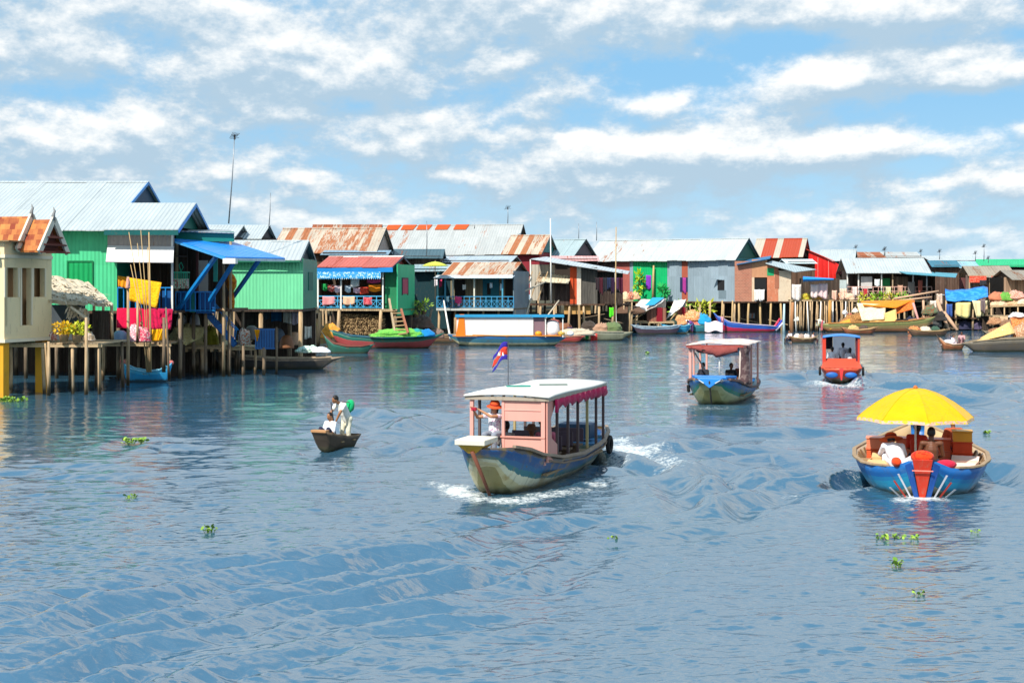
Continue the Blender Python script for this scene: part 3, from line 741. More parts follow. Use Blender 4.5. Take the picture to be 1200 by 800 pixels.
# ===== second roofed boat, blue nosed =====
T2 = [(-.6,.5,1.02,.5),(-.25,.72,1.02,.05),(.3,.98,.94,-.25),(1.2,1.14,.74,-.32),(2.6,1.22,.56,-.34),(4.4,1.22,.46,-.34),(6.2,1.1,.5,-.3),(7.6,.8,.62,-.1)]
B2 = bandmat([(0,'#8a8550'),(.3,'#b3ac78'),(.60,'#bdb58a'),(.66,'#1d7a66'),(.76,'#1b6a86'),(.85,'#1a5a94'),(.97,'#574a48'),(1.05,'#8a7468'),(1.4,'#8aa0a8')], .45, .45, '#8a7a30', .05)
b2 = tour_boat('wooden boat with a sagging red and white awning and bright blue bow deck', Vector((7.9, 56.2, 0)), -17, T2, B2, (.5, .25))
for s in (-1, 1): rail(T2, s, -.2, 7.5, .10, .08, .02).build('gunwale', paint('#6d5550', .7, .3, 3, .3), b2)
nose = MB(); nose.prism([(-.62,-.35,1.06),(.62,-.35,1.06),(.9,.55,1.04),(-.9,.55,1.04)], (0,0,.10)); nose.prism([(-.52,-.62,1.10),(.52,-.62,1.10),(.02,-.64,.72),(-.02,-.64,.72)], (0,.2,0)); nose.build('bow_deck', paint('#2a7fd0', .4, .12, 2, .1), b2, bevel=.02)
for s in (-1, 1): MB().bar((s*.22,-.66,.90),(s*.42,-.60,1.02),.05,.02).build('painted_eyebrow', white_p, b2)
MB().tube([(0,-.68,.98),(.0,-.3,.35),(.0,.05,-.2)], [.03,.035,.03], 8).build('stem_post', paint('#33302c', .6), b2, True)
for (x, y, c_, w_) in ((-1.06,1.15,PINK,.11),(-1.1,2.2,PINK,.08),(.98,1.15,paint('#e8d8c8',.6),.11),(-1.1,5.5,PINK,.08),(1.1,5.5,PINK,.08),(1.1,3.4,PINK,.08),(-1.1,3.8,PINK,.08)):
    hb, zs, _ = interp(T2, y); MB().bar((x,y,zs-.05),(x,y,2.27),w_).build('roof_post', c_, b2, bevel=.01)
MB().tube([(.12,1.12,.95),(.12,1.15,2.27)], .028, 8).build('pipe_post', white_p, b2, True)
MB().bar((-.85,1.0,2.0),(-.25,.9,1.05),.05).build('push_pole', plain('dark_pole', '#2e3338', .6), b2)
g = []
for i in range(9):
    y = .95+(5.8-.95)*i/8
    g.append([(-1.2+2.45*j/12, y, 2.32+.08*(1-((j-6)/6)**2)-.02*math.sin(i*2+j)) for j in range(13)])
MB().sheet(g, .04).build('awning_roof', cloth('#ddcfc2', '#d6b4a8', scale=1.6, var=.15), b2, True)
MB().bar((-1.2,1.0,2.27),(1.22,1.0,2.29),.06,.10).build('roof_beam', paint('#a0463c', .6), b2)
g = []
for j in range(15):
    q = j/14; x = -1.12+2.0*q; d_ = .10+.24*math.sin(q*3.1)**2+.12*(q > .5)
    g.append([(x, .96+.03*math.sin(j*2), 2.27), (x, .95+.05*math.sin(j*1.7), 2.27-d_*.6), (x, .97, 2.27-d_)])
MB().sheet(g, .015).build('front_valance', cloth('#8f4a44', var=.3), b2, True)
drape(Vector((.1,1.3,2.20)), Vector((.98,1.3,2.25)), .34, 10, 2, .03).build('white_sheet', cloth('#ece9e2'), b2, True)
c = MB()
prof = [(.22,2.32),(.24,2.2),(.17,2.0),(.19,1.6),(.20,1.2),(.24,.95),(.26,.78)]
n = 14; c.loft([[Vector((1.12+math.cos(2*math.pi*k/n)*r*(1+.18*math.sin(k*3)), 1.3+math.sin(2*math.pi*k/n)*r*1.6*(1+.18*math.sin(k*3)), z)) for k in range(n)] for r, z in prof])
c.build('rolled_side_curtain', cloth('#5a4546', '#7d6a66', scale=2.5), b2, True)
MB().ell((-.55,1.15,2.10), (.28,.2,.12)).build('rolled_cloth', cloth('#2a2422'), b2, True)
MB().box(-1.1,1.1,1.2,6.0,.28,.33).build('floor_boards', wood_g, b2)
MB().box(-.9,.9,3.4,3.8,.62,.68).build('bench', wood_p, b2)
fd_ = MB(); 
for k in range(5): fd_.ell((-1.10, .9+k*.02, .66-k*.05), (.07,.07,.06))
fd_.build('rope_fender', plain('rubber', '#1a1918', .8), b2, True)
person('passenger in a dark shirt on the left side of the blue nosed boat', on(b2, (-.62,1.7,.72)), -40, seated(), '#2e2f38', '#33343c', skin=SKIN_D, fine=.018)
person('tall seated passenger in black on the right side of the blue nosed boat', on(b2, (.50,1.75,.72)), 20, seated(), '#26262a', '#33343c', skin=SKIN_D, fine=.018)
person('man in brown shirt beside the rolled curtain of the blue nosed boat', on(b2, (.80,2.5,.74)), 0, seated(), '#6a3a30', '#33343c', skin=SKIN_D, fine=.018)

# ===== red boat going away, blue roof =====
T3 = [(-.3,.80,.62,.02),(.1,.95,.64,-.2),(1.2,1.06,.62,-.25),(3,1.06,.6,-.28),(4.6,.8,.7,-.2),(5.6,.3,.95,.2)]
B3 = bandmat([(0,'#6a3a30'),(.3,'#b8402e'),(.62,'#c8452f'),(.9,'#d85a3a'),(1.04,'#a86a50'),(1.4,'#8a6a50')], .45, .25, '#8a5a40', .03)
b3 = thing('covered_boat', 'small red boat with a blue roof motoring away', 'boat', Vector((16.35, 70.6, 0)), -13)
hull_mesh(T3, 26, .05, (.15, .5), floor=.15).build('hull', B3, b3, True, band=True)
g = []
for i in range(7):
    y = .35+2.6*i/6; g.append([(-.92+1.84*j/8, y, 2.12+.10*(1-((j-4)/4)**2)) for j in range(9)])
MB().sheet(g, .05).build('roof', paint('#3d86d2', .45, .1, 2, .1), b3, True)
for (x, y) in ((-.84,.45),(.84,.45),(-.84,2.8),(.84,2.8)): MB().bar((x,y,.5),(x,y,2.12),.17 if x < 0 and y < 1 else .10,.08).build('roof_post', paint('#cc3f2c' if y < 1 else '#6a3040', .5), b3, bevel=.01)
MB().box(.70,.86,.5,2.7,.6,2.1).build('side_curtain', cloth('#5a2a38'), b3)
MB().box(-.8,-.45,2.68,2.74,1.45,2.1).build('dark_screen', cloth('#2a2026'), b3)
MB().prism([(-.98,-.1,.62),(.98,-.1,.62),(.80,.75,1.02),(-.80,.75,1.02)], (0,0,.05)).build('stern_deck', paint('#d8523a', .5, .12, 2, .15, '#b06a48'), b3, bevel=.01)
for s in (-1, 1): MB().ell((s*.46,-.36,.30), (.30,.09,.15), 16, 8).build('blue_motif', paint('#1f5fa8', .45), b3, True)
MB().prism([(-.10,-.40,.62),(.10,-.40,.62),(.03,-.36,.05),(-.03,-.36,.05)], (0,-.06,0)).build('stem_stripe', paint('#d83a3a', .5), b3)
for s in (-1, 1):
    tr = MB(); tr.loft([[Vector((s*1.05+.06*math.cos(q*.785), .3+(.17+.06*math.sin(q*.785))*math.cos(k*.449), .45+(.17+.06*math.sin(q*.785))*math.sin(k*.449))) for q in range(8)] for k in range(15)], caps=False); tr.build('tyre_fender', plain('rubber', '#1a1918', .8), b3, True)
MB().box(-.7,.7,1.3,1.7,.68,.74).box(-.7,.7,2.0,2.35,.68,.74).build('bench', paint('#8a4a34', .7), b3)
for (x, y, z, lab) in ((-.45,1.45,.76,'passenger in white at the left under the blue boat roof'),(.08,2.15,.95,'tall passenger in white in the middle of the blue roofed boat'),(.42,1.45,.72,'passenger with long black hair at the right under the blue boat roof')):
    person(lab, on(b3, (x,y,z)), 167, seated(), '#e8e9ee', '#3a3a48', skin=SKIN_D, fine=.02, hair_long=x > .3, sleeves=.9)
mt, t, bb = new_mat('thin_white_sheet'); bb.inputs['Base Color'].default_value = lin('#f2f0f4'); bb.inputs['Roughness'].default_value = .9
tl_ = t.n('ShaderNodeBsdfTranslucent'); tl_.inputs[0].default_value = (.95, .95, .97, 1); mx_ = t.n('ShaderNodeMixShader'); mx_.inputs[0].default_value = .75; t.l(bb.outputs[0], mx_.inputs[1]); t.l(tl_.outputs[0], mx_.inputs[2]); t.l(mx_.outputs[0], [n for n in mt.node_tree.nodes if n.type == 'OUTPUT_MATERIAL'][0].inputs[0])
MB().sheet([[(-.42+1.1*j/6, 2.95+.015*math.sin(j*2), .95+1.13*i/4) for j in range(7)] for i in range(5)], .004).build('white_screen', mt, b3)

# ===== blue boat under the yellow umbrella =====
T4 = [(-.25,.30,.80,.05),(.0,.62,.64,-.1),(.25,.98,.60,-.22),(.7,1.32,.62,-.3),(1.5,1.52,.66,-.33),(2.8,1.55,.68,-.33),(4.2,1.32,.70,-.3),(5.4,.85,.80,-.2),(6.2,.25,1.0,.1)]
B4 = bandmat([(0,'#6a6a50'),(.22,'#b8b49c'),(.46,'#2493b8'),(.72,'#1f7fb2'),(.80,'#1763a8'),(1.0,'#8a7258'),(1.04,'#b09a78'),(1.4,'#c8a87c')], .35, .12, '#8fa8a8', .02)
uo = Vector((9.2, 31.9, 0))
b4 = thing('market_boat', 'broad blue boat with red stripes on its pointed end under a yellow umbrella', 'boat', uo, -15)
hull_mesh(T4, 36, .07, (.25, .4), (.42, 1.7), floor=.12).build('hull', B4, b4, True, band=True)
for s in (-1, 1): rail(T4, s, .1, 6.1, .10, .05, .02, 20).build('gunwale', paint('#a38a6c', .7, .3, 3, .3), b4, bevel=.01)
for y in [1.0+.42*k for k in range(11)]:
    hb, zs, zk = interp(T4, y); rb = MB()
    for s in (-1, 1): rb.tube([(s*(hb-.09), y, zs-.03), (s*(hb-.12)*.88, y, .35), (s*hb*.6, y, .16)], .03, 6)
    rb.build('rib', paint('#7a6248', .8), b4)
MB().prism([(-.22,-.47,.86),(.22,-.47,.86),(.05,-.16,-.1),(-.05,-.16,-.1)], (0,.06,0)).build('red_stem_board', paint('#cc3a24', .55, .25, 4, .3, '#a8705a'), b4, bevel=.01)
MB().box(-.225,.225,-.452,-.44,.60,.625).build('stem_trim', paint('#e88a78', .5), b4)
for s in (-1, 1):
    MB().prism([(s*.24,-.43,.80),(s*.38,-.36,.72),(s*.16,-.16,-.1),(s*.06,-.18,-.1)], (0,.06,0)).build('blue_stem_board', paint('#1f4f98', .55, .25, 4, .3, '#5a6a80'), b4, bevel=.01)
    for k, c_ in ((0, '#e8e4e8'), (1, '#d84a3a'), (2, '#e8e0dc')):
        MB().prism([(s*(.50+.09*k),-.33+.05*k,.52-.16*k),(s*(.54+.09*k),-.31+.05*k,.51-.16*k),(s*(.24+.10*k),-.15+.03*k,-.08),(s*(.20+.10*k),-.17+.03*k,-.08)], (0,-.03,0)).build('stem_stripe', paint(c_, .5), b4)
MB().ell((0,-.26,.90), (.26,.18,.15), 12, 8).build('red_stern_cushion', cloth('#e8481f', '#c82a18', scale=5), b4, True)
for (x, y, z, rx, lab) in ((-.56,.02,.70,.11,'orange cloth bundle on the left of the blue boat end'),(.52,.15,.66,.24,'crimson cloth lying right of the red stern cushion')):
    o = MB().ell((0,0,.04), (rx,.18,.11), 12, 8).build('cloth_bundle', cloth('#e2481f' if x < 0 else '#c02540'), None, True, loc=on(b4, (x,y,z))); tag(o, lab, 'cloth')
MB().box(-.95,.95,1.2,4.6,.14,.18).build('floor_boards', boards('#d8b890', 'x', .18, .15), b4)
MB().box(-1.42,-.55,1.9,2.2,.5,.55).box(.6,1.42,1.9,2.2,.5,.55).build('thwart', wood_p, b4)
# umbrella
um = thing('umbrella', 'large yellow umbrella shading the people in the blue boat', 'umbrella', on(b4, (-.12,1.85,.13)), -15)
seg = 8; rings = []
Rm = 1.36
def up_(r, a, z): return Vector((math.cos(a)*r, math.sin(a)*r, z))
um_mb = MB(); g = []
for i in range(7):
    q = i/6; r = .03+(Rm-.03)*q; row = []
    for k in range(seg*4+1):
        a = 2*math.pi*k/(seg*4)+.2; f = (k % 4)/4; sc_ = 1-(.075*q)*math.sin(math.pi*f); dz = .03*q*math.sin(math.pi*f)
        row.append(up_(r*sc_, a, 2.14-.68*q**1.75-(dz if i < 6 else -.02*math.sin(math.pi*f))))
    g.append(row)
um_mb.sheet(g, .01).build('canopy', cloth('#e0ac08', var=.16, scale=2.5), um, False)
vl = []
for k in range(seg*4+1):
    a = 2*math.pi*k/(seg*4)+.2; f = (k % 4)/4; r = Rm*(1-.075*math.sin(math.pi*f))
    vl.append([up_(r, a, 1.462+.02*math.sin(math.pi*f)), up_(r*1.01, a, 1.39+.02*math.sin(math.pi*f))])
sm_ = MB()
for k in range(seg):
    a = 2*math.pi*k/seg+.2; sm_.tube([up_(.03+(Rm-.03)*i/6, a, 2.148-.68*(i/6)**1.75) for i in range(7)], .009, 5)
sm_.build('seam', cloth('#d8a808'), um, True)
MB().sheet(vl, .008).build('fringe', cloth('#efb8a0', '#f0c840', scale=5), um)
MB().tube([(0,0,0), (0,0,2.17)], .025, 8).build('pole', white_p, um); MB().lathe((0,0,2.14), [(.05,0),(.06,.03),(.03,.07),(.005,.08)], 10).build('finial', paint('#c06a30', .5), um, True)
for k in range(seg):
    a = 2*math.pi*k/seg+.2; MB().tube([up_(.03,a,2.10), up_(.75,a,1.87), up_(Rm,a,1.455)], .012, 5).build('rib', plain('rib_metal', '#b0a890', .5), um)
# cargo: stacked plastic baskets
def basket(x, y, z, w_, d_, h, col, lab, rot=-15, root=None):
    b = MB(); t_ = .02
    for (a0, a1, c0, c1) in ((-w_/2, w_/2, -d_/2, -d_/2+t_), (-w_/2, w_/2, d_/2-t_, d_/2), (-w_/2, -w_/2+t_, -d_/2+t_, d_/2-t_), (w_/2-t_, w_/2, -d_/2+t_, d_/2-t_)):
        for k in range(4): b.box(a0, a1, c0, c1, h*(.04+.25*k), h*(.04+.25*k)+h*.17)
        b.box(a0+.004, a1-.004, c0+.004, c1-.004, .001, h*.95)
    b.box(-w_/2+t_, w_/2-t_, -d_/2+t_, d_/2-t_, .01, .03)
    r_ = thing('basket', lab, 'basket', on(root or b4, (x, y, z)), rot, 'plastic baskets stacked in the blue boat')
    b.build('body', paint(col, .45, .1, 4, .05), r_); MB().box(-w_/2-.02, w_/2+.02, -d_/2-.02, d_/2+.02, h, h+.03).build('lid', paint(col, .4, .12, 4, .05, '#ffffff'), r_, bevel=.006)
cols = ['#e8785a', '#e2643a', '#ea8a66', '#d84a1e']
nm = {0: 'lowest', 1: 'middle', 2: 'upper'}
for i, (x, y) in enumerate(((-.95,3.0),(-.25,3.05),(.40,3.0))):
    for k in range(3):
        basket(x, y, .18+.27*k, .62, .5, .24, cols[(i+k) % 3], f'{["salmon","orange","peach"][(i+k)%3]} plastic basket, {nm[k]} of the stack {["on the left behind the white clothed person","in the middle of the boat","right of the bare backed man"][i]}')
for k in range(4): basket(.98, 2.8, .18+.26*k, .44, .46, .23, '#d8481c' if k != 3 else '#e8a030', f'{"dark orange" if k != 3 else "yellow topped"} basket, {["lowest","second","third","topmost"][k]} of the tall right hand stack')
for (x, y, w_, lab) in ((-.92,1.62,.5,'open cream carton by the left side of the blue boat'),(.95,1.55,.62,'pale pink carton with open flaps by the right side of the blue boat')):
    r_ = thing('carton', lab, 'box', on(b4, (x,y,.18)), -15+rnd.uniform(-12,12))
    cm = paint('#dcae7c' if x < 0 else '#e8c8b8', .8, .1, 3, .1)
    MB().box(-w_/2,w_/2,-.25,-.23,0,.42).box(-w_/2,w_/2,.23,.25,0,.42).box(-w_/2,-w_/2+.02,-.23,.23,0,.42).box(w_/2-.02,w_/2,-.23,.23,0,.42).box(-w_/2+.02,w_/2-.02,-.23,.23,.0,.3).build('body', cm, r_)
    MB().quad((-w_/2,-.24,.425),(w_/2,-.24,.425),(w_/2,-.42,.36),(-w_/2,-.42,.36),.012).quad((-w_/2,.24,.425),(w_/2,.24,.425),(w_/2,.40,.52),(-w_/2,.40,.52),.012).build('flap', cm, r_)
# people in it, backs to us
Jc = seated(pel=(0,0,.12), che=(.12,-.20,.36), nec=(.16,-.34,.48), head=(.18,-.46,.58), shL=(-.04,-.30,.46), shR=(.32,-.26,.46), elL=(-.10,-.52,.26), elR=(.40,-.5,.26), haL=(.0,-.72,.18), haR=(.34,-.74,.18),
            hiL=(-.10,0,.12), hiR=(.10,0,.12), knL=(-.30,-.38,.22), knR=(.30,-.36,.22), anL=(-.34,-.30,-.22), anR=(.32,-.3,-.22), face=(.1,-1,-.35))
o, V, r3 = person('person in loose white clothes and orange sun hat bent over in the blue boat', on(b4, (-.48,1.05,.44)), 165, Jc, '#eceaf0', '#e6e4ea', 1.1, sleeves=1., chest=1.25)
hat_brim(o, V, r3, plain('straw_hat', '#e8602a', .8, var=.2, scale=20), .25, .12, .10, band=plain('hat_ribbon', '#8a2a18', .8))
person('bare backed dark haired man seated behind the red stern cushion', on(b4, (.22,.95,.50)), 172, seated(head=(.0,-.02,.73)), None, '#2b2f4a', 1.12, skin=SKIN_D, chest=1.1)
person('dark haired person in red facing the baskets under the umbrella', on(b4, (-.08,2.05,.55)), 140, seated(), '#c23a2a', '#3a3040', 1.05, skin=SKIN_D)
person('person half hidden behind the tall right hand basket stack', on(b4, (.80,3.55,.62)), 190, seated(), '#b85a3a', '#3a3040', 1.0, skin=SKIN_D)

# ===== canoe with two children =====
T5 = [(-.12,.26,.60,.18),(.03,.33,.57,-.02),(.4,.38,.48,-.1),(.9,.39,.40,-.12),(1.5,.34,.36,-.1),(1.9,.22,.36,.02)]
B5 = bandmat([(0,'#3f3428'),(.5,'#4d4032'),(.9,'#6a5640'),(1.05,'#7d6a50'),(1.4,'#6a5844')], .8, .3, '#2e261e', .05)
b5 = thing('canoe', 'small weathered brown canoe carrying two children', 'canoe', Vector((-5.40, 40.2, 0)), -24)
hull_mesh(T5, 20, .04, (.25, .3), (.5, 1.3), 6, floor=.04).build('hull', B5, b5, True, band=True)
MB().box(-.25,.25,-.15,.05,.57,.64).build('bow_block', paint('#b8885c', .7, .2, 3, .2), b5, bevel=.01)
for y in (.55, 1.2): MB().box(-.37,.37,y,y+.12,.24,.27).build('thwart', wood_p, b5)
o, V, r3 = person('child in white with dark sleeves sitting low in the brown canoe', on(b5, (-.12,.70,.28)), -35, seated(knL=(-.16,-.26,.36), knR=(.16,-.26,.36), anL=(-.10,-.22,-.10), anR=(.10,-.22,-.10), elL=(-.21,-.08,.28), elR=(.21,-.08,.28)), '#eef0f4', '#30344a', .92, skin=SKIN, fine=.012, sleeves=.7)
Js = standing(pel=(0,.06,.80), che=(-.03,-.08,1.08), nec=(-.06,-.22,1.24), head=(-.09,-.34,1.36), shL=(-.22,-.16,1.20), shR=(.12,-.18,1.20), elL=(-.25,-.34,.98), elR=(.12,-.38,.98), haL=(-.16,-.40,.74), haR=(.0,-.42,.72),
              hiL=(-.08,.06,.78), hiR=(.08,.06,.78), knL=(-.11,-.02,.42), knR=(.11,.0,.42), anL=(-.12,.06,.07), anR=(.12,.06,.07), face=(-.5,-1,-.35))
o, V, r3 = person('child standing and bending forward in the canoe wearing a green backpack', on(b5, (.04,1.28,.06)), -35, Js, '#ece9dc', '#e2dcc2', 1.0, skin=SKIN, fine=.012, sleeves=.4)
bp = thing('backpack', 'bright green backpack on the back of the standing child', 'backpack', on(b5, (.04,1.28,.06)), -35)
nrm_ = Vector((0, .86, .5)); c0 = Vector((-.02, .14, 1.10)); rx = Matrix.Rotation(R(-28), 3, 'X')
MB().ell(c0+nrm_*.05, (.17,.12,.22), 14, 10, rx).build('bag', cloth('#17a866', var=.1), bp, True)
MB().ell(c0+nrm_*.13-Vector((0,0,.1)), (.12,.06,.10), 12, 8, rx).build('front_pocket', cloth('#12603f', var=.1), bp, True)
for s in (-1, 1): MB().tube([c0+Vector((s*.09,-.05,.16)), c0+Vector((s*.10,-.22,.17)), c0+Vector((s*.10,-.30,.02)), c0+Vector((s*.11,-.14,-.16))], .016, 6).build('strap', cloth('#7a3a48'), bp, True)
MB()
pole = MB().tube([Vector((0,0,0)), Vector((-.06,-.10,.7)), Vector((-.10,-.16,1.25))], .018, 6).build('paddle_pole', plain('dark_pole', '#2e3338', .6), None, True, loc=on(b5, (-.05,.98,.1)), rot=-35)
tag(pole, 'dark pole held upright between the two children in the canoe', 'pole')

# ---------------------------------------------------------------- floating water plants
def water_plant(u, v, n, s, lab, spread=1.):
    s *= .55
    q = random.Random(int(u*7+v)); b = MB(); c = GW(u, v); c.z = .0
    for k in range(n):
        a = q.uniform(0, 6.28); r = q.uniform(.02, .17)*s*spread; base = Vector((math.cos(a)*r, math.sin(a)*r*.8, .0)); tip = base+Vector((math.cos(a)*.1, math.sin(a)*.1, q.uniform(.06, .17)))*s
        b.tube([base+Vector((0,0,-.05)), tip], .008*s, 4); w_ = q.uniform(.05, .085)*s; tl = Matrix.Rotation(q.uniform(-.9, .9), 3, 'X') @ Matrix.Rotation(q.uniform(-.9, .9), 3, 'Y')
        b.add([tip+tl @ Vector((math.cos(t)*w_, math.sin(t)*w_*1.2, .25*w_*abs(math.sin(t)))) for t in [k2*2*math.pi/9 for k2 in range(9)]], [tuple(range(9))])
        for _ in range(2):
            bl_ = base+Vector((q.uniform(-.1,.1), q.uniform(-.1,.1), .0))*s; b.leaf(bl_, (q.gauss(0,.7), q.gauss(0,.7), .8), (q.gauss(0,1), 1, 0), q.uniform(.08,.16)*s, .035*s)
    o = b.build('floating_plant', leafmat('#4a7a1c', '#9ab83a'), None, loc=c); tag(o, lab, 'water plant', 'water hyacinths floating on the river')
for a in [(152,519,16,1.5,'wide clump of floating green leaves nearest the child canoe on its left'),(166,518,12,1.4,'floating leaf clump touching the widest clump by the stilts'),(153,584,8,1.0,'tiny pale floating sprig alone below the wide leaf clump'),(245,622,12,1.1,'upright bright green floating sprig alone in the left foreground'),
          (717,634,8,.9,'small floating sprig in front of the pink tour boat'),(1032,631,9,.9,'leftmost floating leaf tuft of three below the umbrella boat'),(1053,631,9,.9,'middle floating leaf tuft of three below the umbrella boat'),(1072,632,7,.8,'rightmost small tuft of three below the umbrella boat'),
          (1052,662,12,1.0,'dark green floating cluster in the orange reflection of the boat'),(1076,696,6,.7,'yellowish floating leaf nearest the camera at the right'),(1143,624,5,.7,'lone floating leaf right of the three tufts'),(410,425+8,5,1.2,'small yellow green plant drifting by the moored boats'),
          (6,470,90,1.5,'mat of bright floating leaves at the foot of the yellow pillar',6.),(1155,508,10,1.1,'pale green leaf patch drifting behind the yellow umbrella'),(758,415,8,1.6,'green leaf patch drifting before the tented boats')]: water_plant(*a)
# ---------------------------------------------------------------- house builder (local x along the front, y into the house, z up)
class House:
    def __init__(s, name, label, uL, uR, d, rot=0, cat='house', group=None):
        th = R(rot); s.c, s.s = math.cos(th), math.sin(th); xR = (uR-CX)/F*d; k = (uL-CX)/F
        s.w = (xR-k*d)/(s.c-k*s.s); s.ox, s.oy = xR-s.w*s.c, d-s.w*s.s
        s.r = thing(name, label, cat, (s.ox, s.oy, 0), rot, group); s.rot = rot
    def X(s, u, y=0.):
        k = (u-CX)/F; return (k*(s.oy+y*s.c)-s.ox+y*s.s)/(s.c-k*s.s)
    def Z(s, v, x=0., y=0.): return CH-(v-HV)/F*(s.oy+x*s.s+y*s.c)
    def W(s, p): return Vector((s.ox+p[0]*s.c-p[1]*s.s, s.oy+p[0]*s.s+p[1]*s.c, p[2]))
    def put(s, name, mat, b, parent=None, smooth=False, bevel=0): return b.build(name, mat, parent or s.r, smooth, bevel)
    def wall(s, name, mat, u0, u1, v0, v1, y=0., t=.08, parent=None):
        x0, x1 = s.X(u0, y), s.X(u1, y); xm = (x0+x1)/2
        return s.put(name, mat, MB().box(x0, x1, y, y+t, s.Z(v1, xm, y), s.Z(v0, xm, y)), parent)
    def side(s, mat, x, y0, y1, z0, z1, t=.08): return s.put('wall', mat, MB().box(x-t, x, y0, y1, z0, z1))
    def roof(s, mat, uA, uB, vE, vR, half, ov=.6, th=.05, back=None, name='roof', zE=None, matb=None):
        x0, x1 = s.X(uA, -ov), s.X(uB, -ov); xm = (x0+x1)/2; ze = s.Z(vE, xm, -ov) if zE is None else zE; zr = s.Z(vR, xm, half)
        b = MB(); n = max(2, int((x1-x0)/1.2)); yb = half*2+ov if back is None else back
        zb = zr-(zr-ze)*(yb-half)/(half+ov)
        q_ = random.Random(int(x1*97+zr*31)); ns = max(1, int((x1-x0)/1.05)); k_ = (zr-ze)/(half+ov)
        for i in range(ns):
            xa, xb = x0+(x1-x0)*i/ns, x0+(x1-x0)*(i+1)/ns; e_ = q_.uniform(-.09, .07); j_ = q_.uniform(-.012, .018); t_ = q_.uniform(-.02, .02)
            b.prism([(xa, -ov-e_-t_, ze-k_*(e_+t_)+j_), (xb-.004, -ov-e_+t_, ze-k_*(e_-t_)+j_), (xb-.004, half, zr+j_), (xa, half, zr+j_)], (0, 0, th))
        b.prism([(x0, half+.004, zr), (x1, half+.004, zr), (x1, yb, zb), (x0, yb, zb)], (0, 0, th))
        o = s.put(name, mat, b); s.e = (x0, x1, ze, zr, half, ov, yb, zb); return o
    def ridge(s, mat, r=.09):
        x0, x1, ze, zr, half, ov, yb, zb = s.e
        return s.put('ridge_cap', mat, MB().prism([(x0-.02, half-.22, zr-.06+.05), (x0-.02, half, zr+.09), (x0-.02, half+.22, zr-.01), (x0-.02, half, zr+.055)], (x1-x0+.04, 0, 0)))
    def gable(s, mat, inset=.35, side=1, trim=None):
        x0, x1, ze, zr, half, ov, yb, zb = s.e; x = x1-inset if side > 0 else x0+inset
        k = (zr-ze)/(half+ov); zw = ze+k*ov
        s.put('gable', mat, MB().prism([(x, .0, zw-.01), (x, half, zr-.02), (x, yb-ov, zw-.01)], (-.07*side, 0, 0)))
        if trim:
            b = MB(); xx = (x1+.012 if side > 0 else x0-.012)
            b.bar((xx, -ov, ze-.02), (xx, half, zr-.02), .03, .16); b.bar((xx, half, zr-.02), (xx, yb, zb-.02), .03, .16)
            s.put('bargeboard', trim, b)
        return zw
    def fascia(s, mat, h=.14):
        x0, x1, ze, zr, half, ov, yb, zb = s.e
        s.put('fascia', mat, MB().box(x0, x1, -ov-.03, -ov-.004, ze-h+.03, ze+.04))
    def stilts(s, n, rows, depth, ztop, r=.09, mat=None, x0=.15, x1=None, lean=.16, y0=.15):
        s.under(depth, ztop)
        x1 = s.w-.15 if x1 is None else x1
        for j in range(rows):
            for i in range(n):
                x = x0+(x1-x0)*i/max(1, n-1)+rnd.uniform(-.1, .1); y = y0+(depth-2*y0)*j/max(1, rows-1) if rows > 1 else y0
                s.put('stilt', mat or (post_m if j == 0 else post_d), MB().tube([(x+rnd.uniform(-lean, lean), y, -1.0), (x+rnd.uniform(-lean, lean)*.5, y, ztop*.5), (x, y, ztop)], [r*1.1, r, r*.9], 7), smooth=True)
    def under(s, depth, ztop, x1=None):
        """rails, braces, mats and boards lashed between the stilts"""
        w_ = s.w if x1 is None else x1; q = random.Random(int(s.ox*13+s.oy)); n = max(2, int(w_/2.2))
        for k in range(n):
            xa = w_*k/n+q.uniform(0, .4); xb = xa+q.uniform(1.4, 2.6); y = q.choice((.12, .3, depth*.4, depth*.55)); z = q.uniform(.5, ztop-.4)
            s.put('brace', post_d if q.random() < .5 else post_m, MB().tube([(xa, y, z), (min(xb, w_), y, z+q.uniform(-.7, .7))], q.uniform(.035, .06), 6))
        for k in range(n):
            if q.random() < .65:
                xa = w_*q.random()*.9; wd = q.uniform(.5, 1.6); h_ = q.uniform(.4, 1.1); y = q.uniform(depth*.3, depth*.62); z = q.uniform(.25, max(.3, ztop-h_-.2))
                m_ = q.choice([boards('#6a5644', 'x', .18, .35), paint('#7d6c58', .9, .3), cloth(q.choice(['#5a6a78', '#8a7a64', '#6a4a40', '#b0a490', '#4a5a48'])), corr('#7d868a', 'x', .2, .3, svar=.15)])
                s.put('mat_panel', m_, MB().box(xa, min(xa+wd, w_), y, y+.05, z, z+h_))
    def floor(s, mat, z, x0, x1, y0, y1, t=.14, name='floor_deck'): return s.put(name, mat, MB().box(x0, x1, y0, y1, z-t, z))
    def window(s, u0, u1, v0, v1, col='#0d0f12', y=0., frame=None, out=.03, name='window', shutter=None):
        x0, x1 = s.X(u0, y), s.X(u1, y); xm = (x0+x1)/2; z0, z1 = s.Z(v1, xm, y), s.Z(v0, xm, y)
        o = s.put(name, plain('dark_opening', col, .7), MB().box(x0, x1, y-out, y-.002, z0, z1))
        if frame:
            b = MB(); f = .07
            for q in ((x0-f, x1+f, z1, z1+f), (x0-f, x1+f, z0-f, z0), (x0-f, x0, z0, z1), (x1, x1+f, z0, z1)): b.box(q[0], q[1], y-out-.03, y-.003, q[2], q[3])
            s.put('frame', frame, b, o)
        return o, (x0, x1, z0, z1)
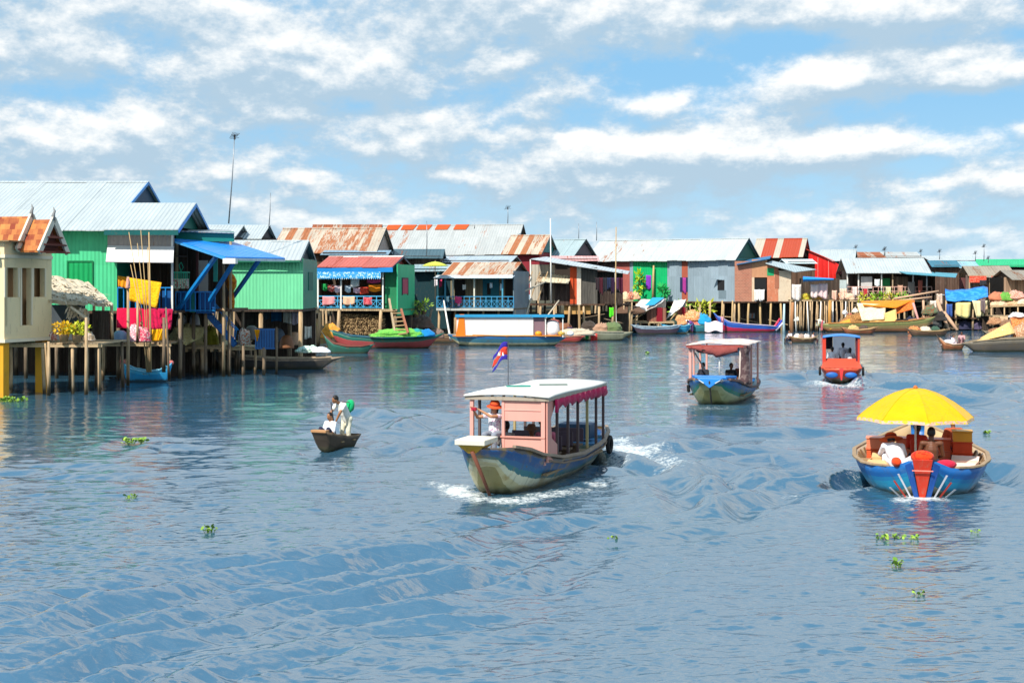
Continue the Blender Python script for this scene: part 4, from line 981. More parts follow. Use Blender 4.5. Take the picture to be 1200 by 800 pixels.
    def railing(s, mat, u0, u1, vt, vb, y=0., n=12, style='x', name='railing', x0=None, x1=None):
        x0 = s.X(u0, y) if x0 is None else x0; x1 = s.X(u1, y) if x1 is None else x1; xm = (x0+x1)/2; z0, z1 = s.Z(vb, xm, y), s.Z(vt, xm, y)
        b = MB(); b.bar((x0, y, z1), (x1, y, z1), .07); b.bar((x0, y, z0+.06), (x1, y, z0+.06), .06)
        if style == 'x': b.bar((x0, y, (z0+z1*2)/3), (x1, y, (z0+z1*2)/3), .05)
        for i in range(n+1):
            x = x0+(x1-x0)*i/n; b.bar((x, y, z0), (x, y, z1), .06 if style == 'x' else .05)
            if i < n and style == 'x':
                xb = x0+(x1-x0)*(i+1)/n; zt = (z0+z1*2)/3; b.bar((x, y+.01, z0+.06), (xb, y+.01, zt), .035); b.bar((x, y+.02, zt), (xb, y+.02, z0+.06), .035)
        return s.put(name, mat, b)
# common materials
ROOF_W = corr('#b3bab9', 'x', .22, .0, svar=.05); ROOF_W2 = corr('#b2b3ae', 'x', .28, .22, '#c07a4a', svar=.06); ROOF_G = corr('#9aa2a3', 'x', .25, .12, '#9a8470', svar=.10)
ROOF_R = corr('#c0b09a', 'x', .28, .62, '#bf7038', sheet=.62, svar=.12); ROOF_R2 = corr('#bdae9a', 'x', .28, .9, '#b45c2a', svar=.1)
GREEN = corr('#4cc488', 'x', .2, 0, svar=.05, rough=.5, amp=.35); GREEN_SHADED = corr('#12835f', 'y', .2, 0, svar=.06, rough=.5); GREEN_M = corr('#74d49c', 'x', .2, 0, svar=.05, rough=.5, amp=.35)  # side-wall green is the front green with shade put into it
TEAL = paint('#0f7568', .5, .15, 2, .1, '#3a5a50'); BLUE = paint('#1a82c8', .45, .15, 2.5, .12, '#6a8090'); BLUE_D = paint('#14548f', .5, .2, 2.5, .12, '#3a4a58')
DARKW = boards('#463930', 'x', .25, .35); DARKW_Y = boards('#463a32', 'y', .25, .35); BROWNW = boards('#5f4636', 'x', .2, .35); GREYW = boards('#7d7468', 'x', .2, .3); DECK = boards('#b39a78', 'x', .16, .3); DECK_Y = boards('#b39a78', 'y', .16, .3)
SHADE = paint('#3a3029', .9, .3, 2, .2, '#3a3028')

def antenna(u, v0, v1, d, lab, head=True, r=.035, lean=0):
    p0, p1 = P(u, v1, d), P(u+lean, v0, d); t_ = thing('antenna_mast' if head else 'mast', lab, 'antenna' if head else 'pole', p0)
    q = p1-p0; met = plain('galvanised_metal', '#8d9296', .4, .6)
    MB().tube([(0,0,0), q*.5+Vector((.03,0,0)), q], [r*1.2, r, r*.7], 6).build('pole', met, t_, True)
    if head:
        b = MB(); L = .62*min(d, 120)/100
        b.bar(q+Vector((-L*.3,-.2,-.1)), q+Vector((L*.3,.2,-.05)), .03)
        for k in range(6):
            c_ = q+Vector((-L*.3+L*.12*k, -.2+.08*k, -.1+.01*k)); b.bar(c_+Vector((-.1,.0,-L*(.5-.04*k)*.7)), c_+Vector((.1,0,L*(.5-.04*k)*.7)), .022)
        b.bar(q+Vector((-L*.5,0,-.28)), q+Vector((L*.5,0,-.22)), .022); b.box(q.x-.05, q.x+.05, q.y-.05, q.y+.05, q.z-.32, q.z-.1)
        b.build('aerial', plain('dark_metal', '#3a3d42', .5), t_)
def pole(pts, r, lab, mat=None, name='wooden_pole', cat='pole', group=None):
    b = MB(); o0 = Vector(pts[0]); b.tube([Vector(p)-o0 for p in pts], [r*1.1]+[r]*(len(pts)-2)+[r*.75], 7)
    return tag(b.build(name, mat or post_m, None, True, loc=o0), lab, cat, group)
def hang(u0, u1, v, vb, d, col, lab, name='cloth', cat='laundry', folds=2, amp=.05, taper=0., group=None, col2=None, dv=0, sag=.04):
    p0, p1 = P(u0, v, d), P(u1, v+dv, d); drop = (vb-v)/F*d; o0 = p0.copy()
    o = drape(Vector((0,0,0)), p1-p0, drop, 10, folds, amp, .015, taper, sag).build(name, cloth(col, col2), None, True, loc=o0)
    return tag(o, lab, cat, group)
def lump(u, v, d, rx, ry, rz, col, lab, name='bundle', cat='bundle', col2=None, seed=1, mat=None):
    q = random.Random(seed); c_ = P(u, v, d); b = MB(); n, m_ = 30, 13; rings = []; sd_ = Vector((u*.7, v*.3, seed*3.1)); cr = 0. if mat is not None else 1.
    for i in range(m_+1):
        t_ = math.pi/2*i/m_; rg = []
        for k in range(n):
            a = 2*math.pi*k/n; wn_ = mnoise.fractal(sd_+Vector((math.cos(a)*1.6, math.sin(a)*1.6, i*.22)), .9, 2.1, 4); f = 1+cr*(.28*wn_+q.uniform(-.03, .03))
            rg.append(Vector((rx*f*max(.03, math.cos(t_))**.7*math.cos(a), ry*f*max(.03, math.cos(t_))**.7*math.sin(a), rz*math.sin(t_)*(1+cr*.30*mnoise.fractal(sd_+Vector((math.cos(a)*2, math.sin(a)*2, 5+i*.3)), .9, 2.1, 4)))))
        rings.append(rg)
    b.loft(rings); o = b.build(name, mat or cloth(col, col2), None, True, loc=c_)
    return tag(o, lab, cat)
def pot_plant(u, v, d, r, h, lab, c1='#4d8a1c', c2='#a8c030', potc='#8a6a50', n=90, L=.28, W=.1):
    t_ = thing('potted_plant', lab, 'plant', P(u, v, d)); MB().lathe((0,0,0), [(.05,0),(.16,0),(.22,.30),(.24,.32),(.20,.32),(.02,.30)], 12).build('pot', paint(potc, .8), t_, True)
    st = MB(); q = random.Random(int(u))
    for k in range(6): st.tube([(0,0,.3), (q.uniform(-.1,.1), q.uniform(-.1,.1), .3+h*.4), (q.uniform(-r,r)*.7, q.uniform(-r,r)*.7, .3+h*.85)], [.02,.014,.006], 5)
    st.build('stem', paint('#5f5a2c', .8), t_); MB().foliage((0,0,.35+h*.55), (r, r*.8, h*.55), n, L, W, int(u)).build('foliage', leafmat(c1, c2), t_)
def slat_crate(u0, u1, v0, v1, d, depth, col, lab, n=12):
    t_ = thing('slatted_crate', lab, 'crate', P(u0, v1, d)); w_ = (u1-u0)/F*d; h = (v1-v0)/F*d; m_ = paint(col, .55, .2, 3, .15)
    b = MB()
    for i in range(n): b.box(w_*i/n, w_*(i+.62)/n, 0, .03, 0, h)
    b.box(0, w_, .034, .06, 0, .08).box(0, w_, .034, .06, h-.08, h); b.build('slatted_front', m_, t_)
    MB().box(0, .05, .064, depth, 0, h).box(w_-.05, w_, .064, depth, 0, h).box(.05, w_-.05, depth-.05, depth, 0, h).box(.05, w_-.05, .07, depth-.05, 0, .05).build('body', SHADE, t_); return t_
def platform(lab, u0, u1, v, d, depth, nposts, thick=.1, rows=2, mat=None, ends=False, name='jetty', r=.075, zbot=-1., rot=0, vr=None):
    """plank platform on posts; v is the front top edge"""
    h = House(name, lab, u0, u1, d, rot, 'jetty'); z = h.Z(v); z2 = z if vr is None else h.Z(vr, h.w)
    b = MB(); n = max(3, int(h.w/.9)); q = random.Random(int(u0))
    for i in range(n):
        xa, xb = h.w*i/n, h.w*(i+1)/n-.02; za = z+(z2-z)*(i+.5)/n+q.uniform(-.02, .02); b.box(xa, xb, q.uniform(-.08, .04), depth, za-.06, za)
    h.put('planks', mat or DECK, b)
    e = MB(); e.bar((0, -.02, z-.12), (h.w, -.02, z2-.12), .09, .11); h.put('edge_beam', paint('#c2a67e', .75, .25, 3, .2, '#6a5540'), e)
    if ends:
        jb = MB()
        for i in range(int(h.w/.45)): x = .2+.45*i; jb.box(x, x+.14, -.12, depth*.6, z-.32, z-.18)
        h.put('joists', paint('#c9a67c', .75, .25, 3, .2, '#6a5540'), jb)
    for j in range(rows):
        for i in range(nposts):
            x = .1+(h.w-.2)*i/max(1, nposts-1)+q.uniform(-.12, .12); y = .05+(depth-.2)*j/max(1, rows-1)
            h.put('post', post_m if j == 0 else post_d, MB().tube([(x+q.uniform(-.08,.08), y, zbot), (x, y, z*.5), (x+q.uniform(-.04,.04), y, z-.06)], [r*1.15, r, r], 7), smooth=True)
    h.z = z; return h
def boat(lab, uL, uR, vw, hb, stops, sheer=(.9,.5,.45,.5,.9), rot=None, name='moored_boat', group='boats moored along the stilt houses', dirt=.3, rake=(.7,.6), keel=-.2, flip=False, depth_right=None):
    """moored boat lying between pixels uL..uR with its waterline at row vw; bow at the left end unless flip"""
    a, b = GW(uL, vw), GW(uR, depth_right or vw); L = (b-a).length; ang = math.degrees(math.atan2(b.y-a.y, b.x-a.x))
    tb = [(0,.06,sheer[0],sheer[0]*.45),(L*.08,hb*.45,sheer[0]*.55+sheer[1]*.45,keel*.3),(L*.25,hb*.9,sheer[1],keel),(L*.5,hb,sheer[2],keel),(L*.75,hb*.9,sheer[3],keel),(L*.93,hb*.5,sheer[4]*.6+sheer[3]*.4,keel*.3),(L,.10,sheer[4],sheer[4]*.45)]
    r = thing(name, lab, 'boat', a if not flip else b, ang-90 if not flip else ang+90, group)
    hull_mesh(tb, 28, .05, rake, (.5, 1.4), 7, floor=.05).build('hull', bandmat(stops, .55, dirt, '#6a5a40', .05), r, True, band=True)
    for s in (-1, 1): rail(tb, s, L*.1, L*.9, .08, .06, .02, 16).build('gunwale', paint(stops[-2][1], .7, .3, 3, .3), r)
    for q in (.3, .5, .7): 
        hb_, zs, _ = interp(tb, L*q); MB().box(-hb_+.03, hb_-.03, L*q-.1, L*q+.1, zs-.12, zs-.08).build('thwart', wood_g, r)
    r['L'] = L; Lr = L; del r['L']
    return r, tb, L
House.pt = lambda s, u, v, y: Vector((s.X(u, y), y, s.Z(v, s.X(u, y), y)))
def sheet_roof(h, name, mat, A, B, C, D, th=.05, nu=1, nv=1, sag=0., wob=0.):
    """a lean-to sheet through four (u, v, y) corners"""
    return h.put(name, mat, MB().quad(*[h.pt(*p) for p in (A, B, C, D)], th, nu, nv, wob, sag))
def bg_house(label, uL, uR, d, vE, vR, half, vB, rm, wm, gm, rot=0, ov=.6, trim=None, uA=None, uB=None, group=None, depth=None):
    h = House('house', label, uL, uR, d, rot, 'house', group); dp = depth or 2*half
    h.roof(rm, uA if uA is not None else uL-3, uB if uB is not None else uR+3, vE, vR, half, ov); h.ridge(rm)
    zt = h.e[2]+.25; zb = h.Z(vB, h.w/2)
    h.put('wall', wm, MB().box(0, h.w, 0, dp, zb, zt)); h.gable(gm, .3, 1, trim); h.gable(gm, .3, -1)
    h.stilts(max(3, int(h.w/2.5)), 2, dp, zb)
    return h
def add_backing(h, y, ztop, x0=None, x1=None): h.put('dark_backing', DARKW, MB().box(0 if x0 is None else x0, h.w if x1 is None else x1, y, y+.06, -.6, ztop))  # added dark planks under the floor, standing in for deep shade

# ---- bank added behind the stilt houses as a dark backdrop below their floors
bank = MB(); q = random.Random(3); rows = []
bl = [(-500,90),(0,88),(200,92),(300,104),(400,118),(480,130),(600,141),(700,158),(800,176),(900,182),(1000,176),(1100,172),(1200,176),(1700,190)]
rowA = []
for k in range(110):
    u = -500+2200*k/109
    for (a, b) in zip(bl[:-1], bl[1:]):
        if a[0] <= u <= b[0]: d = a[1]+(b[1]-a[1])*(u-a[0])/(b[0]-a[0])
    x = (u-CX)/F*d; rowA.append([(x*(d+o_)/d, d+o_+q.uniform(-.5,.5), z_+q.uniform(-.15,.15)*(z_ > 0)) for o_, z_ in ((0,-.6),(1.5,.5),(4,1.7),(8,2.1),(30,2.2),(120,2.2))])
bank.loft(rowA, False, False); struct(bank.build('bank_backdrop', paint('#4a4030', .95, .4, .6, .5, '#4d5a2a', stretch=(1,1,1)), None, True))

# ---- concrete pavilion on yellow pillars, left edge
h = House('stilt_pavilion', 'cream concrete pavilion with orange tiled roof standing on yellow pillars', -120, 5, 60, -15, 'pavilion')
CREAM = paint('#ecd6a8', .8, .10, 1.5, .2, '#a88f6c'); TAN = paint('#a9835a', .8, .2, 2, .2, '#7a5c3e')
def tiles(c1, c2):
    mt, t, b = new_mat('roof_tiles'); o = t.sep(objvec(t))
    zz = t.m('MULTIPLY', o[2], 4.2); row = t.m('FLOOR', zz); xx = t.m('MULTIPLY', t.m('ADD', t.m('ADD', o[0], t.m('MULTIPLY', o[1], .35)), t.m('MULTIPLY', row, .13)), 4.0); cell = t.m('FLOOR', xx)
    wn = t.n('ShaderNodeTexWhiteNoise', noise_dimensions='2D'); t.l(t.vec(cell, row, 0), wn.inputs['Vector'])
    n = t.noise(objvec(t), 2.2, 4); f = t.m('ADD', t.m('MULTIPLY', wn.outputs[0], .85), t.m('MULTIPLY_ADD', n, .9, -.45), clamp=True)
    t.l(t.mix(f, lin(c1), lin(c2)), b.inputs['Base Color']); b.inputs['Roughness'].default_value = .75
    t.l(t.bump(t.m('ADD', t.m('FRACT', zz), t.m('MULTIPLY', t.m('FRACT', xx), .6)), 1., .06), b.inputs['Normal']); return mt
TILE = tiles('#8a3414', '#d88a44'); TILE_SHADED = tiles('#5a241a', '#8a4630')  # second set: same tiles with the shade of the right-hand end in their colour
w_ = h.w; DP = 3.3; zc = lambda v: CH-(v-HV)/F*61.6
Y = lambda u: DP*(u-5)/48.5
zb_, zt_ = zc(396), zc(290)
wp = MB(); wp.box(0, w_, 0, .22, zb_, zt_+.2)                                    # sunlit front
x0_, x1_ = w_-.22, w_
for (ua, ub, va, vb) in ((5,53.5,314,290),(5,53.5,396,381),(5,6,381,314),(19,23,381,314),(33,36,381,314),(48,53.5,381,314),(6,19,381,348),(36,48,381,348)): wp.box(x0_, x1_, max(.225, Y(ua)), Y(ub), zc(va), zc(vb)+(.2 if vb == 290 else 0))
wp.box(0, w_, DP-.0, DP+.2, zb_, zt_+.2); h.put('wall', CREAM, wp)
h.put('recess_panel', TAN, MB().box(w_-.52, w_-.44, .24, DP-.02, zc(385), zc(308)))
tr = MB(); tr.box(-.05, w_+.07, -.06, -.003, zc(303), zc(299)).box(w_+.003, w_+.06, -.003, DP+.2, zc(303), zc(299)); tr.box(-.05, w_+.10, -.10, DP+.25, zb_-.14, zb_-.003)
for ua, ub, vb in ((6,19,348),(23,33,381),(36,48,348)): tr.box(w_+.003, w_+.04, Y(ua)-.10, Y(ua)-.01, zc(vb), zc(314)).box(w_+.003, w_+.04, Y(ub)+.01, Y(ub)+.10, zc(vb), zc(314))
h.put('moulding', paint('#eadbbd', .8, .1, 2, .15, '#a88f6c'), tr)
for x in (w_-.48, w_-2.6, .3):
    for y in (.02, DP-.35): h.put('pillar', paint('#e0a024', .6, .15, 1.2, .2, '#9a7a40', stretch=(1,1,.6)), MB().box(x, x+.42, y, y+.42, -1.2, zb_-.145), bevel=.015)
rr = DP/2; hw = .95
def tier(name, uA, uB, vE, vR):
    y0 = rr-hw; xa, xb = h.X(uA, y0), h.X(uB, y0); ze = CH-(vE-HV)/F*60.8; zr = CH-(vR-HV)/F*61.6; b = MB()
    b.prism([(xa, y0, ze), (xb, y0, ze), (xb, rr, zr), (xa, rr, zr)], (0,0,.09)).prism([(xa, rr+.004, zr), (xb, rr+.004, zr), (xb, rr+hw, ze), (xa, rr+hw, ze)], (0,0,.09)); h.put(name, TILE, b)
    h.put('gable', TILE_SHADED, MB().prism([(xb-.16, y0+.1, ze), (xb-.16, rr, zr-.05), (xb-.16, rr+hw-.1, ze)], (-.07,0,0)))
    b = MB(); x = xb+.04; b.bar((x, y0-.12, ze), (x, rr, zr+.12), .10, .26); b.bar((x, rr, zr+.12), (x, rr+hw+.12, ze), .10, .26); h.put('bargeboard', WB, b)
    f = MB(); f.tube([(x, rr-.05, zr+.05), (x, rr-.02, zr+.3), (x+.05, rr, zr+.45), (x-.02, rr, zr+.62)], [.10,.07,.05,.015], 6); h.put('finial', paint('#8a8a88', .6), f, smooth=True)
    k = MB()
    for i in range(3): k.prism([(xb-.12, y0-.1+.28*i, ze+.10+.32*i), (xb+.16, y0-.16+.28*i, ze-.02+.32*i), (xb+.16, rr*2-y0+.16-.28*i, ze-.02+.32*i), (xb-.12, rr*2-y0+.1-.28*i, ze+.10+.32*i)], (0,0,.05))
    h.put('skirt_roof', TILE_SHADED, k); return xa, xb, ze, zr
WB = paint('#d8cdb8', .7, .15, 2, .25, '#8a7a60')
xa, xb, ze, zr = tier('roof', -140, 21, 293, 256); tier('porch_roof', 24, 47, 296, 260)
h.put('eave_roof', TILE, MB().prism([(xa, -.35, ze-.22), (xb-.4, -.35, ze-.22), (xb-.4, rr-hw+.15, ze+.12), (xa, rr-hw+.15, ze+.12)], (0,0,.07)))
h.put('soffit', paint('#8a7050', .8), MB().box(.05, w_+.35, -.2, DP+.25, zt_+.2, zt_+.26)); h.put('fascia', paint('#2c5a5a', .6), MB().box(xa, xb-.4, -.39, -.355, ze-.34, ze-.16))

# ---- big green house with two-level roof
h = House('stilt_house', 'large bright green stilt house with wide pale metal roof at the left', -90, 209, 72, 0, 'house'); g1 = h
h.roof(ROOF_W, -110, 127, 271, 214, 7.0, .85, name='upper_roof', back=15); h.ridge(ROOF_W); h.gable(paint('#123c58', .6), .2, 1, BLUE)
zE = h.e[2]; k = (h.e[3]-h.e[2])/(7.0+.85)
xr = h.X(231, 3.2); e = (h.X(122, -.85), h.X(209, -.85), zE, zE+k*(3.2+.85), 3.2, .85, 7.25, zE)
b = MB(); b.prism([(e[0], -.87, zE+.06), (e[1], -.87, zE+.06), (e[1], 3.2, e[3]+.06), (e[0], 3.2, e[3]+.06)], (0,0,.05)).prism([(e[0], 3.204, e[3]+.06), (e[1], 3.204, e[3]+.06), (e[1], e[6], zE+.06), (e[0], e[6], zE+.06)], (0,0,.05)); h.put('lower_roof', ROOF_W, b)
h.e = e; h.gable(paint('#12695e', .6), .55, 1, BLUE); h.fascia(paint('#0f5a58', .5), .22)
Z = h.Z; zf = Z(364); xg = h.X(137); x1 = h.X(207)
h.put('wall', GREEN, MB().box(0, xg, 0, .1, zf, zE+.35)); h.put('wall', GREEN_SHADED, MB().box(xg-.1, xg, .1, 7, zf, zE+.3)); h.put('wall', GREEN, MB().box(0, x1, 7, 7.1, zf, zE+.3))
o, q4 = h.window(80, 108, 307, 336, '#0f9a52'); o.data.materials[0] = corr('#12a058', 'x', .25, 0, svar=.08); h.put('frame', paint('#0d7a48', .5), MB().box(q4[0]-.06, q4[1]+.06, -.07, -.035, q4[3], q4[3]+.07).box(q4[0]-.06, q4[0], -.07, -.035, q4[2], q4[3]).box(q4[1], q4[1]+.06, -.07, -.035, q4[2], q4[3]), o)
h.floor(BROWNW, zf, 0, x1, 0, 7)
h.wall('upper_panel', corr('#a99f98', 'x', .25, .25, '#b08a78', svar=.1), 126, 204, 273, 290, -.02, .06)
h.put('awning', paint('#dcdbd8', .6, .06, 1.5, .08, '#b8b0a8'), MB().quad(h.pt(126, 288, -.05), h.pt(204, 289, -.05), h.pt(203, 308, -1.0), h.pt(124, 307, -1.0), .05))
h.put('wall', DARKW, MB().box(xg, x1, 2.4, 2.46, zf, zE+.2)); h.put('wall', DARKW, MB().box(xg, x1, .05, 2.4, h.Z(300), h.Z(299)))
h.window(150, 165, 318, 362, '#3a4a6a', 2.38, name='doorway')
h.put('veranda_post', white_p, MB().box(h.X(201), h.X(203.2), -.1, 0, zf, zE+.1))
h.railing(BLUE, 138, 201, 337, 363, 0, 9, 'v'); h.wall('railing_panel', BLUE_D, 190, 201, 340, 362, .06, .05)
for i in range(9): 
    for j in range(3): h.put('stilt', post_d, MB().tube([(.4+h.w*.97*i/8, .3+3.1*j, -1), (.4+h.w*.97*i/8, .3+3.1*j, zf-.1)], .1, 7), smooth=True)
add_backing(h, 6.2, zf)
# side porch to the right of the gable, stairs and blue awning
p = House('side_porch', 'blue and teal porch with stairs between the two green houses', 207, 272, 74, 0, 'porch'); zp = p.Z(362)
p.wall('beam', TEAL, 206, 274, 271.5, 283, .0, .12); p.put('roof', ROOF_G, MB().quad(p.pt(207, 271, -.2), p.pt(274, 273, -.2), p.pt(270, 270, 5), p.pt(212, 268, 5), .05))
p.floor(BROWNW, zp, 0, p.w, 0, 4.5); p.wall('wall', DARKW, 206, 272, 283, 362, 3.6, .08)
p.wall('panel', BLUE_D, 207, 222, 343, 365, 0, .05); p.wall('panel', TEAL, 222, 229, 341, 366, -.01, .05); p.wall('panel', BLUE_D, 230, 252, 343, 367, 0, .05); p.wall('panel', paint('#3ab09a', .5), 250, 255, 300, 330, 1.0, .05)
p.railing(BLUE, 206, 252, 342, 365, -.08, 8, 'v')
for u in (207, 231, 270): p.put('post', post_m if u != 231 else paint('#5a2f2a', .7), MB().bar((p.X(u), .06, zp), (p.X(u), .06, p.Z(283)), .12))
p.window(233, 244, 305, 345, '#e8ddd0', 3.58, name='doorway')
for x in (.2, p.w*.5, p.w-.2):
    for y in (.3, 4): p.put('stilt', post_d, MB().tube([(x, y, -1), (x, y, zp)], .09, 7), smooth=True)
st = thing('staircase', 'steep blue wooden stairs down to the plank landing', 'stairs', P(262, 405, 77))
a0, a1 = P(240, 362, 75.5)-P(262,405,77), P(277, 404, 76.6)-P(262,405,77)
for o_ in (-.0, .95):
    off = Vector((.1*o_, -o_*1.0, 0)); MB().bar(a0+off, a1+off, .07, .26).build('stringer', BLUE_D, st); MB().bar(a0+off+Vector((.1,0,.8)), a1+off+Vector((.1,0,.8)), .05).build('handrail', BLUE, st)
    for t_ in (.05,.35,.65,.95): q = a0.lerp(a1, t_)+off; MB().bar(q, q+Vector((.1,0,.8)), .04).build('baluster', BLUE, st)
for t_ in range(8): q = a0.lerp(a1, (t_+.5)/8); MB().bar(q+Vector((0,0,0)), q+Vector((.1,-.95,0)), .24, .04).build('tread', BLUE, st)
aw = thing('awning', 'bright blue metal awning sloping out over the porch stairs', 'awning', P(203, 281, 73)); o0 = P(203, 281, 73)
A_, B_, C_, D_ = P(200,280,72.6)-o0, P(274,284.5,76)-o0, P(334,303,71)-o0, P(264,301.5,67.5)-o0
MB().quad(A_, B_, C_, D_, .06).build('roof_sheet', corr('#1a86dc', 'x', .3, 0, svar=.04, rough=.35, amp=.25), aw)
MB().bar(D_+Vector((0,-.06,-.09)), C_+Vector((0,-.06,-.09)), .05, .12).build('front_trim', paint('#c8d4da', .5), aw); MB().bar(A_+Vector((0,-.07,-.07)), D_+Vector((0,-.07,-.07)), .05, .10).build('edge_trim', paint('#3f9ad8', .5), aw)
MB().box(D_.x-.1, D_.x+.5, D_.y-.12, D_.y+.5, D_.z-.30, D_.z-.06).build('corner_block', white_p, aw)
for (p0, p1) in (((253,301,69.5),(206,366,73.6)),((276,304,69.5),(246,352,73.6)),((304,304,72),(271,351,77))): MB().bar(P(*p0)-o0, P(*p1)-o0, .17, .17).build('brace', BLUE, aw)
tag(MB().loft([[Vector((math.cos(a)*r, math.sin(a)*r, z)) for a in [k*.7854 for k in range(8)]] for r, z in ((.16,0),(.2,.5),(.13,1.0),(.28,1.3),(.30,1.6),(.16,1.9),(.02,2.0))]).build('orange_drapery', cloth('#d8861e', '#b8561a', scale=3), None, True, loc=P(271, 364, 76)), 'tall orange and ochre drapery tied to a post beside the blue brace', 'drapery')

# ---- second green house
h = House('stilt_house', 'green box shaped stilt house with pale roof right of the blue awning', 255, 355, 84, 0, 'house'); h2 = h
h.roof(corr('#b4b9b8', 'x', .25, .12, '#b09a84', svar=.05), 240, 352, 306, 283, 3.0, .5, .06); h.ridge(ROOF_W); zE = h.e[2]
zf = h.Z(362); h.put('wall', GREEN_M, MB().box(0, h.w, 0, .1, zf, zE+.18)); h.put('wall', corr('#0f7f66', 'y', .2, 0, svar=.06), MB().box(h.w-.1, h.w, .1, 6, zf, zE+.16)); h.put('wall', GREEN_M, MB().box(0, h.w, 6, 6.1, zf, zE)); h.put('wall', GREEN_SHADED, MB().box(0, .1, .1, 6, zf, zE))  # right wall repeats the front green, darkened to carry its shade
h.gable(paint('#2b3a40', .6), .3, 1, paint('#5a6a70', .5)); h.window(359, 364, 322, 340, '#123a34', -5) if False else None
h.put('shutter', paint('#0c5f50', .6), MB().box(h.w+.003, h.w+.04, 2.2, 4.0, zf+1.1, zf+2.2)); h.fascia(paint('#1c6a50', .6), .1)
h.floor(DARKW, zf-.02, 0, h.w, 0, 6)
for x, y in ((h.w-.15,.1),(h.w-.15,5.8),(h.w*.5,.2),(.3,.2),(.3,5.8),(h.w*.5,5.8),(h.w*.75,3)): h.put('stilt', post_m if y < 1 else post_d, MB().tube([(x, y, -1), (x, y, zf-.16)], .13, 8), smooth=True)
add_backing(h, 5.2, zf)
MB()
for i, (u0, u1, v, vb, c, lab) in enumerate([(318,330,364,376,'#1a5a80','dark blue shirt hung under the second green house'),(332,341,365,378,'#e6dcc8','cream sheet hung under the second green house'),(342,352,365,379,'#b8a8b0','greyish pink cloth hung under the second green house by its corner post'),(303,316,364,374,'#3a4a50','grey trousers hung under the second green house'),(357,365,382,396,'#e8e0d0','white cloth hanging beside the corner stilt of the second green house')]):
    hang(u0, u1, v, vb, 87-.3*i, c, lab)

# ---- thatched lean-to on the first jetty
j1 = platform('plank jetty on thin posts carrying the flower tubs beside the pavilion', 10, 120, 402, 62, 4.0, 4, rows=2, r=.07, vr=402)
j1b = platform('plank jetty with washing in front of the large green house', 119, 201, 401.5, 71, 3.0, 4, rows=2, r=.08)
add_backing(j1b, 2.9, j1b.z-.2)
th = thing('thatched_shelter', 'ragged thatched lean-to shelter beside the cream pavilion', 'shelter', P(90, 400, 66)); o0 = P(90, 400, 66)
mt, t, bb = new_mat('thatch'); mp = t.n('ShaderNodeMapping'); t.l(objvec(t), mp.inputs[0]); mp.inputs['Scale'].default_value = (5, 1.2, 1.2); n_ = t.noise(mp.outputs[0], 2, 6, .7); t.l(t.mix(n_, lin('#9a8664'), lin('#f2e4ca')), bb.inputs['Base Color']); bb.inputs['Roughness'].default_value = .95; t.l(t.bump(n_, 1, .06), bb.inputs['Normal']); THATCH = mt
b = MB(); A_, B_, C_, D_ = [P(*p)-o0 for p in ((38,320,70),(104,333,70),(132,357,63.5),(52,352,63.5))]; b.quad(A_, B_, C_, D_, .16, 14, 6, .07); q = random.Random(8)
for k in range(420):
    s_, t_ = q.random(), q.random()**.7; p = A_.lerp(B_, s_).lerp(D_.lerp(C_, s_), t_)+Vector((0,0,.10)); dr = (D_-A_).normalized()+Vector((q.gauss(0,.25), q.gauss(0,.2), q.gauss(0,.15))); b.leaf(p, dr, (q.gauss(0,.4), q.gauss(0,.4), 1), q.uniform(.4,.8), q.uniform(.05,.12))
b.build('thatch_roof', THATCH, th)
b = MB(); b.quad(P(78,356,65)-o0, P(104,366,65)-o0, P(104,374,63)-o0, P(84,362,63)-o0, .1, 5, 3, .06)
for k in range(60): b.leaf(P(80+24*q.random(), 358+10*q.random(), 63.6)-o0, (q.gauss(0,.4), -.5, -1), (0,1,.3), q.uniform(.25,.5), .08)
b.build('loose_thatch_flap', THATCH, th)
for (u, v0, v1, d) in ((57,350,402,63.8),(100,362,402,63.3),(131,356,398,63.8),(50,330,400,69),(110,338,400,69.5),(121,350,398,69)): MB().tube([P(u+q.uniform(-1,1), v1, d)-o0, P(u, (v0+v1)/2, d)-o0, P(u, v0, d)-o0], .07, 6).build('post', post_m, th, True)
MB().quad(P(54,357,68)-o0, P(100,357,68)-o0, P(100,398,68)-o0, P(54,398,68)-o0, .04).build('dark_backing', paint('#4a5258', .8), th)
MB().box(*[c for c in (P(108,0,68).x-o0.x, P(128,0,68).x-o0.x, 2.0, 2.05, -.2, 1.4)]).build('rail_screen', DARKW, th)
for i, (u, w_, c1, c2, lab) in enumerate([(75,.50,'#d0a008','#f4c814','bush of yellow flowers in a wooden tub on the jetty'),(90,.55,'#a8b818','#e0dc30','yellow green bush in a tub right of the yellow flowers')]): pot_plant(u, 401, 61.9, w_, .45, lab, c1, c2, '#b08a60', 240, .16, .09)
for i, (u, lab) in enumerate([(60,'red and white crate stack left of the yellow flowers'),(104,'pale basket beside the thatch post')]): lump(u, 399, 63.4, .25, .25, .4, '#b06a58' if i == 0 else '#c8b090', lab, 'basket', 'basket', '#e0d0c0')
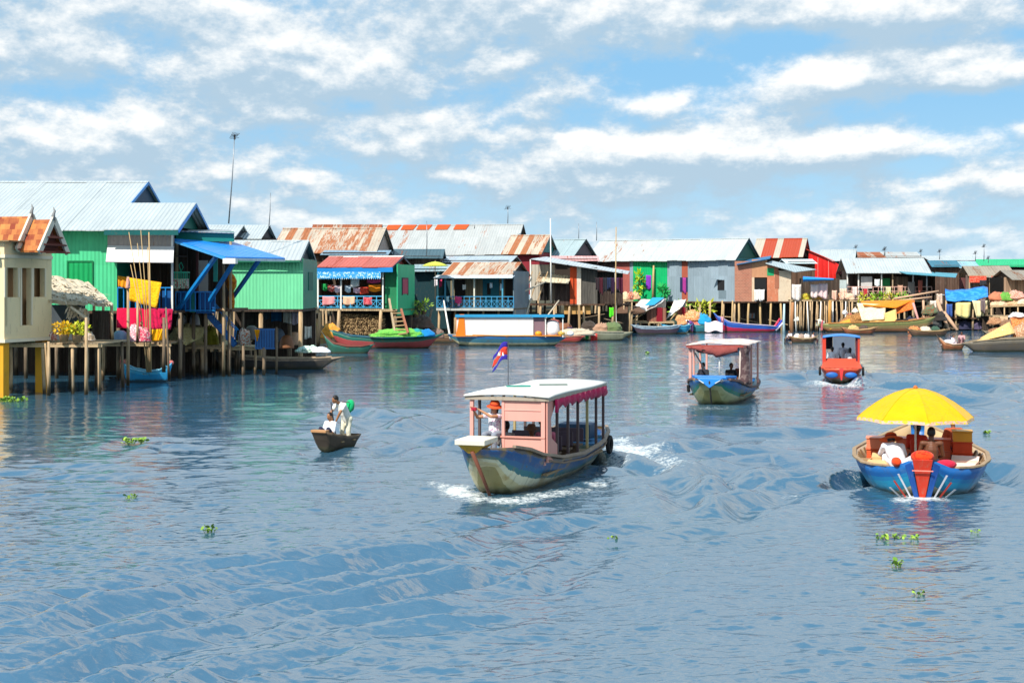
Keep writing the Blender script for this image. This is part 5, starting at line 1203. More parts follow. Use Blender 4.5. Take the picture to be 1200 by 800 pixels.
# yellow towels, magenta cloth and washing below the veranda
def towel(pts, col, lab, col2=None, th=.02, nm='towel'):
    o0 = pts[0].copy(); A_, B_, C_, D_ = [p-o0 for p in pts]; g = []
    for i in range(9):
        t_ = i/8; g.append([A_.lerp(B_, j/12).lerp(D_.lerp(C_, j/12), t_)+Vector((0, -.06*math.sin(j*1.1+t_*2)*(.3+t_), 0)) for j in range(13)])
    return tag(MB().sheet(g, th).build(nm, cloth(col, col2, scale=5), None, True, loc=o0), lab, 'laundry')
towel([P(150,325,71.4), P(189.5,331,71.4), P(184,361,71), P(151,352,71)], '#f0b81e', 'big yellow towel over the blue railing of the large green house', '#e8a010')
towel([P(138,323,71.8), P(150,325,71.8), P(149,338,71.6), P(139,336,71.6)], '#d8901a', 'small ochre towel left of the big yellow towel')
towel([P(137,361,71.2), P(175,361,71.2), P(174,386,70.6), P(137,384,70.6)], '#c8123e', 'flat crimson sheet hanging left half under the veranda')
# pleated cloth gathered to one corner
o0 = P(175,361,71.0); g = []
for i in range(9):
    t_ = i/8; row = []
    for j in range(25):
        s_ = j/24; a = P(175,361,71)-o0; bq = P(203,362,71)-o0; c_ = P(200,386,70.4)-o0; d_ = P(174,386,70.4)-o0
        top = a.lerp(bq, s_); bot = d_.lerp(c_, s_); pp = (bq.lerp(d_.lerp(c_, s_) if True else bot, t_)).lerp(top.lerp(bot, t_), .55); pp = top.lerp(bot, t_); pp.y -= .10*math.sin(s_*34-6*t_)*(1-.2*s_); row.append(pp)
    g.append(row)
tag(MB().sheet(g, .02).build('pleated_sheet', cloth('#c01648', '#a81240', scale=2), None, True, loc=o0), 'pleated magenta sheet gathered at the right below the veranda', 'laundry')
towel([P(178,386,70), P(197,385,70), P(195,398,69.8), P(179,400,69.8)], '#f0a80e', 'orange yellow cloth hanging below the pleated magenta sheet')
lump(141, 400, 70, .42, .35, .55, '#7a96ae', 'blue grey wash tub under the crimson sheet', 'wash_tub', 'tub', mat=plain('tub_plastic', '#7a96ae', .4)); lump(157, 400, 69.5, .35, .3, .75, '#e2a0a8', 'pink and white heap of washing beside the wash tub', 'laundry_heap', 'laundry', '#f4ece8'); lump(170, 400, 69.2, .3, .3, .6, '#d8506a', 'red pink heap of washing behind the fishing poles', 'laundry_heap', 'laundry', '#e8c0b8')
person('person in a pink top squatting by the washing on the jetty', P(166, 396, 70.2), -20, seated(knL=(-.14,-.3,.42), knR=(.14,-.3,.42), anL=(-.12,-.28,-.02), anR=(.12,-.28,-.02)), '#e29aa8', '#a8344a', .95, skin=SKIN, fine=.02)
for (u, v0, v1, d, lab, r) in [(150,324,452,66.8,'tall crooked pole with a pink rag at its top left of the blue canoe',.075),(161,352,402,69,'short pole in front of the crimson sheet',.06),(57,400,463,61,'jetty pole standing in the water near the yellow pillar',.075),(54.5,402,455,61.5,'thin slanting pole beside the jetty pole by the pillar',.05),(192,372,436,66.5,'mooring post with a dark collar right of the blue canoe',.085),(196,360,445,67.5,'slanting mooring pole crossing the dark collared post',.055),(101,372,466,61.3,'pale pole rising through the jetty below the flowers',.08),
                              (262,302,441,74,'tall pale pole in front of the blue stairs',.085),(285,405,446,75,'dark short post under the second landing by the tall pale pole',.09),(309,407,446,75,'dark short post under the blue slatted crate',.085),(324,383,442,75.5,'dark slim post right of the blue slatted crate',.06),(219,360,395,78,'leaning grey board pole behind the cream tarp',.06)]:
    pole([P(u+(2 if 'slant' in lab or 'lean' in lab else 0), v1, d), P(u+.4, (v0+v1)/2, d), P(u-(1.5 if 'slant' in lab or 'lean' in lab else 0), v0, d)], r, lab, post_d if 'dark' in lab else post_m)
lump(150, 338, 66.7, .11, .10, .5, '#d8a090', 'pinkish rag tied round the tall crooked pole', 'rag', 'rag')
# bird cage
c0 = P(212, 338, 73); t_ = thing('bird_cage', 'small green topped cage with bright cloth hanging on the porch corner', 'cage', c0)
b = MB()
for k in range(9): b.bar((-.36+.09*k, -.25, 0), (-.36+.09*k, -.25, .8), .02).bar((-.36+.09*k, .25, 0), (-.36+.09*k, .25, .8), .02)
b.box(-.4,.4,-.28,.28,.8,.86); b.build('wire_frame', paint('#3ab890', .5), t_); MB().box(-.36,.36,-.2,.2,0,.5).build('bright_lining', cloth('#e8d8c0', '#c8404a', scale=4), t_); MB().tube([(0,0,.86),(-.1,0,1.2),(.02,0,1.35)], .02, 5).tube([(0,0,.86),(.12,0,1.1),(.02,0,1.35)], .02, 5).build('hanger', paint('#3ab890', .5), t_)
# blue canoe with fishing poles
bc, tb, L = boat('small turquoise canoe with raised ends moored below the washing', 142, 202, 447, .42, [(0,'#1f6f98'),(.25,'#2a9fd4'),(.8,'#48b8e0'),(1.04,'#8fd4ea'),(1.4,'#3f8fb0')], (1.0,.62,.5,.56,.95), dirt=.12, rake=(.15,.15), keel=-.1)
for s, y in ((0,.06),(1,L-.06)): MB().ell((0, y, .98 if s == 0 else .93), (.09,.14,.12), 8, 6).build('red_tip', paint('#c86a68', .6), bc, True)
for i, (u1, v1, u0, lab) in enumerate([(151,272,172,'longest fishing pole leaning left over the white awning'),(161,285,174,'second bamboo fishing pole left of the thick one'),(165,270,175,'bamboo fishing pole leaning slightly left of the pale thick one'),(173,290,176,'thin fishing pole nearly upright in the turquoise canoe'),(174.5,272,177,'pale thick bamboo pole standing straight in the turquoise canoe'),(153,310,173,'shorter pole leaning furthest left from the turquoise canoe')]):
    d = 69.2; p0, p1 = P(u0, 436, d), P(u1, v1, d); pole([p0, p0.lerp(p1,.5)+Vector((.12*(u0-u1)/20,0,0)), p1], .022 if i != 4 else .036, lab, bamboo, 'fishing_pole', 'fishing pole', 'fishing poles in the turquoise canoe')
# landing by the stairs
j2 = platform('wooden landing with joist ends below the blue stairs', 203, 268, 405, 76, 7, 3, ends=True, name='landing', rows=3, r=.1); add_backing(j2, 6, j2.z-.4)
j3 = platform('narrow plank landing carrying the blue slatted crate', 262, 300, 406.5, 76.2, 3, 2, name='landing')
towel([P(204,383,75.6), P(240,383,76), P(238,394,75.4), P(215,406,75.2)], '#e8d89a', 'cream tarp thrown over the goods on the landing', '#dcc888')
lump(222, 404, 77, 1.1, .6, 1.0, '#cdbd88', 'goods heaped under the cream tarp', 'covered_heap', 'goods'); lump(247, 404, 77, .45, .4, .95, '#7a7420', 'olive sack on the landing by the stairs', 'sack', 'sack')
for (u, v, c, lab) in [(213,383,'#d8d0c8','pale tin behind the cream tarp'),(228,382,'#b8b0b0','grey pot standing behind the cream tarp'),(240,399,'#a89080','brown jar at the right edge of the cream tarp')]: lump(u, v, 77.6, .3, .3, .7, c, lab, 'pot', 'pot', mat=plain('pot_clay', c, .6))
slat_crate(299, 322, 385, 409, 75.6, 1.2, '#3f78b8', 'blue slatted crate with an orange cloth hanging on it')
towel([P(298,386,75.3), P(304.5,386,75.3), P(303.5,393,75.2), P(301.5,400,75.2)], '#f0a010', 'pointed orange cloth on the blue slatted crate')
lump(286, 404, 76.6, .35, .3, .8, '#e8dcc8', 'white bags leaning by the foot of the blue stairs', 'bag', 'bag', '#d8784a')
boat('long weathered grey boat moored under the second green house', 243, 404, 432, .62, [(0,'#3c3a38'),(.4,'#4b4743'),(.86,'#a8917a'),(1.04,'#b9a286'),(1.4,'#7d6a55')], (.7,.62,.6,.72,1.5), flip=True, dirt=.35, rake=(1.2,.5))
boat('narrow boat with a green and white prow behind the grey boat', 268, 346, 420, .5, [(0,'#5a4a3e'),(.4,'#2f7a5a'),(.8,'#d8d4c8'),(1.04,'#b8745a'),(1.4,'#8a6a50')], (.6,.7,.75,.9,1.7), flip=True, dirt=.2)
boat('dark hull with a dark green prow nosing out beside the grey boat', 376, 440, 414, .5, [(0,'#2e2a28'),(.4,'#1f5a4a'),(.8,'#2a6a5a'),(1.04,'#8a4a40'),(1.4,'#6a5a48')], (1.6,.7,.5,.5,.7), dirt=.2)
lump(362, 413, 81.5, .8, .4, .35, '#d8e8d8', 'pale green nets piled in the grey boat', 'net_pile', 'nets', '#8ab8a0'); lump(376, 413, 81.3, .5, .35, .3, '#e8ecf0', 'white plastic sheet crumpled at the end of the grey boat', 'plastic_sheet', 'sheet')
for (u, v, d, c, lab) in [(336,408,86,'#8a5a3a','brown jar in the shade under the second green house'),(326,400,87,'#4a5a6a','grey barrel in the shade under the second green house'),(345,404,88,'#c8a080','light basket in the shade under the second green house'),(295,398,80,'#6a6258','grey pots under the left end of the second green house')]: lump(u, v, d, .45, .4, .8, c, lab, 'jar', 'jar', mat=plain('pot_clay', c, .6))

# ---- masts
antenna(268, 157, 262, 82, 'tallest television antenna on a thin mast above the pale roofs at the left', lean=7)
antenna(315, 226, 268, 95, 'short bare mast right of the tallest antenna', False, .03, 2)

# ---- roofs behind
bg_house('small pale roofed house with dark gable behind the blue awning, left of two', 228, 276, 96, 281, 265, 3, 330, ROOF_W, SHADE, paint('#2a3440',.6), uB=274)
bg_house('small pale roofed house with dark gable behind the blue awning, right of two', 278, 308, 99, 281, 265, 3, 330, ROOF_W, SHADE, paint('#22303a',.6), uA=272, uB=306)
h = bg_house('house with rust striped orange roof behind the second green house', 318, 438, 118, 297, 268, 4.6, 345, ROOF_R, BROWNW, paint('#b8a498', .8), rot=-4, trim=paint('#2e3a40', .6))
bg_house('far house whose ridge shows red rust patches above the striped roof', 362, 440, 140, 285, 264, 4, 335, ROOF_R2, BROWNW, paint('#b8a498', .8))
h = bg_house('very long house with a wide pale roof and rusty ridge spots', 432, 600, 150, 299, 264, 6.5, 350, ROOF_W2, SHADE, paint('#22303a', .7), rot=-8, trim=paint('#2e3a40', .6))
x0, x1, ze, zr, half, ov, yb, zb = h.e
for k, f in enumerate((.05,.16,.27,.40,.53)):
    x = x0+(x1-x0)*f; h.put('rusty_sheet', paint('#c0501e', .8, .25, 4, .2, '#8a3a1c'), MB().quad(Vector((x, half-.1, zr+.07)), Vector((x+1.5, half-.1, zr+.07)), Vector((x+1.3, half-1.3, zr+.07-1.2*(zr-ze)/(half+ov))), Vector((x-.1, half-1.3, zr+.07-1.2*(zr-ze)/(half+ov))), .03))
# ---- red roofed veranda house with laundry
h = House('stilt_house', 'stilt house with red roof, blue lace valance and laundry on its veranda', 371, 466, 108, -12, 'house')
RED = corr('#b85a4a', 'x', .3, .1, '#98402f', svar=.1); zf = h.Z(362, h.w/2)
h.roof(RED, 371, 460, 313.5, 301, 2.35, .55, .06); e = h.e; zE = e[2]; h.ridge(paint('#d8d0c8', .6)); h.gable(paint('#a83a3c', .6), .35, 1, paint('#1c3a54', .5))
h.put('fascia', BLUE, MB().box(e[0], e[1], -.5, -.46, zE-.35, zE+.02))
va = MB(); n = 64; x0, x1 = h.X(372), h.X(449)
g = [[(x0+(x1-x0)*j/n, -.58, zE-.33), (x0+(x1-x0)*j/n, -.58, zE-.62), (x0+(x1-x0)*j/n, -.58, zE-.75-.16*(j % 2))] for j in range(n+1)]
h.put('lace_valance', cloth('#3f9fd8', '#bfe0ee', scale=3), va.sheet(g, .015))
h.floor(DECK, zf, 0, h.w, -.2, 4.7); xg = h.X(449)
h.put('wall', DARKW, MB().box(0, xg, 2.4, 2.46, zf, zE+.3)); h.put('wall', paint('#1f7a50', .6, .2), MB().box(xg, h.w, .5, .58, zf, zE+.3)); h.put('wall', paint('#38b47c', .55, .15, 2, .15, '#4a7a5a'), MB().box(h.w-.08, h.w, 0, 4.7, zf-.5, zE+.25)); h.put('wall', DARKW_Y, MB().box(0, .08, 0, 4.7, zf, zE+.2)); h.put('wall', paint('#1f7a50', .6), MB().box(0, h.w-.1, 4.7, 4.78, zf, zE+.2))
o = h.put('window', paint('#b8485a', .6), MB().box(h.w+.003, h.w+.05, 1.2, 2.6, zf+1.15, zf+2.3)); h.put('frame', paint('#5a3a48', .6), MB().box(h.w+.003, h.w+.07, 1.08, 1.19, zf+1.05, zf+2.4).box(h.w+.003, h.w+.07, 2.61, 2.72, zf+1.05, zf+2.4).box(h.w+.003, h.w+.07, 1.19, 2.61, zf+2.31, zf+2.4), o)
h.railing(paint('#4aa8d0', .5, .1), 373, 449, 347, 361, -.05, 10); 
for u in (373, 400, 449): h.put('veranda_post', white_p, MB().bar((h.X(u), -.05, zf), (h.X(u), -.05, zE-.3), .11))
for i, (x, y) in enumerate(((.3,0),(h.X(398),-.1),(h.X(447),-.1),(h.w-.2,.2),(.3,4.5),(h.w*.5,4.5),(h.w-.2,4.5))): h.put('stilt', post_m if y < .2 else post_d, MB().tube([(x-.25*(y < .1), y, -.8), (x-.1, y, 1), (x, y, zf-.1)], .13, 7), smooth=True)
add_backing(h, 3.6, zf)
D0_ = 108.6
for (u0, u1, v, vb, c, c2, lab) in [(377,383.5,332,340,'#2fae58',None,'green shirt at the left end of the veranda washing line'),(384,392,333,341,'#d8443c','#f0c8b8','red and white shirt second from left on the veranda line'),(392,399.5,334,342,'#f4d8e0',None,'pale pink shirt left of the veranda post'),(411,421,326,336,'#f2efe8',None,'white towel hanging highest on the veranda'),(404,411,334,342,'#cfe0ea',None,'light blue cloth right of the veranda post'),(414,422,337,343,'#f4c8d4',None,'pink cloth below the white towel'),(422,432,336,344,'#e23a2a','#f06a4a','scarlet shirt on the veranda line'),(432,446,333,341,'#f08a1e',None,'long orange cloth at the right of the veranda line'),(430,446,327,331,'#d84a78',None,'magenta cloth tucked under the eave at the right'),
                            (378,393,347,357,'#f09a98',None,'salmon towel over the veranda railing at the left'),(402,416,347,356.5,'#f0bc98',None,'peach towel over the middle of the veranda railing'),(426,436,348,357,'#d84050','#e88a8a','red towel over the right of the veranda railing')]:
    dd = h.oy+h.X((u0+u1)/2)*h.s; hang(u0, u1, v, vb, dd-.15 if v > 345 else dd+.5, c, lab, col2=c2, folds=1.5, amp=.06)
# firewood
fw = thing('firewood_stack', 'big stack of split firewood under the red roofed veranda', 'firewood', P(420, 392, 109), -12); q = random.Random(4); ends = MB()
for r_ in range(15):
    for c_ in range(34):
        x = -1.65+c_*.107+q.uniform(-.03,.03)+(.05 if r_ % 2 else 0); z = .05+r_*.105+q.uniform(-.02,.02)
        if z > 1.60-.05*abs(x)+q.uniform(-.1,.06): continue
        rr = q.uniform(.035,.058); a = q.uniform(0,6); y0_ = q.uniform(-.12,.05)
        ends.loft([[Vector((x+math.cos(a+k*1.2566)*rr, y0_+yy, z+math.sin(a+k*1.2566)*rr)) for k in range(5)] for yy in (0,.7)])
mt, t, bb = new_mat('split_wood'); ge = t.n('ShaderNodeNewGeometry'); t.l(t.mix(ge.outputs['Random Per Island'], lin('#5a4028'), lin('#c8a878')), bb.inputs['Base Color']); bb.inputs['Roughness'].default_value = .9
o = ends.build('split_logs', mt, fw); MB().box(-1.85,1.95,.05,.75,-.7,0).build('rack', post_d, fw)
# ladder
ld = thing('ladder', 'wooden ladder leaning from the boat up to the red roofed veranda', 'ladder', P(462, 392, 106.5)); o0 = P(462,392,106.5)
for a, b_ in (((463,392,105.8),(456,350,107.5)),((478,390,105.5),(470,362,107)),): MB().bar(P(*a)-o0, P(*b_)-o0, .14).build('rail', paint('#b8a080' if a[0] < 470 else '#a86a50', .7), ld)
for k in range(6): t_ = k/6; MB().bar((P(463,392,105.8)-o0).lerp(P(458,362,107)-o0, t_), (P(478,390,105.5)-o0).lerp(P(470,362,107)-o0, t_), .09).build('rung', wood_p, ld)
tag(MB().bar((0,0,0),(1.0,0,0),.5,.06).build('landing_board', wood_p, None, loc=P(448,364.5,107)), 'small plank step at the top of the ladder', 'plank')
rb, tb, L = boat('long red and green boat with green tarp moored by the firewood', 376, 522, 408, .75, [(0,'#5a3a34'),(.35,'#b04a48'),(.74,'#c05450'),(.78,'#1f6a5a'),(1.0,'#2a7a64'),(1.04,'#2a6a80'),(1.4,'#7a5a48')], (1.75,.95,.75,.8,1.2), dirt=.2, rake=(1.5,1.2))
lump(466, 394.5, 106.2, 2.0, .6, .55, '#7ac050', 'bright green tarp heaped in the red and green boat', 'tarp', 'tarp', '#58a848'); lump(488, 394, 106.4, .8, .5, .5, '#2f9a94', 'teal tarp beside the bright green tarp', 'tarp', 'tarp'); lump(499, 394, 106.5, .7, .5, .5, '#1f7fc0', 'blue tarp at the right end of the red and green boat', 'tarp', 'tarp')
lump(388, 396, 107.4, .7, .4, 1.0, '#e8a040', 'orange sacking behind the prow of the red and green boat', 'sack', 'sack')
boat('grey boat end poking out behind the red and green boat', 497, 548, 401, .5, [(0,'#4a3a30'),(.4,'#8a6a50'),(.85,'#a88a6a'),(1.04,'#c0a080'),(1.4,'#8a7058')], (1.0,.7,.6,.6,.8), dirt=.3)
lump(511, 396, 113, .7, .5, .7, '#8a7468', 'brown bundle lying between the red boat and the house boat', 'bundle', 'bundle')
# stuff between the two veranda houses
bg_house('dark low roofed house squeezed behind the red roofed house', 452, 516, 124, 303, 293, 3, 385, corr('#3c5a62', 'x', .3, .1, svar=.1), DARKW, SHADE)
bg_house('house with white edged dark blue roof just behind the red roof', 378, 452, 116, 299, 294.5, 2, 360, corr('#7d98a8', 'x', .3, 0, svar=.05), SHADE, SHADE)
sh = bg_house('dark teal shed with a flat pale roof left of the teal veranda house', 486, 528, 121, 318, 311, 2.5, 385, corr('#9fb4b8', 'x', .3, .1, svar=.05), paint('#17393f', .8, .3), SHADE)
um2 = thing('parasol', 'yellow green parasol in front of the dark roofs', 'umbrella', P(510, 333, 117)); g = []
for i in range(5):
    q_ = i/4; g.append([(math.cos(2*math.pi*k/16)*.05+math.cos(2*math.pi*k/16)*1.05*q_, math.sin(2*math.pi*k/16)*1.05*q_, 1.85-.35*q_**1.6) for k in range(17)])
MB().sheet(g, .02).build('canopy', cloth('#cfd84a', var=.1), um2, True); MB().tube([(0,0,-1.2),(0,0,1.95)], .03, 6).build('pole', post_m, um2)
for (u, v, c1, c2, lab) in [(497,368,'#5a8a1e','#a8b830','bush with yellow green leaves beside the green house wall'),(488,372,'#6a7a2a','#a8b050','straggling plant at the foot of the green wall')]: pot_plant(u, v, 112, .5, .7, lab, c1, c2, n=45, L=.4, W=.16)
for i, (p0, p1, lab) in enumerate([((486,392,112),(497,352,114),'grey pole leaning right between the veranda houses'),((505,388,113),(492,358,114),'grey pole leaning left between the veranda houses'),((500,390,113),(506,362,114),'dark slim pole between the veranda houses')]): pole([P(*p0), P(*p0).lerp(P(*p1), .5), P(*p1)], .10, lab, post_d)
lump(494, 384, 113, 1.0, .6, .9, '#6a5a50', 'brown heap of nets between the veranda houses', 'net_pile', 'nets')

# ---- teal veranda house
h = House('stilt_house', 'teal veranda house with rusty striped roof behind the white sided houseboat', 513, 603, 118, -14, 'house')
h.roof(ROOF_R, 517, 600, 323, 308, 2.6, .8, .06); e = h.e; zE = e[2]; h.gable(paint('#2a2c32', .7), .3, 1); zf = h.Z(361, h.w/2)
h.put('fascia', paint('#cfd6da', .5), MB().box(e[0]-.4, e[1]+.1, -.86, -.82, zE-.22, zE+.06)); h.put('eave_sheet', corr('#cdd8dc', 'x', .3), MB().quad(Vector((e[0]-.6,-1.1,zE-.2)), Vector((e[1]+.1,-1.1,zE-.2)), Vector((e[1]+.1,-.2,zE+.0)), Vector((e[0]-.6,-.2,zE+.0)), .04))
h.floor(DECK, zf, 0, h.w, -.4, 5.2); TW = boards('#8a8068', 'x', .25, .15)
h.put('wall', TW, MB().box(0, h.w-.1, 1.6, 1.68, zf, zE+.5)); h.put('wall', corr('#6f8088', 'y', .25, 0, svar=.12), MB().box(h.w-.08, h.w, -.2, 5.2, zf-.7, zE+.4)); h.put('wall', paint('#1c5560', .7), MB().box(0, .08, -.1, 5.2, zf, zE+.3))
h.put('wall', paint('#1a6a80', .6, .15, 2, .12), MB().box(h.X(566,1.6), h.X(585,1.6), 1.52, 1.597, zf, zE+.3))
for (u0, u1, v0, v1, c, nm) in ((533,545,328,350,'#14100e','doorway'),(571,575,332,345,'#101418','window'),(592,602,326,356,'#1a1414','doorway')): h.window(u0, u1, v0, v1, c, 1.5, name=nm)
h.railing(paint('#3f8fb8', .5, .12, 3, .15), 512, 602, 347.5, 361, -.35, 14); h.put('skirt_beam', paint('#b8bcb4', .7), MB().box(0, h.w, -.46, -.42, zf-.2, zf-.02))
for u in (523, 532, 557, 590): h.put('veranda_post', paint('#d8d4c0' if u in (532, 557) else '#4a98b0', .6), MB().bar((h.X(u), -.3, zf), (h.X(u), -.3, zE-.15), .12))
h.stilts(6, 2, 5.2, zf-.14, .11); add_backing(h, 3.5, zf)
for (u0, u1, v, vb, c, lab) in [(509,513,327,335,'#e8e0e4','white cloth hung at the left eave corner of the teal house'),(513,518,327,336,'#d8446a','red cloth hung at the left eave corner of the teal house'),(533,541,347,355,'#e8487a','pink towel on the teal veranda railing'),(536,539,354,358,'#f0b0c8','pale pink rag below the pink towel'),(523,526,347,353,'#c8ecf0','pale cyan cloth on the teal railing'),(542,546,333,339,'#e8e4dc','white shirt in the teal house doorway'),(574,577,331,337,'#dfe6ea','light shirt hung left on the blue wall panel'),(586,589,332,340,'#dfe6ea','light shirt hung right on the blue wall panel')]:
    dd = h.oy+h.X((u0+u1)/2)*h.s; hang(u0, u1, v, vb, dd-.45 if v > 342 else dd+.2, c, lab, folds=1, amp=.03)
pole([P(528,398,114.5), P(524,376,116), P(520,352,117)], .08, 'white oar like pole leaning against the teal railing', white_p)
bg_house('house under a long pale lean-to roof behind the teal veranda house', 506, 596, 127, 308, 301, 2.5, 350, corr('#a8b4ba', 'x', .3, .05, svar=.05), SHADE, SHADE, rot=-10)
# ---- house boat
hb_, tb, L = boat('moored houseboat with a long whitish side and turquoise roof edge', 524, 664, 405, 1.0, [(0,'#4a4030'),(.3,'#c0b48a'),(.52,'#b8b8a0'),(.56,'#3f7888'),(.8,'#2f6aa0'),(.95,'#8a9a90'),(1.04,'#d88a3a'),(1.4,'#8a7058')], (.95,.85,.8,.8,.7), dirt=.25, rake=(.5,.6), name='houseboat')
y0_, y1_ = L*.05, L*.72
MB().box(.80,.86,y0_+.3,y1_,.72,2.35).build('side_panel', paint('#f2e4dc', .6, .06, 1, .15, '#d8a890'), hb_); MB().box(-.86,-.80,y0_+.3,y1_,.72,2.35).build('side_panel', paint('#f2e4dc', .6, .06, 1, .15, '#d8a890'), hb_)
MB().box(-.8,.8,y0_+.25,y0_+.31,.72,2.4).build('end_panel', paint('#e8862a', .6, .15), hb_)
MB().prism([(.87,y0_+.25,.75),(.87,y0_+1.0,.75),(.87,y0_+.9,2.5),(.87,y0_+.55,2.5)], (.05,0,0)).build('orange_corner_panel', paint('#ec7e1e', .55, .12), hb_)
MB().box(-1.0,1.0,y0_+.2,y1_+2.4,2.36,2.44).build('roof', paint('#3a9cc0', .5, .12, 2, .15), hb_); MB().box(1.0,1.03,y0_+.2,y1_+2.4,2.26,2.46).build('roof_edge', paint('#2f96c4', .5, .1), hb_)
MB().box(.70,.76,y1_+.02,y1_+.9,.72,2.35).build('dark_panel', paint('#8a6a70', .7), hb_); MB().box(.82,.93,y0_,L*.95,.78,.86).build('side_ledge', paint('#e0862a', .6, .15), hb_)
for y in (y1_+.95, y1_+2.3): MB().bar((.85,y,.7),(.85,y,2.36),.08).build('roof_post', white_p, hb_)
tag(MB().lathe((0,0,0), [(.02,0),(.55,0),(.58,.4),(.5,1.05),(.3,1.2),(.02,1.25)], 14).build('water_tank', paint('#f0e6e0', .5, .06), None, True, loc=hb_.matrix_basis @ Vector((.35, y1_+1.5, .78))), 'white rounded water tank at the right end of the houseboat', 'tank')
for i, (y, c, lab) in enumerate(((y1_+.4,'#e8a020','yellow jerrycan on the houseboat ledge'),(y1_+2.2,'#c8a040','ochre can near the right end of the houseboat'),(y1_+2.9,'#f0ece4','white cloth bundle on the houseboat end'))): w_ = hb_.matrix_basis @ Vector((.75, y, .8)); tag(MB().ell((0,0,.18), (.28,.2,.2), 10, 7).build('container', plain('plastic', c, .45), None, True, loc=w_), lab, 'container')
boat('low grey green boat with a red cloth moored before the brown shack', 628, 742, 399, .7, [(0,'#4a4638'),(.4,'#8a8a70'),(.8,'#9a9880'),(1.04,'#a8a088'),(1.4,'#7d7460')], (.75,.75,.8,.8,.9), flip=True, dirt=.3)
hang(692, 700, 390.5, 399, GW(696,399).y-.95, '#d8403a', 'red cloth hung over the side of the grey green boat', amp=.02); hang(686, 690, 391, 397, GW(688,399).y-.95, '#3aae5a', 'green cloth beside the red cloth on the grey green boat', amp=.02)
lump(676, 393, 121, 1.6, .5, .55, '#c8b8a0', 'tan sheet over the cargo of the grey green boat', 'tarp', 'tarp'); boat('red stern boat tied at the houseboat end', 636, 686, 401, .5, [(0,'#4a3a30'),(.4,'#b04038'),(.8,'#d8584a'),(1.04,'#c88a70'),(1.4,'#8a5a48')], (.8,.55,.45,.5,.55), dirt=.15)
# ---- red walled house with rusty roof, behind
h = bg_house('dark red walled house with rust streaked roof right of the long pale roof', 590, 632, 142, 298, 276, 3.6, 345, ROOF_R, paint('#8a2430', .7, .25), paint('#2a7a78', .6), rot=-14, trim=paint('#2a4a54', .6))
bg_house('weathered grey gabled house behind the brown shack', 636, 676, 146, 302, 281, 3.4, 350, corr('#a0b0b0', 'x', .3, .05, svar=.06), paint('#5a2a30', .7), paint('#6a5a60', .8), rot=-22, trim=paint('#2e3a40', .6), uB=672)
bg_house('pink roofed low house between the grey gable and the brown shack', 650, 700, 138, 306, 301, 2, 345, corr('#d8a09a', 'x', .3, .1), SHADE, SHADE)
# ---- brown shack
h = House('stilt_house', 'brown shack under a slanting white sheet roof with clothes hanging outside', 614, 738, 128, -6, 'house'); zf = h.Z(356, h.w/2)
sheet_roof(h, 'roof', corr('#b9c0c2', 'x', .3, .06, svar=.06), (622,303.5,-1), (736,321,-1), (738,318,4.5), (640,301,4.5), .06)
sheet_roof(h, 'porch_roof', corr('#d8ccae', 'x', .3, .3, '#b89a70', svar=.1), (628,330,-1.2), (666,332,-1.2), (670,323,1.2), (632,321,1.2), .05)
for (u0, u1, v0, v1, y, m_) in ((621,650,310,352,1.4,boards('#b8b0a0','x',.3,.2)),(650,668,326,357,.2,boards('#4a3a34','x',.25,.25)),(668,676,313,356,0,paint('#c84a1e',.7,.2,3,.25,'#8a6a50')),(676,681,311,357,-.05,paint('#d8ccb8',.7)),(681,700,313,356,.1,boards('#5a5650','x',.25,.3)),(700,730,318,358,.6,boards('#3f322c','x',.25,.35))): h.wall('wall', m_, u0, u1, v0, v1, y)
h.window(633, 643, 330, 352, '#14100e', 1.35, name='doorway'); h.floor(BROWNW, zf, 0, h.w, 0, 4.5)
MB()
for k in range(3): h.put('shelf_brace', post_m, MB().bar(h.pt(612+9*k, 352, -.2), h.pt(624+9*k, 318, -.3), .09))
h.stilts(8, 2, 4.5, zf-.14, .11); add_backing(h, 2.4, zf-.9, None, None); h.wall('lower_panel', paint('#c89a5a', .8, .2, 3, .3, '#8a6a48'), 661, 692, 357, 368, .4)
b = h.put('corner_post', white_p, MB().bar(h.pt(621.5, 304, -1), h.pt(622, 352, -1), .1)); h.put('corner_post', white_p, MB().bar(h.pt(721, 320, -1), h.pt(722, 385, -1), .09)); h.put('roof_post', wood_p, MB().bar(h.pt(678.5, 357, -.6), h.pt(679, 389, -.6), .2))
for k, (u, vb, c, lab) in enumerate([(700,340,'#33282c','dark shirt first on the line outside the brown shack'),(704.5,345,'#4a1c26','maroon dress on the line outside the brown shack'),(709,342,'#2a2a30','black trousers on the line outside the brown shack'),(713.5,338,'#2a3350','blue jeans on the line outside the brown shack'),(718,344,'#331f38','purple shirt on the line outside the brown shack'),(723,340,'#4a2a48','mauve shirt last on the line outside the brown shack'),(728,343,'#5a2034','wine red cloth beyond the white post of the brown shack')]): hang(u-2, u+2, 325, vb, 126.8, c, lab, folds=1, amp=.05)
hang(714, 719, 360, 371, 127, '#5ae02a', 'neon green shirt hanging under the brown shack', folds=1)
pole([P(645.5,355,125), P(645.5,310,125), P(645,256,125)], .06, 'tall white mast standing in front of the brown shack', white_p, 'mast'); pole([P(721,388,126), P(721.5,330,126), P(722,266,126)], .055, 'tall thin bamboo mast at the right corner of the brown shack', bamboo, 'mast')
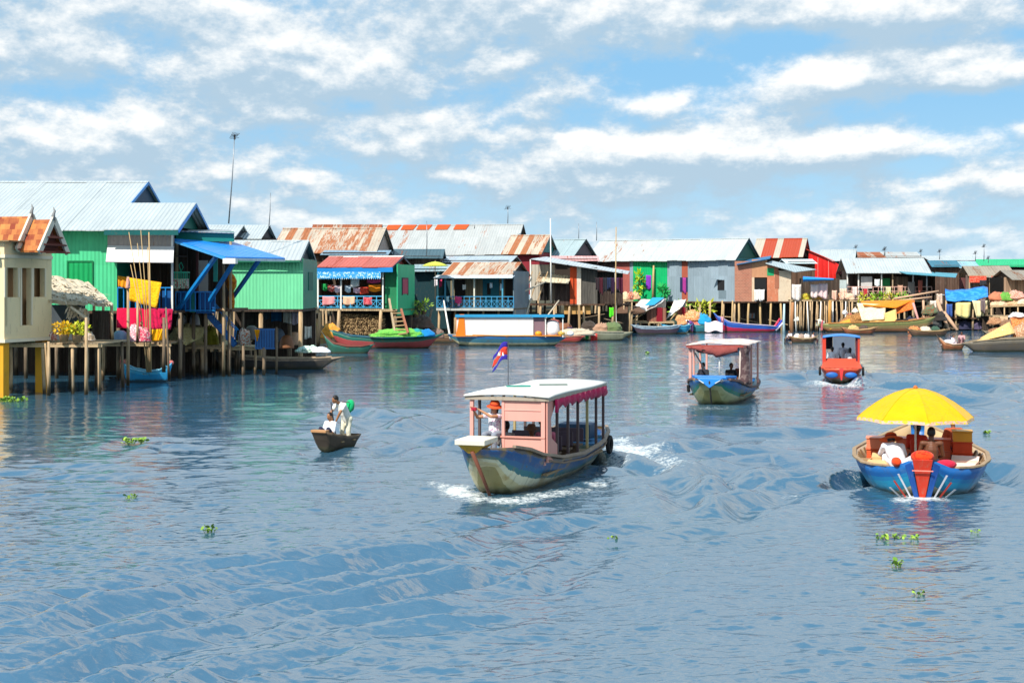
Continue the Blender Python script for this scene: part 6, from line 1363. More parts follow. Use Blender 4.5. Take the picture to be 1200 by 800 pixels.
for (u, v, d, c, lab) in [(640,388,124,'#5a4a48','brown nets heaped left under the brown shack'),(660,390,124,'#8a5a40','brown baskets under the brown shack near its tan panel'),(690,388,124.5,'#4a4038','dark pots under the right of the brown shack'),(706,390,124,'#b08a70','tan basket at the water edge under the brown shack'),(718,389,124,'#6a7a50','olive sack at the water edge under the brown shack'),(651,386,124.5,'#a85a50','red tub under the brown shack')]: lump(u, v, d, .8, .5, .8, c, lab, 'bundle', 'bundle')
person('person in dark clothes crouching under the brown shack', P(668, 391, 123.5), 20, seated(knL=(-.14,-.3,.42), knR=(.14,-.3,.42), anL=(-.12,-.28,-.02), anR=(.12,-.28,-.02)), '#4a3a58', '#2a2a30', 1.0, skin=SKIN_D, fine=.03)
for i, (p0, p1) in enumerate([((588+20,352,121),(623,326,124)),((606,345,121),(640,330,124)),((612,385,121),(622,350,123)),((625,392,121.5),(655,352,124)),((636,370,122),(612,392,122))]): pole([P(*p0), P(*p0).lerp(P(*p1),.5), P(*p1)], .08, ['pale plank slanting up by the teal house corner','pale rail slanting across the shack porch','steep pole by the corner of the teal house','long pole leaning from the red boat to the shack','low slanting pole below the shack porch'][i], paint('#c8b8a0', .7, .2))
for (u, v0, v1, d, lab) in [(595,242,262,152,'small antenna above the long pale roof'),(678,262,282,152,'left one of the two dark topped antennas right of the white mast'),(699,260,282,152,'right one of the two dark topped antennas right of the white mast'),(500,259,300,122,'bare mast before the long pale roof'),(556,262,268,146,'tiny mast on the ridge of the long pale roof')]: antenna(u, v0, v1, d, lab, 'mast' not in lab, .04)
# ---- long barn
h = House('stilt_barn', 'long barn with bright green and bare grey metal walls and pale roof', 690, 863, 150, -28, 'barn')
h.roof(corr('#b9bdb9', 'x', .3, .16, '#b87a50', sheet=1.6, svar=.05), 684, 862, 306, 281, 3.8, .6, .06); h.ridge(ROOF_W); e = h.e; zE = e[2]; zf = h.Z(353, h.w*.8); h.gable(paint('#0f5a48', .6, .2), .3, 1, paint('#1f3a40', .6))
def bw(u0, u1, m_, vt=304, vb=None): xa, xb = h.X(u0), h.X(u1); h.put('wall', m_, MB().box(xa, xb-.01, 0, .09, zf if vb is None else h.Z(vb, xa), zE+.3))
GM = corr('#8f9fa8', 'x', .28, .05, '#a89a88', svar=.12, metal=.0)
bw(690, 722, boards('#4a3a36', 'x', .3, .3)); bw(722, 738, paint('#a85a50', .7, .3)); bw(738, 742, GM); bw(742, 782, corr('#0fae66', 'x', .3, 0, svar=.04)); bw(782, 799, GM); bw(799, 806, paint('#a8543e', .8, .25, 3, .3, '#8a6a50')); bw(806, 862.8, GM)
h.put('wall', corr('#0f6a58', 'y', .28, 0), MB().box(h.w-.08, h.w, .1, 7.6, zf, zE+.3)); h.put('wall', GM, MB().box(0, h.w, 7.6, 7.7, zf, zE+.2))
o, q4 = h.window(841, 849, 328, 340, '#0e1014', 0); h.put('shutter', GM, MB().prism([(q4[0]-.1, -.04, q4[3]+.05), (q4[1]-.2, -.04, q4[3]-.02), (q4[0]-.5, -.9, q4[3]+.1)], (0,0,.05)), o); h.wall('patch', paint('#6f8088', .6), 842, 851, 340, 350, -.012, .01)
h.window(797, 806, 325, 342, '#1a1c4a', 0, name='doorway'); hang(800, 805.5, 325, 343, h.oy+h.X(802)*h.s-.1, '#a83a88', 'purple cloth hung in the barn doorway', folds=1, amp=.03); hang(757, 764.5, 322, 338, h.oy+h.X(760)*h.s-.15, '#8a3ab8', 'violet cloth hung on the green barn wall', folds=1, amp=.03)
h.floor(BROWNW, zf-.01, 0, h.w, 0, 7.6); h.stilts(13, 2, 7.6, zf-.15, .13, y0=.2); add_backing(h, 5, zf)
pole([P(765,352,h.oy+h.X(765)*h.s-.5), P(765.5,330,h.oy+h.X(765)*h.s-.5), P(766,311,h.oy+h.X(765)*h.s-.5)], .12, 'pale pole standing before the green barn wall', bamboo)
for (u, v, c1, c2, r, hh, lab) in [(749,352,'#8ab810','#d0d828',.38,2.6,'tall yellow green plant before the green barn wall'),(777,352,'#1f9a4a','#3fc86a',.3,1.3,'small green plant at the right end of the green barn wall'),(800,378,'#4a8a1c','#9ac030',1.3,1.6,'leafy green bush by the tents under the barn'),(825,372,'#8a9a20','#c8c838',1.2,1.2,'yellowish bush under the grey barn wall')]: pot_plant(u, v, h.oy+h.X(u)*h.s-1, r, hh, lab, c1, c2, n=80, L=.6, W=.25)
for i, (u, v) in enumerate(((832,355),(846,355),(858,355),(820,360),(808,360))): pole([P(u,390,146), P(u,372,146), P(u+.5,v-3,146)], .10, ['pale stake first left of the barn corner','pale stake under the shuttered barn window','pale stake at the grey barn corner','pale stake beside the yellowish bush','pale stake left of the yellowish bush'][i], bamboo)
deck = platform('cluttered plank deck before the left end of the barn', 700, 742, 351, 140, 5, 5, name='deck')
for (u, c, lab) in [(726,'#c87a5a','orange pots on the cluttered deck'),(733,'#e8c8a0','cream basket on the cluttered deck'),(720,'#e8e4e0','white bowl on the cluttered deck'),(739,'#a84a3a','red jar at the right end of the cluttered deck'),(712,'#5a4a40','dark crate at the left end of the cluttered deck'),(745,'#d8a070','tan jar right of the cluttered deck')]: lump(u, 351, 140.4, .45, .4, .7, c, lab, 'pot', 'pot', '#e0c0a0')
lump(733, 368, 141, 1.9, 1.2, .8, '#6a5040', 'brown heap of earth and poles under the cluttered deck', 'heap', 'heap')
# tents on boats
def tent(lab, u0, u1, vt, vb, d, dep, c, patch=None):
    o0 = P((u0+u1)/2, vb, d); w_ = (u1-u0)/F*d; hh = (vb-vt)/F*d; t_ = thing('tarp_tent', lab, 'tent', o0)
    MB().quad((-w_*.5,-.6,.05), (w_*.18,-.6,hh*.62), (w_*.5,dep*.5,hh), (-w_*.05,dep*.5,hh*.95), .04, 8, 6, .06, .18).build('tarp', cloth(c, var=.08), t_, True)
    if patch: MB().quad((w_*.0,.1,hh*.70), (w_*.2,-.25,hh*.74), (w_*.45,dep*.45,hh+.10), (w_*.2,dep*.45,hh+.1), .03).build('patch', cloth(patch), t_)
    MB().quad((w_*.5,dep*.5+.02,hh-.03), (w_*.52,dep,hh*.6), (-w_*.1,dep,hh*.5), (-w_*.05,dep*.5+.02,hh*.93), .04).build('tarp', cloth(c, var=.08), t_)
    MB().box(w_*.05, w_*.46, .1, .16, 0, hh*.6).build('plank_side', boards('#8a5a48', 'x', .3, .3), t_); MB().box(w_*.25, w_*.38, .05, .098, 0, hh*.62).build('red_door_cloth', cloth('#8a1f2c'), t_)
    MB().tube([(-w_*.5,-.5,-.6), (w_*.15,-.4,hh*.62)], .06, 6).build('pole', bamboo, t_); return t_
tent('white tarp tent with a blue patch on the moored boats', 728, 783, 350, 377, 141, 3.2, '#f0e4d8', '#2a9ac8'); tent('smaller white tarp tent right of the blue patched tent', 780, 806, 351, 374, 144, 2.6, '#ece6de')
towel([P(727,372,140), P(735,364,140), P(731,384,139.5), P(722,386,139.5)], '#f0c898', 'peach sheet at the left foot of the white tarp tent')
platform('low plank raft under the white tarp tents', 732, 790, 376.5, 141, 3, 4, name='raft', zbot=-.8)
for (uL, uR, vw, hbm, st, lab, fl) in [(738,800,391.5,.7,[(0,'#3a3a40'),(.4,'#4a3a48'),(.8,'#8aa0b0'),(1.04,'#b8c8d0'),(1.4,'#6a7a80')],'dark hulled boat with pale rim left of the blue boats',False),(724,752,389,.6,[(0,'#3a3a40'),(.4,'#1f5a80'),(.8,'#2f7aa8'),(1.04,'#3a8ab0'),(1.4,'#4a6a80')],'small dark blue boat at the left end of the blue boats',False),(774,812,391,.7,[(0,'#c8b890'),(.5,'#2a8ab0'),(.8,'#2f9ac8'),(1.04,'#58b0d0'),(1.4,'#4a7a90')],'turquoise boat with cream bottom by the tents',True),(806,842,389.5,.6,[(0,'#3a3a40'),(.4,'#2f7a88'),(.8,'#3a8a90'),(1.04,'#5aa8b0'),(1.4,'#4a7a80')],'grey teal boat behind the white cloth',False),
                               (836,916,389,.7,[(0,'#8a1f38'),(.35,'#c02048'),(.62,'#c83050'),(.66,'#2a5ab0'),(.95,'#3a6ac0'),(1.04,'#d8c8d8'),(1.4,'#6a5a70')],'long blue and crimson boat with an upturned tail before the brick house',True)]:
    boat(lab, uL, uR, vw, hbm, st, (1.0,.75,.7,.75,1.0) if 'long' not in lab else (.5,.7,.8,1.0,2.0), flip=fl, dirt=.12)
for k, (du, c) in enumerate(((0,'#d83a58'),(3,'#3a4ab8'),(6,'#d8d0e0'))): pole([P(903+du,387,145), P(909+du,381,145), P(914+du*.8,373+2*k,145)], .12, ['red upturned tail pole of the crimson boat','blue upturned tail pole of the crimson boat','pale upturned tail pole of the crimson boat'][k], paint(c, .5), 'tail_pole')
o0 = P(837,376,143); g = [[P(826+21*j/8, 377+1.2*math.sin(j), 143.2-i*.25)-o0+Vector((0,0,-.95*i/4)) for j in range(9)] for i in range(5)]
tag(MB().sheet(g, .03).build('white_cloth', cloth('#f4dcdc', '#e8e0f0', scale=1.5), None, True, loc=o0), 'big white cloth draped over the boat ends before the barn', 'cloth')
person('person in pale pink standing on the boat behind the big white cloth', P(846.5, 383, 144), 30, standing(), '#e8a8b0', '#b86a78', .72, skin=SKIN, fine=.03); person('person in purple stooping between the tents and the white cloth', P(811, 389, 143), -60, standing(pel=(0,.06,.80), che=(0,-.25,1.0), nec=(0,-.42,1.06), head=(0,-.56,1.10), shL=(-.18,-.36,1.06), shR=(.18,-.36,1.06), elL=(-.2,-.42,.8), elR=(.2,-.42,.8), haL=(-.15,-.5,.55), haR=(.15,-.5,.55)), '#8a5aa8', '#5a3a68', 1.0, skin=SKIN_D, fine=.03)
for (u, v, c, c2, lab) in [(812,376,'#f08a48','#e8c8a0','orange tarp heap under the barn'),(797,381,'#d8a878','#c87a48','tan and orange heap between the tents'),(823,380,'#2a9ac8',None,'blue plastic sheet heap under the barn'),(804,386,'#e8ecec','#9ad0b8','white and green nets by the tents'),(815,384,'#e87a68',None,'coral coloured tub by the purple person'),(787,383,'#3a4a40',None,'dark green barrel right of the tent door')]: lump(u, v, 144, .9, .6, 1.0, c, lab, 'heap', 'heap', c2)
# ---- brick coloured house
h = House('stilt_house', 'patchwork house with brick coloured walls on tall pale stilts', 864, 929, 149, -4, 'house'); zf = h.Z(353)
def brickmat():
    mt, t, b = new_mat('patched_brick_panel'); o = t.sep(objvec(t)); br = t.n('ShaderNodeTexBrick'); t.l(t.vec(o[0], o[2], 0), br.inputs['Vector']); br.inputs['Scale'].default_value = 1.6; br.inputs['Color1'].default_value = lin('#a85a44'); br.inputs['Color2'].default_value = lin('#8a4a3a'); br.inputs['Mortar'].default_value = lin('#c89a80'); br.inputs['Mortar Size'].default_value = .012
    t.l(t.mix(t.m('MULTIPLY', t.noise(objvec(t), .8, 4), .5), br.outputs[0], lin('#d8a888')), b.inputs['Base Color']); b.inputs['Roughness'].default_value = .9; return mt
h.wall('wall', brickmat(), 861, 881, 306, 353, -.02); h.wall('wall', paint('#c8906a', .8, .25, 2, .3, '#a8583e'), 881, 899, 304, 325, 0); h.wall('wall', paint('#dcc0a0', .8, .2), 881, 884, 325, 353, 0); h.wall('wall', paint('#c87a58', .8, .3, 3, .3, '#e0c8a8'), 899, 912, 311, 353, -.03); h.wall('wall', paint('#d8c4a8', .8, .25, 2, .3, '#a87a5a'), 912, 927, 317, 353, -.01); h.wall('wall', paint('#1f9a60', .6), 899, 907, 314, 323, -.05, .03); h.wall('wall', paint('#a86a50', .8), 908, 913, 318, 338, -.05, .03)
h.window(883, 898, 326, 340, '#0c0c0e', .1, out=.02); h.put('wall', DARKW, MB().box(.1, h.w-.1, 2, 2.08, zf, h.Z(312)))
for k, (u0, u1, lab) in enumerate([(884,889.5,'white curtain like cloth at the left of the brick house window'),(889.5,896,'white shirt at the right of the brick house window')]): hang(u0, u1, 339, 352, 148.8, '#f0e8e0', lab, folds=1.5, amp=.08)
sheet_roof(h, 'roof', paint('#2f6f9c', .5, .15), (863,310,-.5), (902,303,-.5), (904,300,4), (868,306,4), .08); sheet_roof(h, 'roof', corr('#aebaba', 'x', .3, .05, svar=.05), (897,308.5,-.8), (932,319,-.8), (957,316,3.5), (905,306,3.5), .07)
h.floor(BROWNW, zf, 0, h.w, 0, 4.5); h.stilts(6, 2, 4.5, zf-.14, .12, bamboo); add_backing(h, 3, zf)
h = bg_house('house with broad red and white striped roof behind the brick house', 892, 938, 165, 302, 280, 4, 340, corr('#bdb09c', 'x', .3, .0, sheet=.72, svar=.06, patch=('#b04422', .5)), SHADE, paint('#6a1f34', .7), rot=-18, trim=paint('#5a2a34', .6), uA=880)
bg_house('low house with a pale blue metal roof below the striped roof', 924, 955, 158, 309, 304.5, 2, 350, corr('#c4d8dc', 'x', .3, 0), BROWNW, SHADE)
# ---- red barn
h = House('barn', 'bright red corrugated barn end with a sloping red roof edge', 946, 1000, 166, -6, 'barn'); REDB = corr('#d8241e', 'x', .5, 0, svar=.05, sheet=2.6); z0 = h.Z(331)
h.put('wall', REDB, MB().prism([h.pt(946,330,0), h.pt(1000,328,0), h.pt(999,318,0), h.pt(972,304,0), h.pt(948,293,0)], (0,.1,0))); h.put('roof', corr('#e04a38', 'x', .4, 0), MB().quad(h.pt(945,292,-.3), h.pt(978,306,-.3), h.pt(978,306,6), h.pt(945,292,6), .06)); h.put('wall', DARKW, MB().box(0, h.w, .12, 6, z0-2, z0)); h.stilts(4, 2, 6, z0-2)
for k in (.33, .66): h.put('batten', paint('#e88a80', .6), MB().bar((h.w*k*.7, -.03, z0), (h.w*k*.7, -.03, h.Z(298+10*k)), .06))
bg_house('pale roofed house with a dark gable right of the red barn', 962, 999, 178, 306, 293, 4, 340, ROOF_W, paint('#1f4a50', .7), paint('#14202a', .7), rot=-16)
bg_house('far rusty ridged house just showing above the grey roof, left', 1002, 1036, 196, 302, 296, 3, 335, ROOF_R2, SHADE, SHADE); bg_house('far pale ridged house just showing above the grey roof, right', 1037, 1080, 200, 302, 296, 3, 335, ROOF_W2, SHADE, SHADE)
# ---- long grey roofed market house
h = House('stilt_house', 'long open fronted house with a grey metal roof behind the orange barge', 990, 1096, 156, -6, 'house'); h.roof(corr('#b4bab8', 'x', .3, .06, '#a8a090', svar=.07), 992, 1092, 320.5, 303, 4.2, .7, .06); e = h.e; zE = e[2]; zf = h.Z(352, h.w/2); h.gable(paint('#6a2a34', .7), .3, 1, paint('#3a2a34', .6))
h.put('wall', boards('#3a3230', 'x', .3, .4), MB().box(0, h.w, 2.6, 2.68, zf, zE+.3)); h.put('wall', DARKW_Y, MB().box(h.w-.08, h.w, 0, 8, zf, zE+.2)); h.put('wall', SHADE, MB().box(0, h.w, 8, 8.1, zf, zE)); h.wall('wall', paint('#b8c4c0', .7, .15), 982, 992, 328, 345, -.5); h.wall('panel', paint('#c8c4c0', .6), 1009, 1022, 324, 338, .2); h.wall('panel', boards('#7a6a58', 'x', .3, .3), 1048, 1064, 324, 345, 1.0); h.wall('panel', paint('#2f9a5a', .7), 1032, 1043, 326, 338, 1.4)
for u in (993, 1006, 1033, 1046, 1070, 1086): h.put('veranda_post', white_p if u != 1046 else post_m, MB().bar((h.X(u), 0, zf), (h.X(u), 0, zE), .13))
h.floor(DECK, zf, 0, h.w, -.4, 8); h.railing(paint('#d8a898', .7, .2), 992, 1092, 336, 351, -.3, 16, 'x'); h.stilts(10, 2, 8, zf-.14, .12); add_backing(h, 5, zf)
sheet_roof(h, 'porch_roof', corr('#4a98a8', 'x', .3, .1, svar=.1), (1062,321,-3), (1120,325,-3), (1122,320.5,1), (1050,317,1), .05)
for i, (u0, u1, v, vb, c, lab) in enumerate([(1025,1031,327,335,'#e8ece8','white sack cloth under the grey roof'),(1064,1072,330,345,'#8a8078','grey cloth under the right of the grey roof'),(1012,1016,338,346,'#c83a40','red shirt on the pink railing'),(1052,1058,334,346,'#c89a80','tan cloth hung under the grey roof'),(1038,1044,336,345,'#d8d0a0','cream cloth hung by the green panel'),(1076,1081,328,342,'#a85a48','brick red cloth under the teal porch roof'),(999,1004,336,347,'#e8d8d0','pale cloth on the left end of the pink railing')]): hang(u0, u1, v, vb, 155.2-.1*i, c, lab, folds=1)
# deck with laundry right of the brick house
dk = platform('broad plank deck with many thin poles right of the brick house', 926, 1000, 351, 148, 6, 13, name='deck', rows=2, r=.1); add_backing(dk, 5, dk.z-.3)
for i, (u0, u1, v, vb, c, c2, lab) in enumerate([(928,939,333,351,'#f0e8e0','#d8c0a8','white sheets hanging at the left end of the broad deck'),(950,960,333,348,'#f4dcd4',None,'cream bed sheet left in the row on the broad deck'),(960,970,332,349,'#e8c0c0','#f0e0d8','pinkish bed sheet right in the row on the broad deck'),(975,981,340,351,'#e8b8a0',None,'peach cloth on the broad deck'),(984,992,338,351,'#f0d8c0','#d89a78','cream and tan cloth before the grey wall panel')]): hang(u0, u1, v, vb, 147.6-.1*i, c, lab, col2=c2, folds=2, amp=.12)
o0 = P(943,328,147); g = [[P(941+36*j/10, 324+2.5*j/10+6*i/5*(1-.75*j/10), 147.6-1.2*math.sin(i/5*3.1))-o0 for j in range(11)] for i in range(6)]
tag(MB().sheet(g, .05).build('blue_tarp', cloth('#1f8ae0', var=.12), None, True, loc=o0), 'rolled blue tarp hanging along the eave above the broad deck', 'tarp'); tag(MB().box(0, 4.2, .4, .46, -2.6, 0).build('dark_partition', DARKW, None, loc=P(938,326,149)), 'dark plank partition behind the rolled blue tarp', 'partition')
for (u, v, c, c2, lab) in [(945,351,'#c8a038','#8ab030','yellow green vegetable heap on the broad deck'),(958,351,'#d8a048',None,'round ochre basket under the bed sheets'),(966,351,'#e0b890',None,'tan basket under the pinkish bed sheet'),(985,351,'#d8784a','#e8c8a0','orange and cream goods at the right end of the broad deck'),(995,351,'#e8c0a0',None,'pale sack at the right end of the broad deck')]: lump(u, v, 148.5, .6, .5, .6, c, lab, 'basket', 'basket', c2)
for i in range(14): u = 932+4.9*i; pole([P(u+rnd.uniform(-1,1),388,146.8), P(u,370,147), P(u+rnd.uniform(-1,1),353,147.2)], .07, 'thin stake in the thicket of poles under the broad deck', post_m if i % 3 else white_p, group='thin stakes under the broad deck')
for i, (u, v, c, lab) in enumerate([(934,376,'#d0ccc0','white bag hung among the stakes under the broad deck'),(990,368,'#d8dce0','pale tub under the right of the broad deck'),(996,372,'#c83048','crimson bundle under the right of the broad deck'),(1002,366,'#f0ece0','white bundle beside the crimson one'),(986,378,'#4a4a4a','grey engine part under the broad deck')]): lump(u, v, 147.2, .3, .3, .4, c, lab, 'bundle', 'bundle')
pole([P(918.5,396,143), P(918.5,375,143), P(919,356,143)], .13, 'pale blue painted post in the water left of the broad deck', paint('#b8d0d0', .6, .2)); pole([P(927.5,394,144), P(928,372,144), P(929,354,144)], .18, 'stout brown post in the water under the broad deck corner', paint('#b07a50', .8, .3)); pole([P(972,390,146), P(972,370,146), P(972.5,352,146)], .16, 'stout ochre post under the middle of the broad deck', paint('#c89048', .8, .3))
# barge with orange sheets
bg_, tb, L = boat('long orange brown barge loaded with tan and orange sheets', 955, 1096, 389, 1.2, [(0,'#6a4a30'),(.3,'#b8744a'),(.55,'#a88a58'),(.75,'#8a8a50'),(1.04,'#c88a4a'),(1.4,'#8a6a48')], (.8,.95,1.05,1.15,1.6), name='barge', dirt=.25)
for (pts, c, c2, lab) in [([P(974,382,145.5), P(996,373,145.5), P(998,384,144.6), P(972,386,144.6)],'#e0a040','#d88a30','ochre sheet at the left end of the barge'),([P(1004,355,146.5), P(1038,357,146.5), P(1036,374,145), P(1010,376,145)],'#f0d8a0','#f4e8c8','cream sheet draped highest on the barge'),([P(1018,374,145.2), P(1050,362,146), P(1052,383,144.7), P(1022,384,144.7)],'#ecc078','#e8b060','sand coloured sheet in the middle of the barge'),([P(1008,353,147.5), P(1072,351,147.5), P(1050,361,146), P(1012,358,146)],'#e88a1e','#d8701a','bright orange sheet on top of the barge load'),([P(1046,357,147.2), P(1072,352,147.2), P(1070,362,146.2), P(1050,368,146.2)],'#d8602a','#e88a3a','reddish orange sheet at the right of the barge load')]: towel(pts, c, lab, c2, .05, 'sheet')
lump(1018, 381, 146.3, 3.0, .8, 1.2, '#8a6238', 'bulky brown load under the sheets of the barge', 'load', 'cargo', '#c89058')
for (u, v, c, lab) in [(1053,383,'#7a4a28','left of the two dark tyres on the barge'),(1061,383,'#6a4a30','right of the two dark tyres on the barge')]:
    o = MB(); o.loft([[Vector(((.34+.1*math.cos(a))*math.cos(b_), .1*math.sin(a), (.34+.1*math.cos(a))*math.sin(b_)+.4)) for a in [k*1.05 for k in range(6)]] for b_ in [j*.4488 for j in range(15)]], caps=False); tag(o.build('tyre', plain('rubber', '#2a201c', .8), None, True, loc=P(u, v, 144.4)), lab, 'tyre')
for i, (p0, p1, lab) in enumerate([((1048,350,149),(1100,341,149),'upper slanting spar right of the orange load'),((1050,353,148.5),(1092,348,148.5),'lower slanting spar right of the orange load'),((1070,355,146),(1079,384,145),'pink slanting board on the barge'),((1082,352,147),(1083,382,146),'upright post behind the barge end'),((1098,352,149),(1112,387,147),'thick slanting log by the barge end'),((1106,366,149),(1122,387,147.5),'second slanting log nearer the blue roofed hut')]): pole([P(*p0), P(*p0).lerp(P(*p1),.5), P(*p1)], .12 if 'log' not in lab else .2, lab, paint('#c8a080' if 'pink' not in lab else '#d89a90', .7, .2))
for (u, v, c, c2, lab) in [(1068,383,'#2a3048',None,'dark bundle at the right of the barge load'),(1076,384,'#e8c8c0',None,'pale pink bag on the barge'),(1086,380,'#8a5a40','#3a5a4a','brown and green heap behind the barge end'),(1094,383,'#4a4a48',None,'grey basket by the barge end'),(1090,368,'#4a7a5a','#a8402a','green and red nets behind the barge end'),(1100,376,'#3a3430',None,'dark engine by the slanting log')]: lump(u, v, 146.5, .8, .6, .9, c, lab, 'bundle', 'bundle', c2)
for (u, c1, c2, lab) in [(1014,'#a8b020','#d8d038','yellow green bush left on the pink railed veranda'),(1029,'#5a9a1c','#a8c830','green bush left of the middle on the pink railed veranda'),(1044,'#b0a828','#d8c848','olive yellow bush right of the middle on the veranda'),(1056,'#4aa020','#98c830','bright green bush with blue pot at the right on the veranda')]: pot_plant(u, 357, 151, .85, .75, lab, c1, c2, '#2a5ab8' if 'blue' in lab else '#8a6a50', 70, .42, .16)
platform('low landing with the row of bushes behind the barge', 1004, 1072, 357, 150, 3, 5, name='landing')
# bending person and the small canoe
person('person in a white shirt and pink bending over at the barge end', P(963, 387.5, 144), -75, standing(pel=(0,.10,.82), che=(0,-.25,1.0), nec=(0,-.44,.98), head=(0,-.60,.92), shL=(-.18,-.38,1.0), shR=(.18,-.38,1.0), elL=(-.2,-.45,.72), elR=(.2,-.45,.72), haL=(-.15,-.5,.46), haR=(.15,-.5,.46), face=(0,-1,-.6)), '#f0ead0', '#d86a70', 1.05, skin=SKIN, fine=.03, sleeves=.9)
sm, tb, L = boat('small canoe crossing near the far bank with a person paddling', 921, 959, 401.5, .5, [(0,'#4a3224'),(.4,'#5a3c28'),(.9,'#a8865c'),(1.04,'#b89a70'),(1.4,'#8a7050')], (.7,.42,.34,.36,.6), dirt=.2, group='small canoes by the far bank')
person('person in white and dark trousers paddling at the left of the far canoe', P(925.5, 399, 118), -60, seated(), '#f0e8f0', '#22263a', 1.0, skin=SKIN, fine=.025); person('person in pale pink sitting at the right end of the far canoe', P(953, 399, 118), 60, seated(), '#f0c8c0', '#6a4a48', .85, skin=SKIN, fine=.025)
for (u, c, lab) in [(934,'#f0dcc8','cream sack second from left in the far canoe'),(939,'#a89080','brown pot in the middle of the far canoe'),(945,'#d8cfc4','pale pot right of the middle in the far canoe')]: lump(u, 399, 118, .35, .3, .5, c, lab, 'sack', 'sack')
pole([P(919,403,116.8), P(921,395,117), P(924,390,117.4)], .03, 'thin paddle at the left end of the far canoe', post_d, 'paddle', 'paddle')
# ---- hut with the blue tarp
h = House('stilt_hut', 'open hut under a sagging blue tarp hung with cream cloths', 1106, 1158, 150, 0, 'hut'); zf = h.Z(372)
g = []
for i in range(7):
    t_ = i/6; g.append([h.pt(1107.5+50*(j/10), 338.5+1.5*math.sin(j*.6)-(2 if j > 8 else 0), 3.0-.0*i).lerp(h.pt(1109+49*(j/10), 352.5-5.0*(max(0, j-5)/5)**1.5, -.8), t_)+Vector((0, 0, -.28*math.sin(math.pi*t_)-.07*math.sin(j*1.4+t_*5))) for j in range(11)])
h.put('tarp_roof', cloth('#1c7fd8', '#3a98e8', scale=.8, var=.15), MB().sheet(g, .05), smooth=True)
for u in (1109, 1120, 1140, 1156): h.put('post', post_m, MB().tube([(h.X(u), 0, -.9), (h.X(u), 0, h.Z(352))], .12, 7), smooth=True); h.put('post', post_d, MB().tube([(h.X(u), 3.2, -.9), (h.X(u), 3.2, h.Z(344))], .12, 7), smooth=True)
h.floor(BROWNW, zf, 0, h.w, -.3, 3.4); add_backing(h, 3.3, h.Z(346)); h.put('side_cloth', cloth('#6a6a50', '#4a4a3a'), MB().box(h.X(1152), h.X(1160), .2, .25, zf, h.Z(350)))
for i, (u0, u1, v, vb, c, tp, lab) in enumerate([(1120,1138,354,371,'#ecd890',.05,'broad cream cloth hanging left in the blue tarp hut'),(1139,1157,352,371,'#e8d8a8',.55,'cream cloth gathered to a point right in the blue tarp hut'),(1109,1116,356,370,'#3a5a9a',0,'blue cloth hanging at the left in the blue tarp hut'),(1149,1155,350,366,'#7a6a6a',.2,'grey cloth at the right corner of the blue tarp hut')]): hang(u0, u1, v, vb, 149.3-.15*i, c, lab, taper=tp, folds=2, amp=.15)
for (u, v, c, lab) in [(1130,386,'#3a3a50','dark barrel under the blue tarp hut'),(1145,386,'#5a5068','purple grey heap under the blue tarp hut'),(1116,386,'#6a5a48','brown nets under the left of the blue tarp hut')]: lump(u, v, 150.5, .9, .6, .9, c, lab, 'heap', 'heap')
# ---- far right houses
bg_house('teal roofed two level house with an ochre wall behind the blue tarp hut', 1095, 1124, 172, 313, 306, 3, 345, corr('#2f6f82', 'x', .3, .1), boards('#5a4438', 'x', .3, .3), paint('#6a2a38', .7), rot=-8)
bg_house('pale blue low roof right of the ochre walled house', 1116, 1146, 176, 314, 307, 3, 345, corr('#8fb8c4', 'x', .3, .05), boards('#7a4a48', 'x', .3, .3), SHADE, rot=-8); bg_house('white roofed long house at the far right horizon', 1094, 1160, 210, 307, 300.5, 4, 335, ROOF_W, SHADE, SHADE)
h = House('stilt_house', 'grey thatch coloured roofed house right of the blue tarp hut', 1134, 1196, 166, -6, 'house'); h.roof(corr('#9a8c78', 'x', .35, .2, '#8a7a68', svar=.1), 1136, 1192, 325, 312, 3.2, .6); h.gable(SHADE, .3, 1); zf = h.Z(352); h.put('wall', boards('#6a5a54', 'x', .4, .5), MB().box(0, h.w, 1.2, 1.3, zf, h.e[2]+.3)); h.wall('wall', paint('#c89a88', .8, .3), 1180, 1197, 326, 350, .3); h.floor(DECK, zf, 0, h.w, -.6, 6); h.stilts(6, 2, 6, zf-.14, .12); add_backing(h, 4, zf)
for u in (1136, 1160, 1185): h.put('post', post_m, MB().bar((h.X(u), 0, zf), (h.X(u), 0, h.e[2]), .13))
sg = thing('shop_sign', 'red orange fabric signboard hanging under the grey roof right of the hut', 'sign', P(1136, 331, 163)); MB().box(0, 1.95, 0, .05, 0, .75).build('panel', cloth('#e0503a', '#f08a70', scale=3), sg); MB().box(2.5, 3.2, 0, .05, -.05, .75).build('panel', cloth('#d0442e', '#f0a090', scale=3), sg); MB().bar((-.2,.02,.8),(3.4,.02,.8),.06).build('hanging_rail', post_m, sg)
bg_house('house with bright green roof at the far right', 1150, 1212, 190, 313, 304.5, 4, 340, corr('#17b070', 'x', .35, 0, svar=.04), SHADE, paint('#0f9a5a', .6), rot=-20, uA=1142, uB=1202)
h = House('stilt_house', 'tan boarded house cut by the right edge of the picture', 1182, 1300, 152, 0, 'house'); h.roof(corr('#8f8474', 'x', .35, .2, '#8a6a50', svar=.1), 1186, 1300, 328, 317, 3, .7); zf = h.Z(352); h.put('wall', boards('#a88a70', 'x', .3, .3), MB().box(0, h.w, 1.5, 6, zf, h.e[2]+.3)); h.floor(DECK, zf, 0, h.w, -.6, 6); h.stilts(6, 2, 6, zf-.14, .12); add_backing(h, 4, zf); h.gable(SHADE, .3, -1)
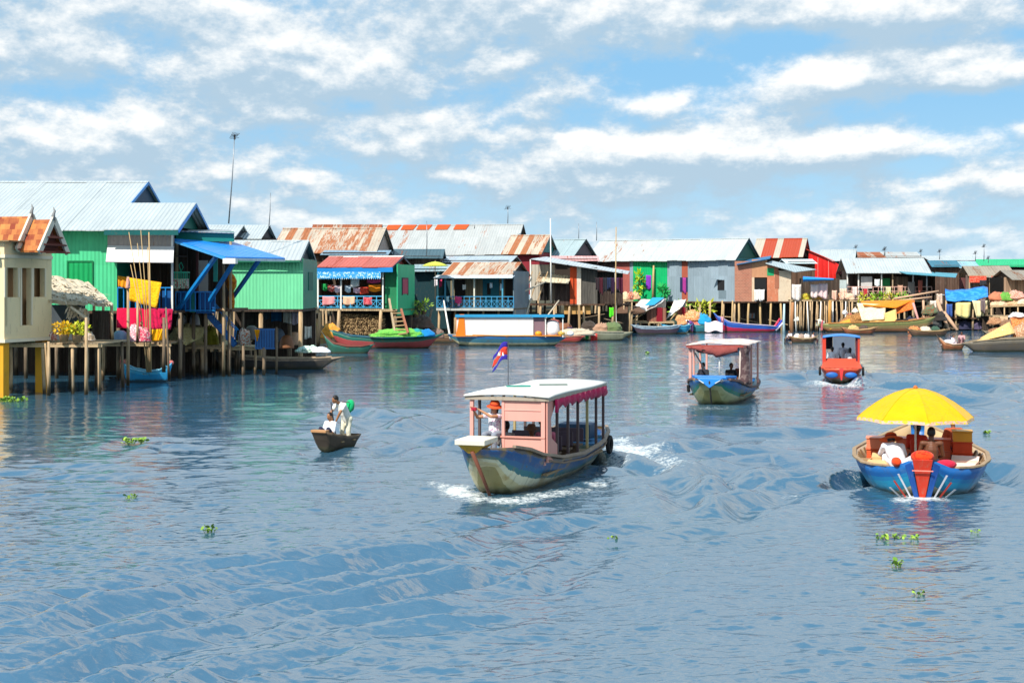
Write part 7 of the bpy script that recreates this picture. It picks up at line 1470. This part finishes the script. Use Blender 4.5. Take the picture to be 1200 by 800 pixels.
for (u0, u1, v, vb, c, c2, lab) in [(1162,1170,336,352,'#e0c0a8','#b87a60','tan and cream cloth under the grey thatch coloured roof'),(1172,1182,334,348,'#d8a088','#f0d8c8','salmon cloth under the grey thatch coloured roof'),(1188,1196,340,352,'#e8c8b0',None,'pale cloth at the right edge'),(1148,1156,328,334,'#3a3a40',None,'dark cloth row below the red orange signboard')]: hang(u0, u1, v, vb, 158, c, lab, col2=c2, folds=2)
platform('cluttered landing with sacks behind the right hand boats', 1160, 1260, 358, 150, 5, 7, name='landing', vr=355); d_ = platform('lower landing of rough boards behind the right hand boats', 1164, 1260, 370, 146, 4, 6, name='landing'); add_backing(d_, 3.5, d_.z)
for (u, v, c, c2, lab) in [(1178,352,'#5a9a3a','#8ab858','green vegetable heap on the cluttered landing'),(1170,358,'#e8c8a8','#d8a880','cream sacks on the cluttered landing'),(1186,358,'#e0b890','#c88a60','tan sacks right of the cream sacks'),(1197,357,'#e8d0b0',None,'pale sack at the right edge of the landing'),(1168,352,'#c87a5a',None,'terracotta jar on the cluttered landing'),(1190,350,'#d88a70','#e8c0b0','coral basket on the cluttered landing')]: lump(u, v, 150.8, 1.0, .6, .8, c, lab, 'sack', 'sack', c2)
# ---- right-hand moored boats
boat('long dark grey boat with tan matting roof at the right edge', 1126, 1240, 412, .85, [(0,'#3f3830'),(.4,'#5f564c'),(.8,'#7a7060'),(1.04,'#9a8a70'),(1.4,'#7d6a55')], (.6,.85,.95,1.0,1.2), dirt=.35)
boat('small brown canoe with a pale raised prow left of the matting boat', 1097, 1133, 410, .5, [(0,'#6a3a24'),(.4,'#8a5030'),(.8,'#b87a50'),(1.04,'#d8b8a0'),(1.4,'#a88a70')], (1.15,.55,.42,.45,.6), dirt=.2, group='small canoes by the far bank')
towel([P(1183,377,104.5), P(1190,390,103), P(1143,401,101.8), P(1152,394,103.6)], '#ecc27a', 'tan mat sloping over the bow of the matting boat', '#d8a860', .05, 'mat')
towel([P(1184,372,105), P(1205,370,105), P(1203,397,103.2), P(1188,395,103.2)], '#c86a34', 'rust orange sheet over the cabin of the matting boat', '#e0985a', .05, 'sheet')
lump(1200, 402, 103.8, .9, .7, 1.3, '#a87a58', 'load under the rust orange sheet', 'load', 'cargo', '#d8b898'); lump(1176, 400, 103.5, .5, .4, .7, '#e8e4e8', 'white bundle beside the tan mat', 'bundle', 'bundle'); lump(1162, 401, 103.2, .6, .4, .35, '#d88a58', 'orange brown cloth in the matting boat', 'cloth_bundle', 'cloth'); lump(1112, 404, 104.5, .6, .4, .35, '#e8dce0', 'white cloth in the small brown canoe', 'cloth_bundle', 'cloth')
person('person in grey pink crouching between the two right hand boats', P(1127, 402, 104.5), -30, seated(knL=(-.14,-.3,.38), knR=(.14,-.3,.38), anL=(-.12,-.28,-.02), anR=(.12,-.28,-.02)), '#c89a98', '#7a5a60', 1.0, skin=SKIN_D, fine=.025); person('person in white sitting in the right hand canoe', P(1117, 403, 104.8), 40, seated(), '#ecdce0', '#5a4a50', .8, skin=SKIN, fine=.025)
lump(1192, 372, 105.2, .6, .5, .35, '#d8d0c8', 'pale hat like bundle on top of the rust orange sheet', 'bundle', 'bundle')
for (u, v0, v1, d, lab) in [(1037,290,300,186,'small antenna on the far ridge above the grey roof, left'),(1079,293,300,186,'small antenna on the far ridge above the grey roof, right'),(1101,293,304,180,'small antenna right of the grey roof'),(1143,295,306,185,'left small antenna above the green roof'),(1153,287,306,185,'taller antenna above the green roof'),(1158,301,308,185,'short antenna close to the taller one above the green roof'),(1003,288,300,182,'dark antenna on the white ridge right of the red barn'),(1036,291,300,188,'second thin aerial on the far rusty ridge')]: antenna(u, v0, v1, d, lab, True, .04)

for (uL, uR, vw, hbm, st, lab, fl) in [(1060,1114,393.5,.6,[(0,'#3a2c20'),(.4,'#5a4030'),(.8,'#7a5a3c'),(1.04,'#a88a60'),(1.4,'#6a5238')],'dark brown sampan lying before the slanting logs',False),(1150,1192,396,.6,[(0,'#4a4038'),(.4,'#6a5f52'),(.8,'#8a7c68'),(1.04,'#a89878'),(1.4,'#6f6350')],'grey brown sampan nosing out under the lower landing',True),(984,1030,391.5,.55,[(0,'#4a3020'),(.4,'#8a4a2c'),(.8,'#a8683c'),(1.04,'#c8a070'),(1.4,'#7a5a3c')],'small rust brown sampan alongside the orange brown barge',True)]:
    boat(lab, uL, uR, vw, hbm, st, (.8,.5,.42,.46,.75), flip=fl, dirt=.25)
for (u, v, d, r, c, c2, lab) in [(1072,390,141,.7,'#c86a3a','#e0a868','orange sacking in the dark brown sampan'),(1084,390,141,.6,'#d8c8b0',None,'pale sack in the dark brown sampan'),(1096,390,141,.5,'#3f5a48',None,'green basket in the dark brown sampan'),(1166,392,138,.7,'#8a5a40','#b88a60','brown goods in the grey brown sampan'),(1177,392,138,.5,'#d88a58',None,'orange tub in the grey brown sampan'),(1000,388.5,143,.6,'#d8a060','#e8c890','tan matting in the small rust brown sampan'),(1012,388.5,143,.5,'#5a4a40',None,'dark basket in the small rust brown sampan'),
                               (1166,380,144.5,.8,'#9a6a4a','#c89a70','brown firewood heap under the cluttered landing'),(1182,382,144,.9,'#7a5a48','#a8805a','dark brown net heap under the cluttered landing'),(1194,380,144,.7,'#c8a888',None,'tan sack pile under the cluttered landing at the edge')]: lump(u, v, d, r, .5, .6, c, lab, 'heap', 'heap', c2)
for (u0, u1, v, vb, d, c, c2, lab) in [(1159,1167,371,381,145.6,'#b8906a','#8a6a4a','brown mat hung below the lower landing'),(1172,1181,371,380,145.6,'#d8b08a',None,'peach cloth hung below the lower landing'),(1186,1196,371,383,145.6,'#a85a40','#c88a68','rusty cloth hung below the lower landing at the edge'),(1090,1097,352,364,148.5,'#e0d0c0',None,'pale cloth hung behind the slanting logs'),(1098,1104,344,356,149,'#c8a890','#e8d8c8','tan rag hung at the left of the blue tarp hut')]: hang(u0, u1, v, vb, d, c, lab, col2=c2, folds=1.5, amp=.08)
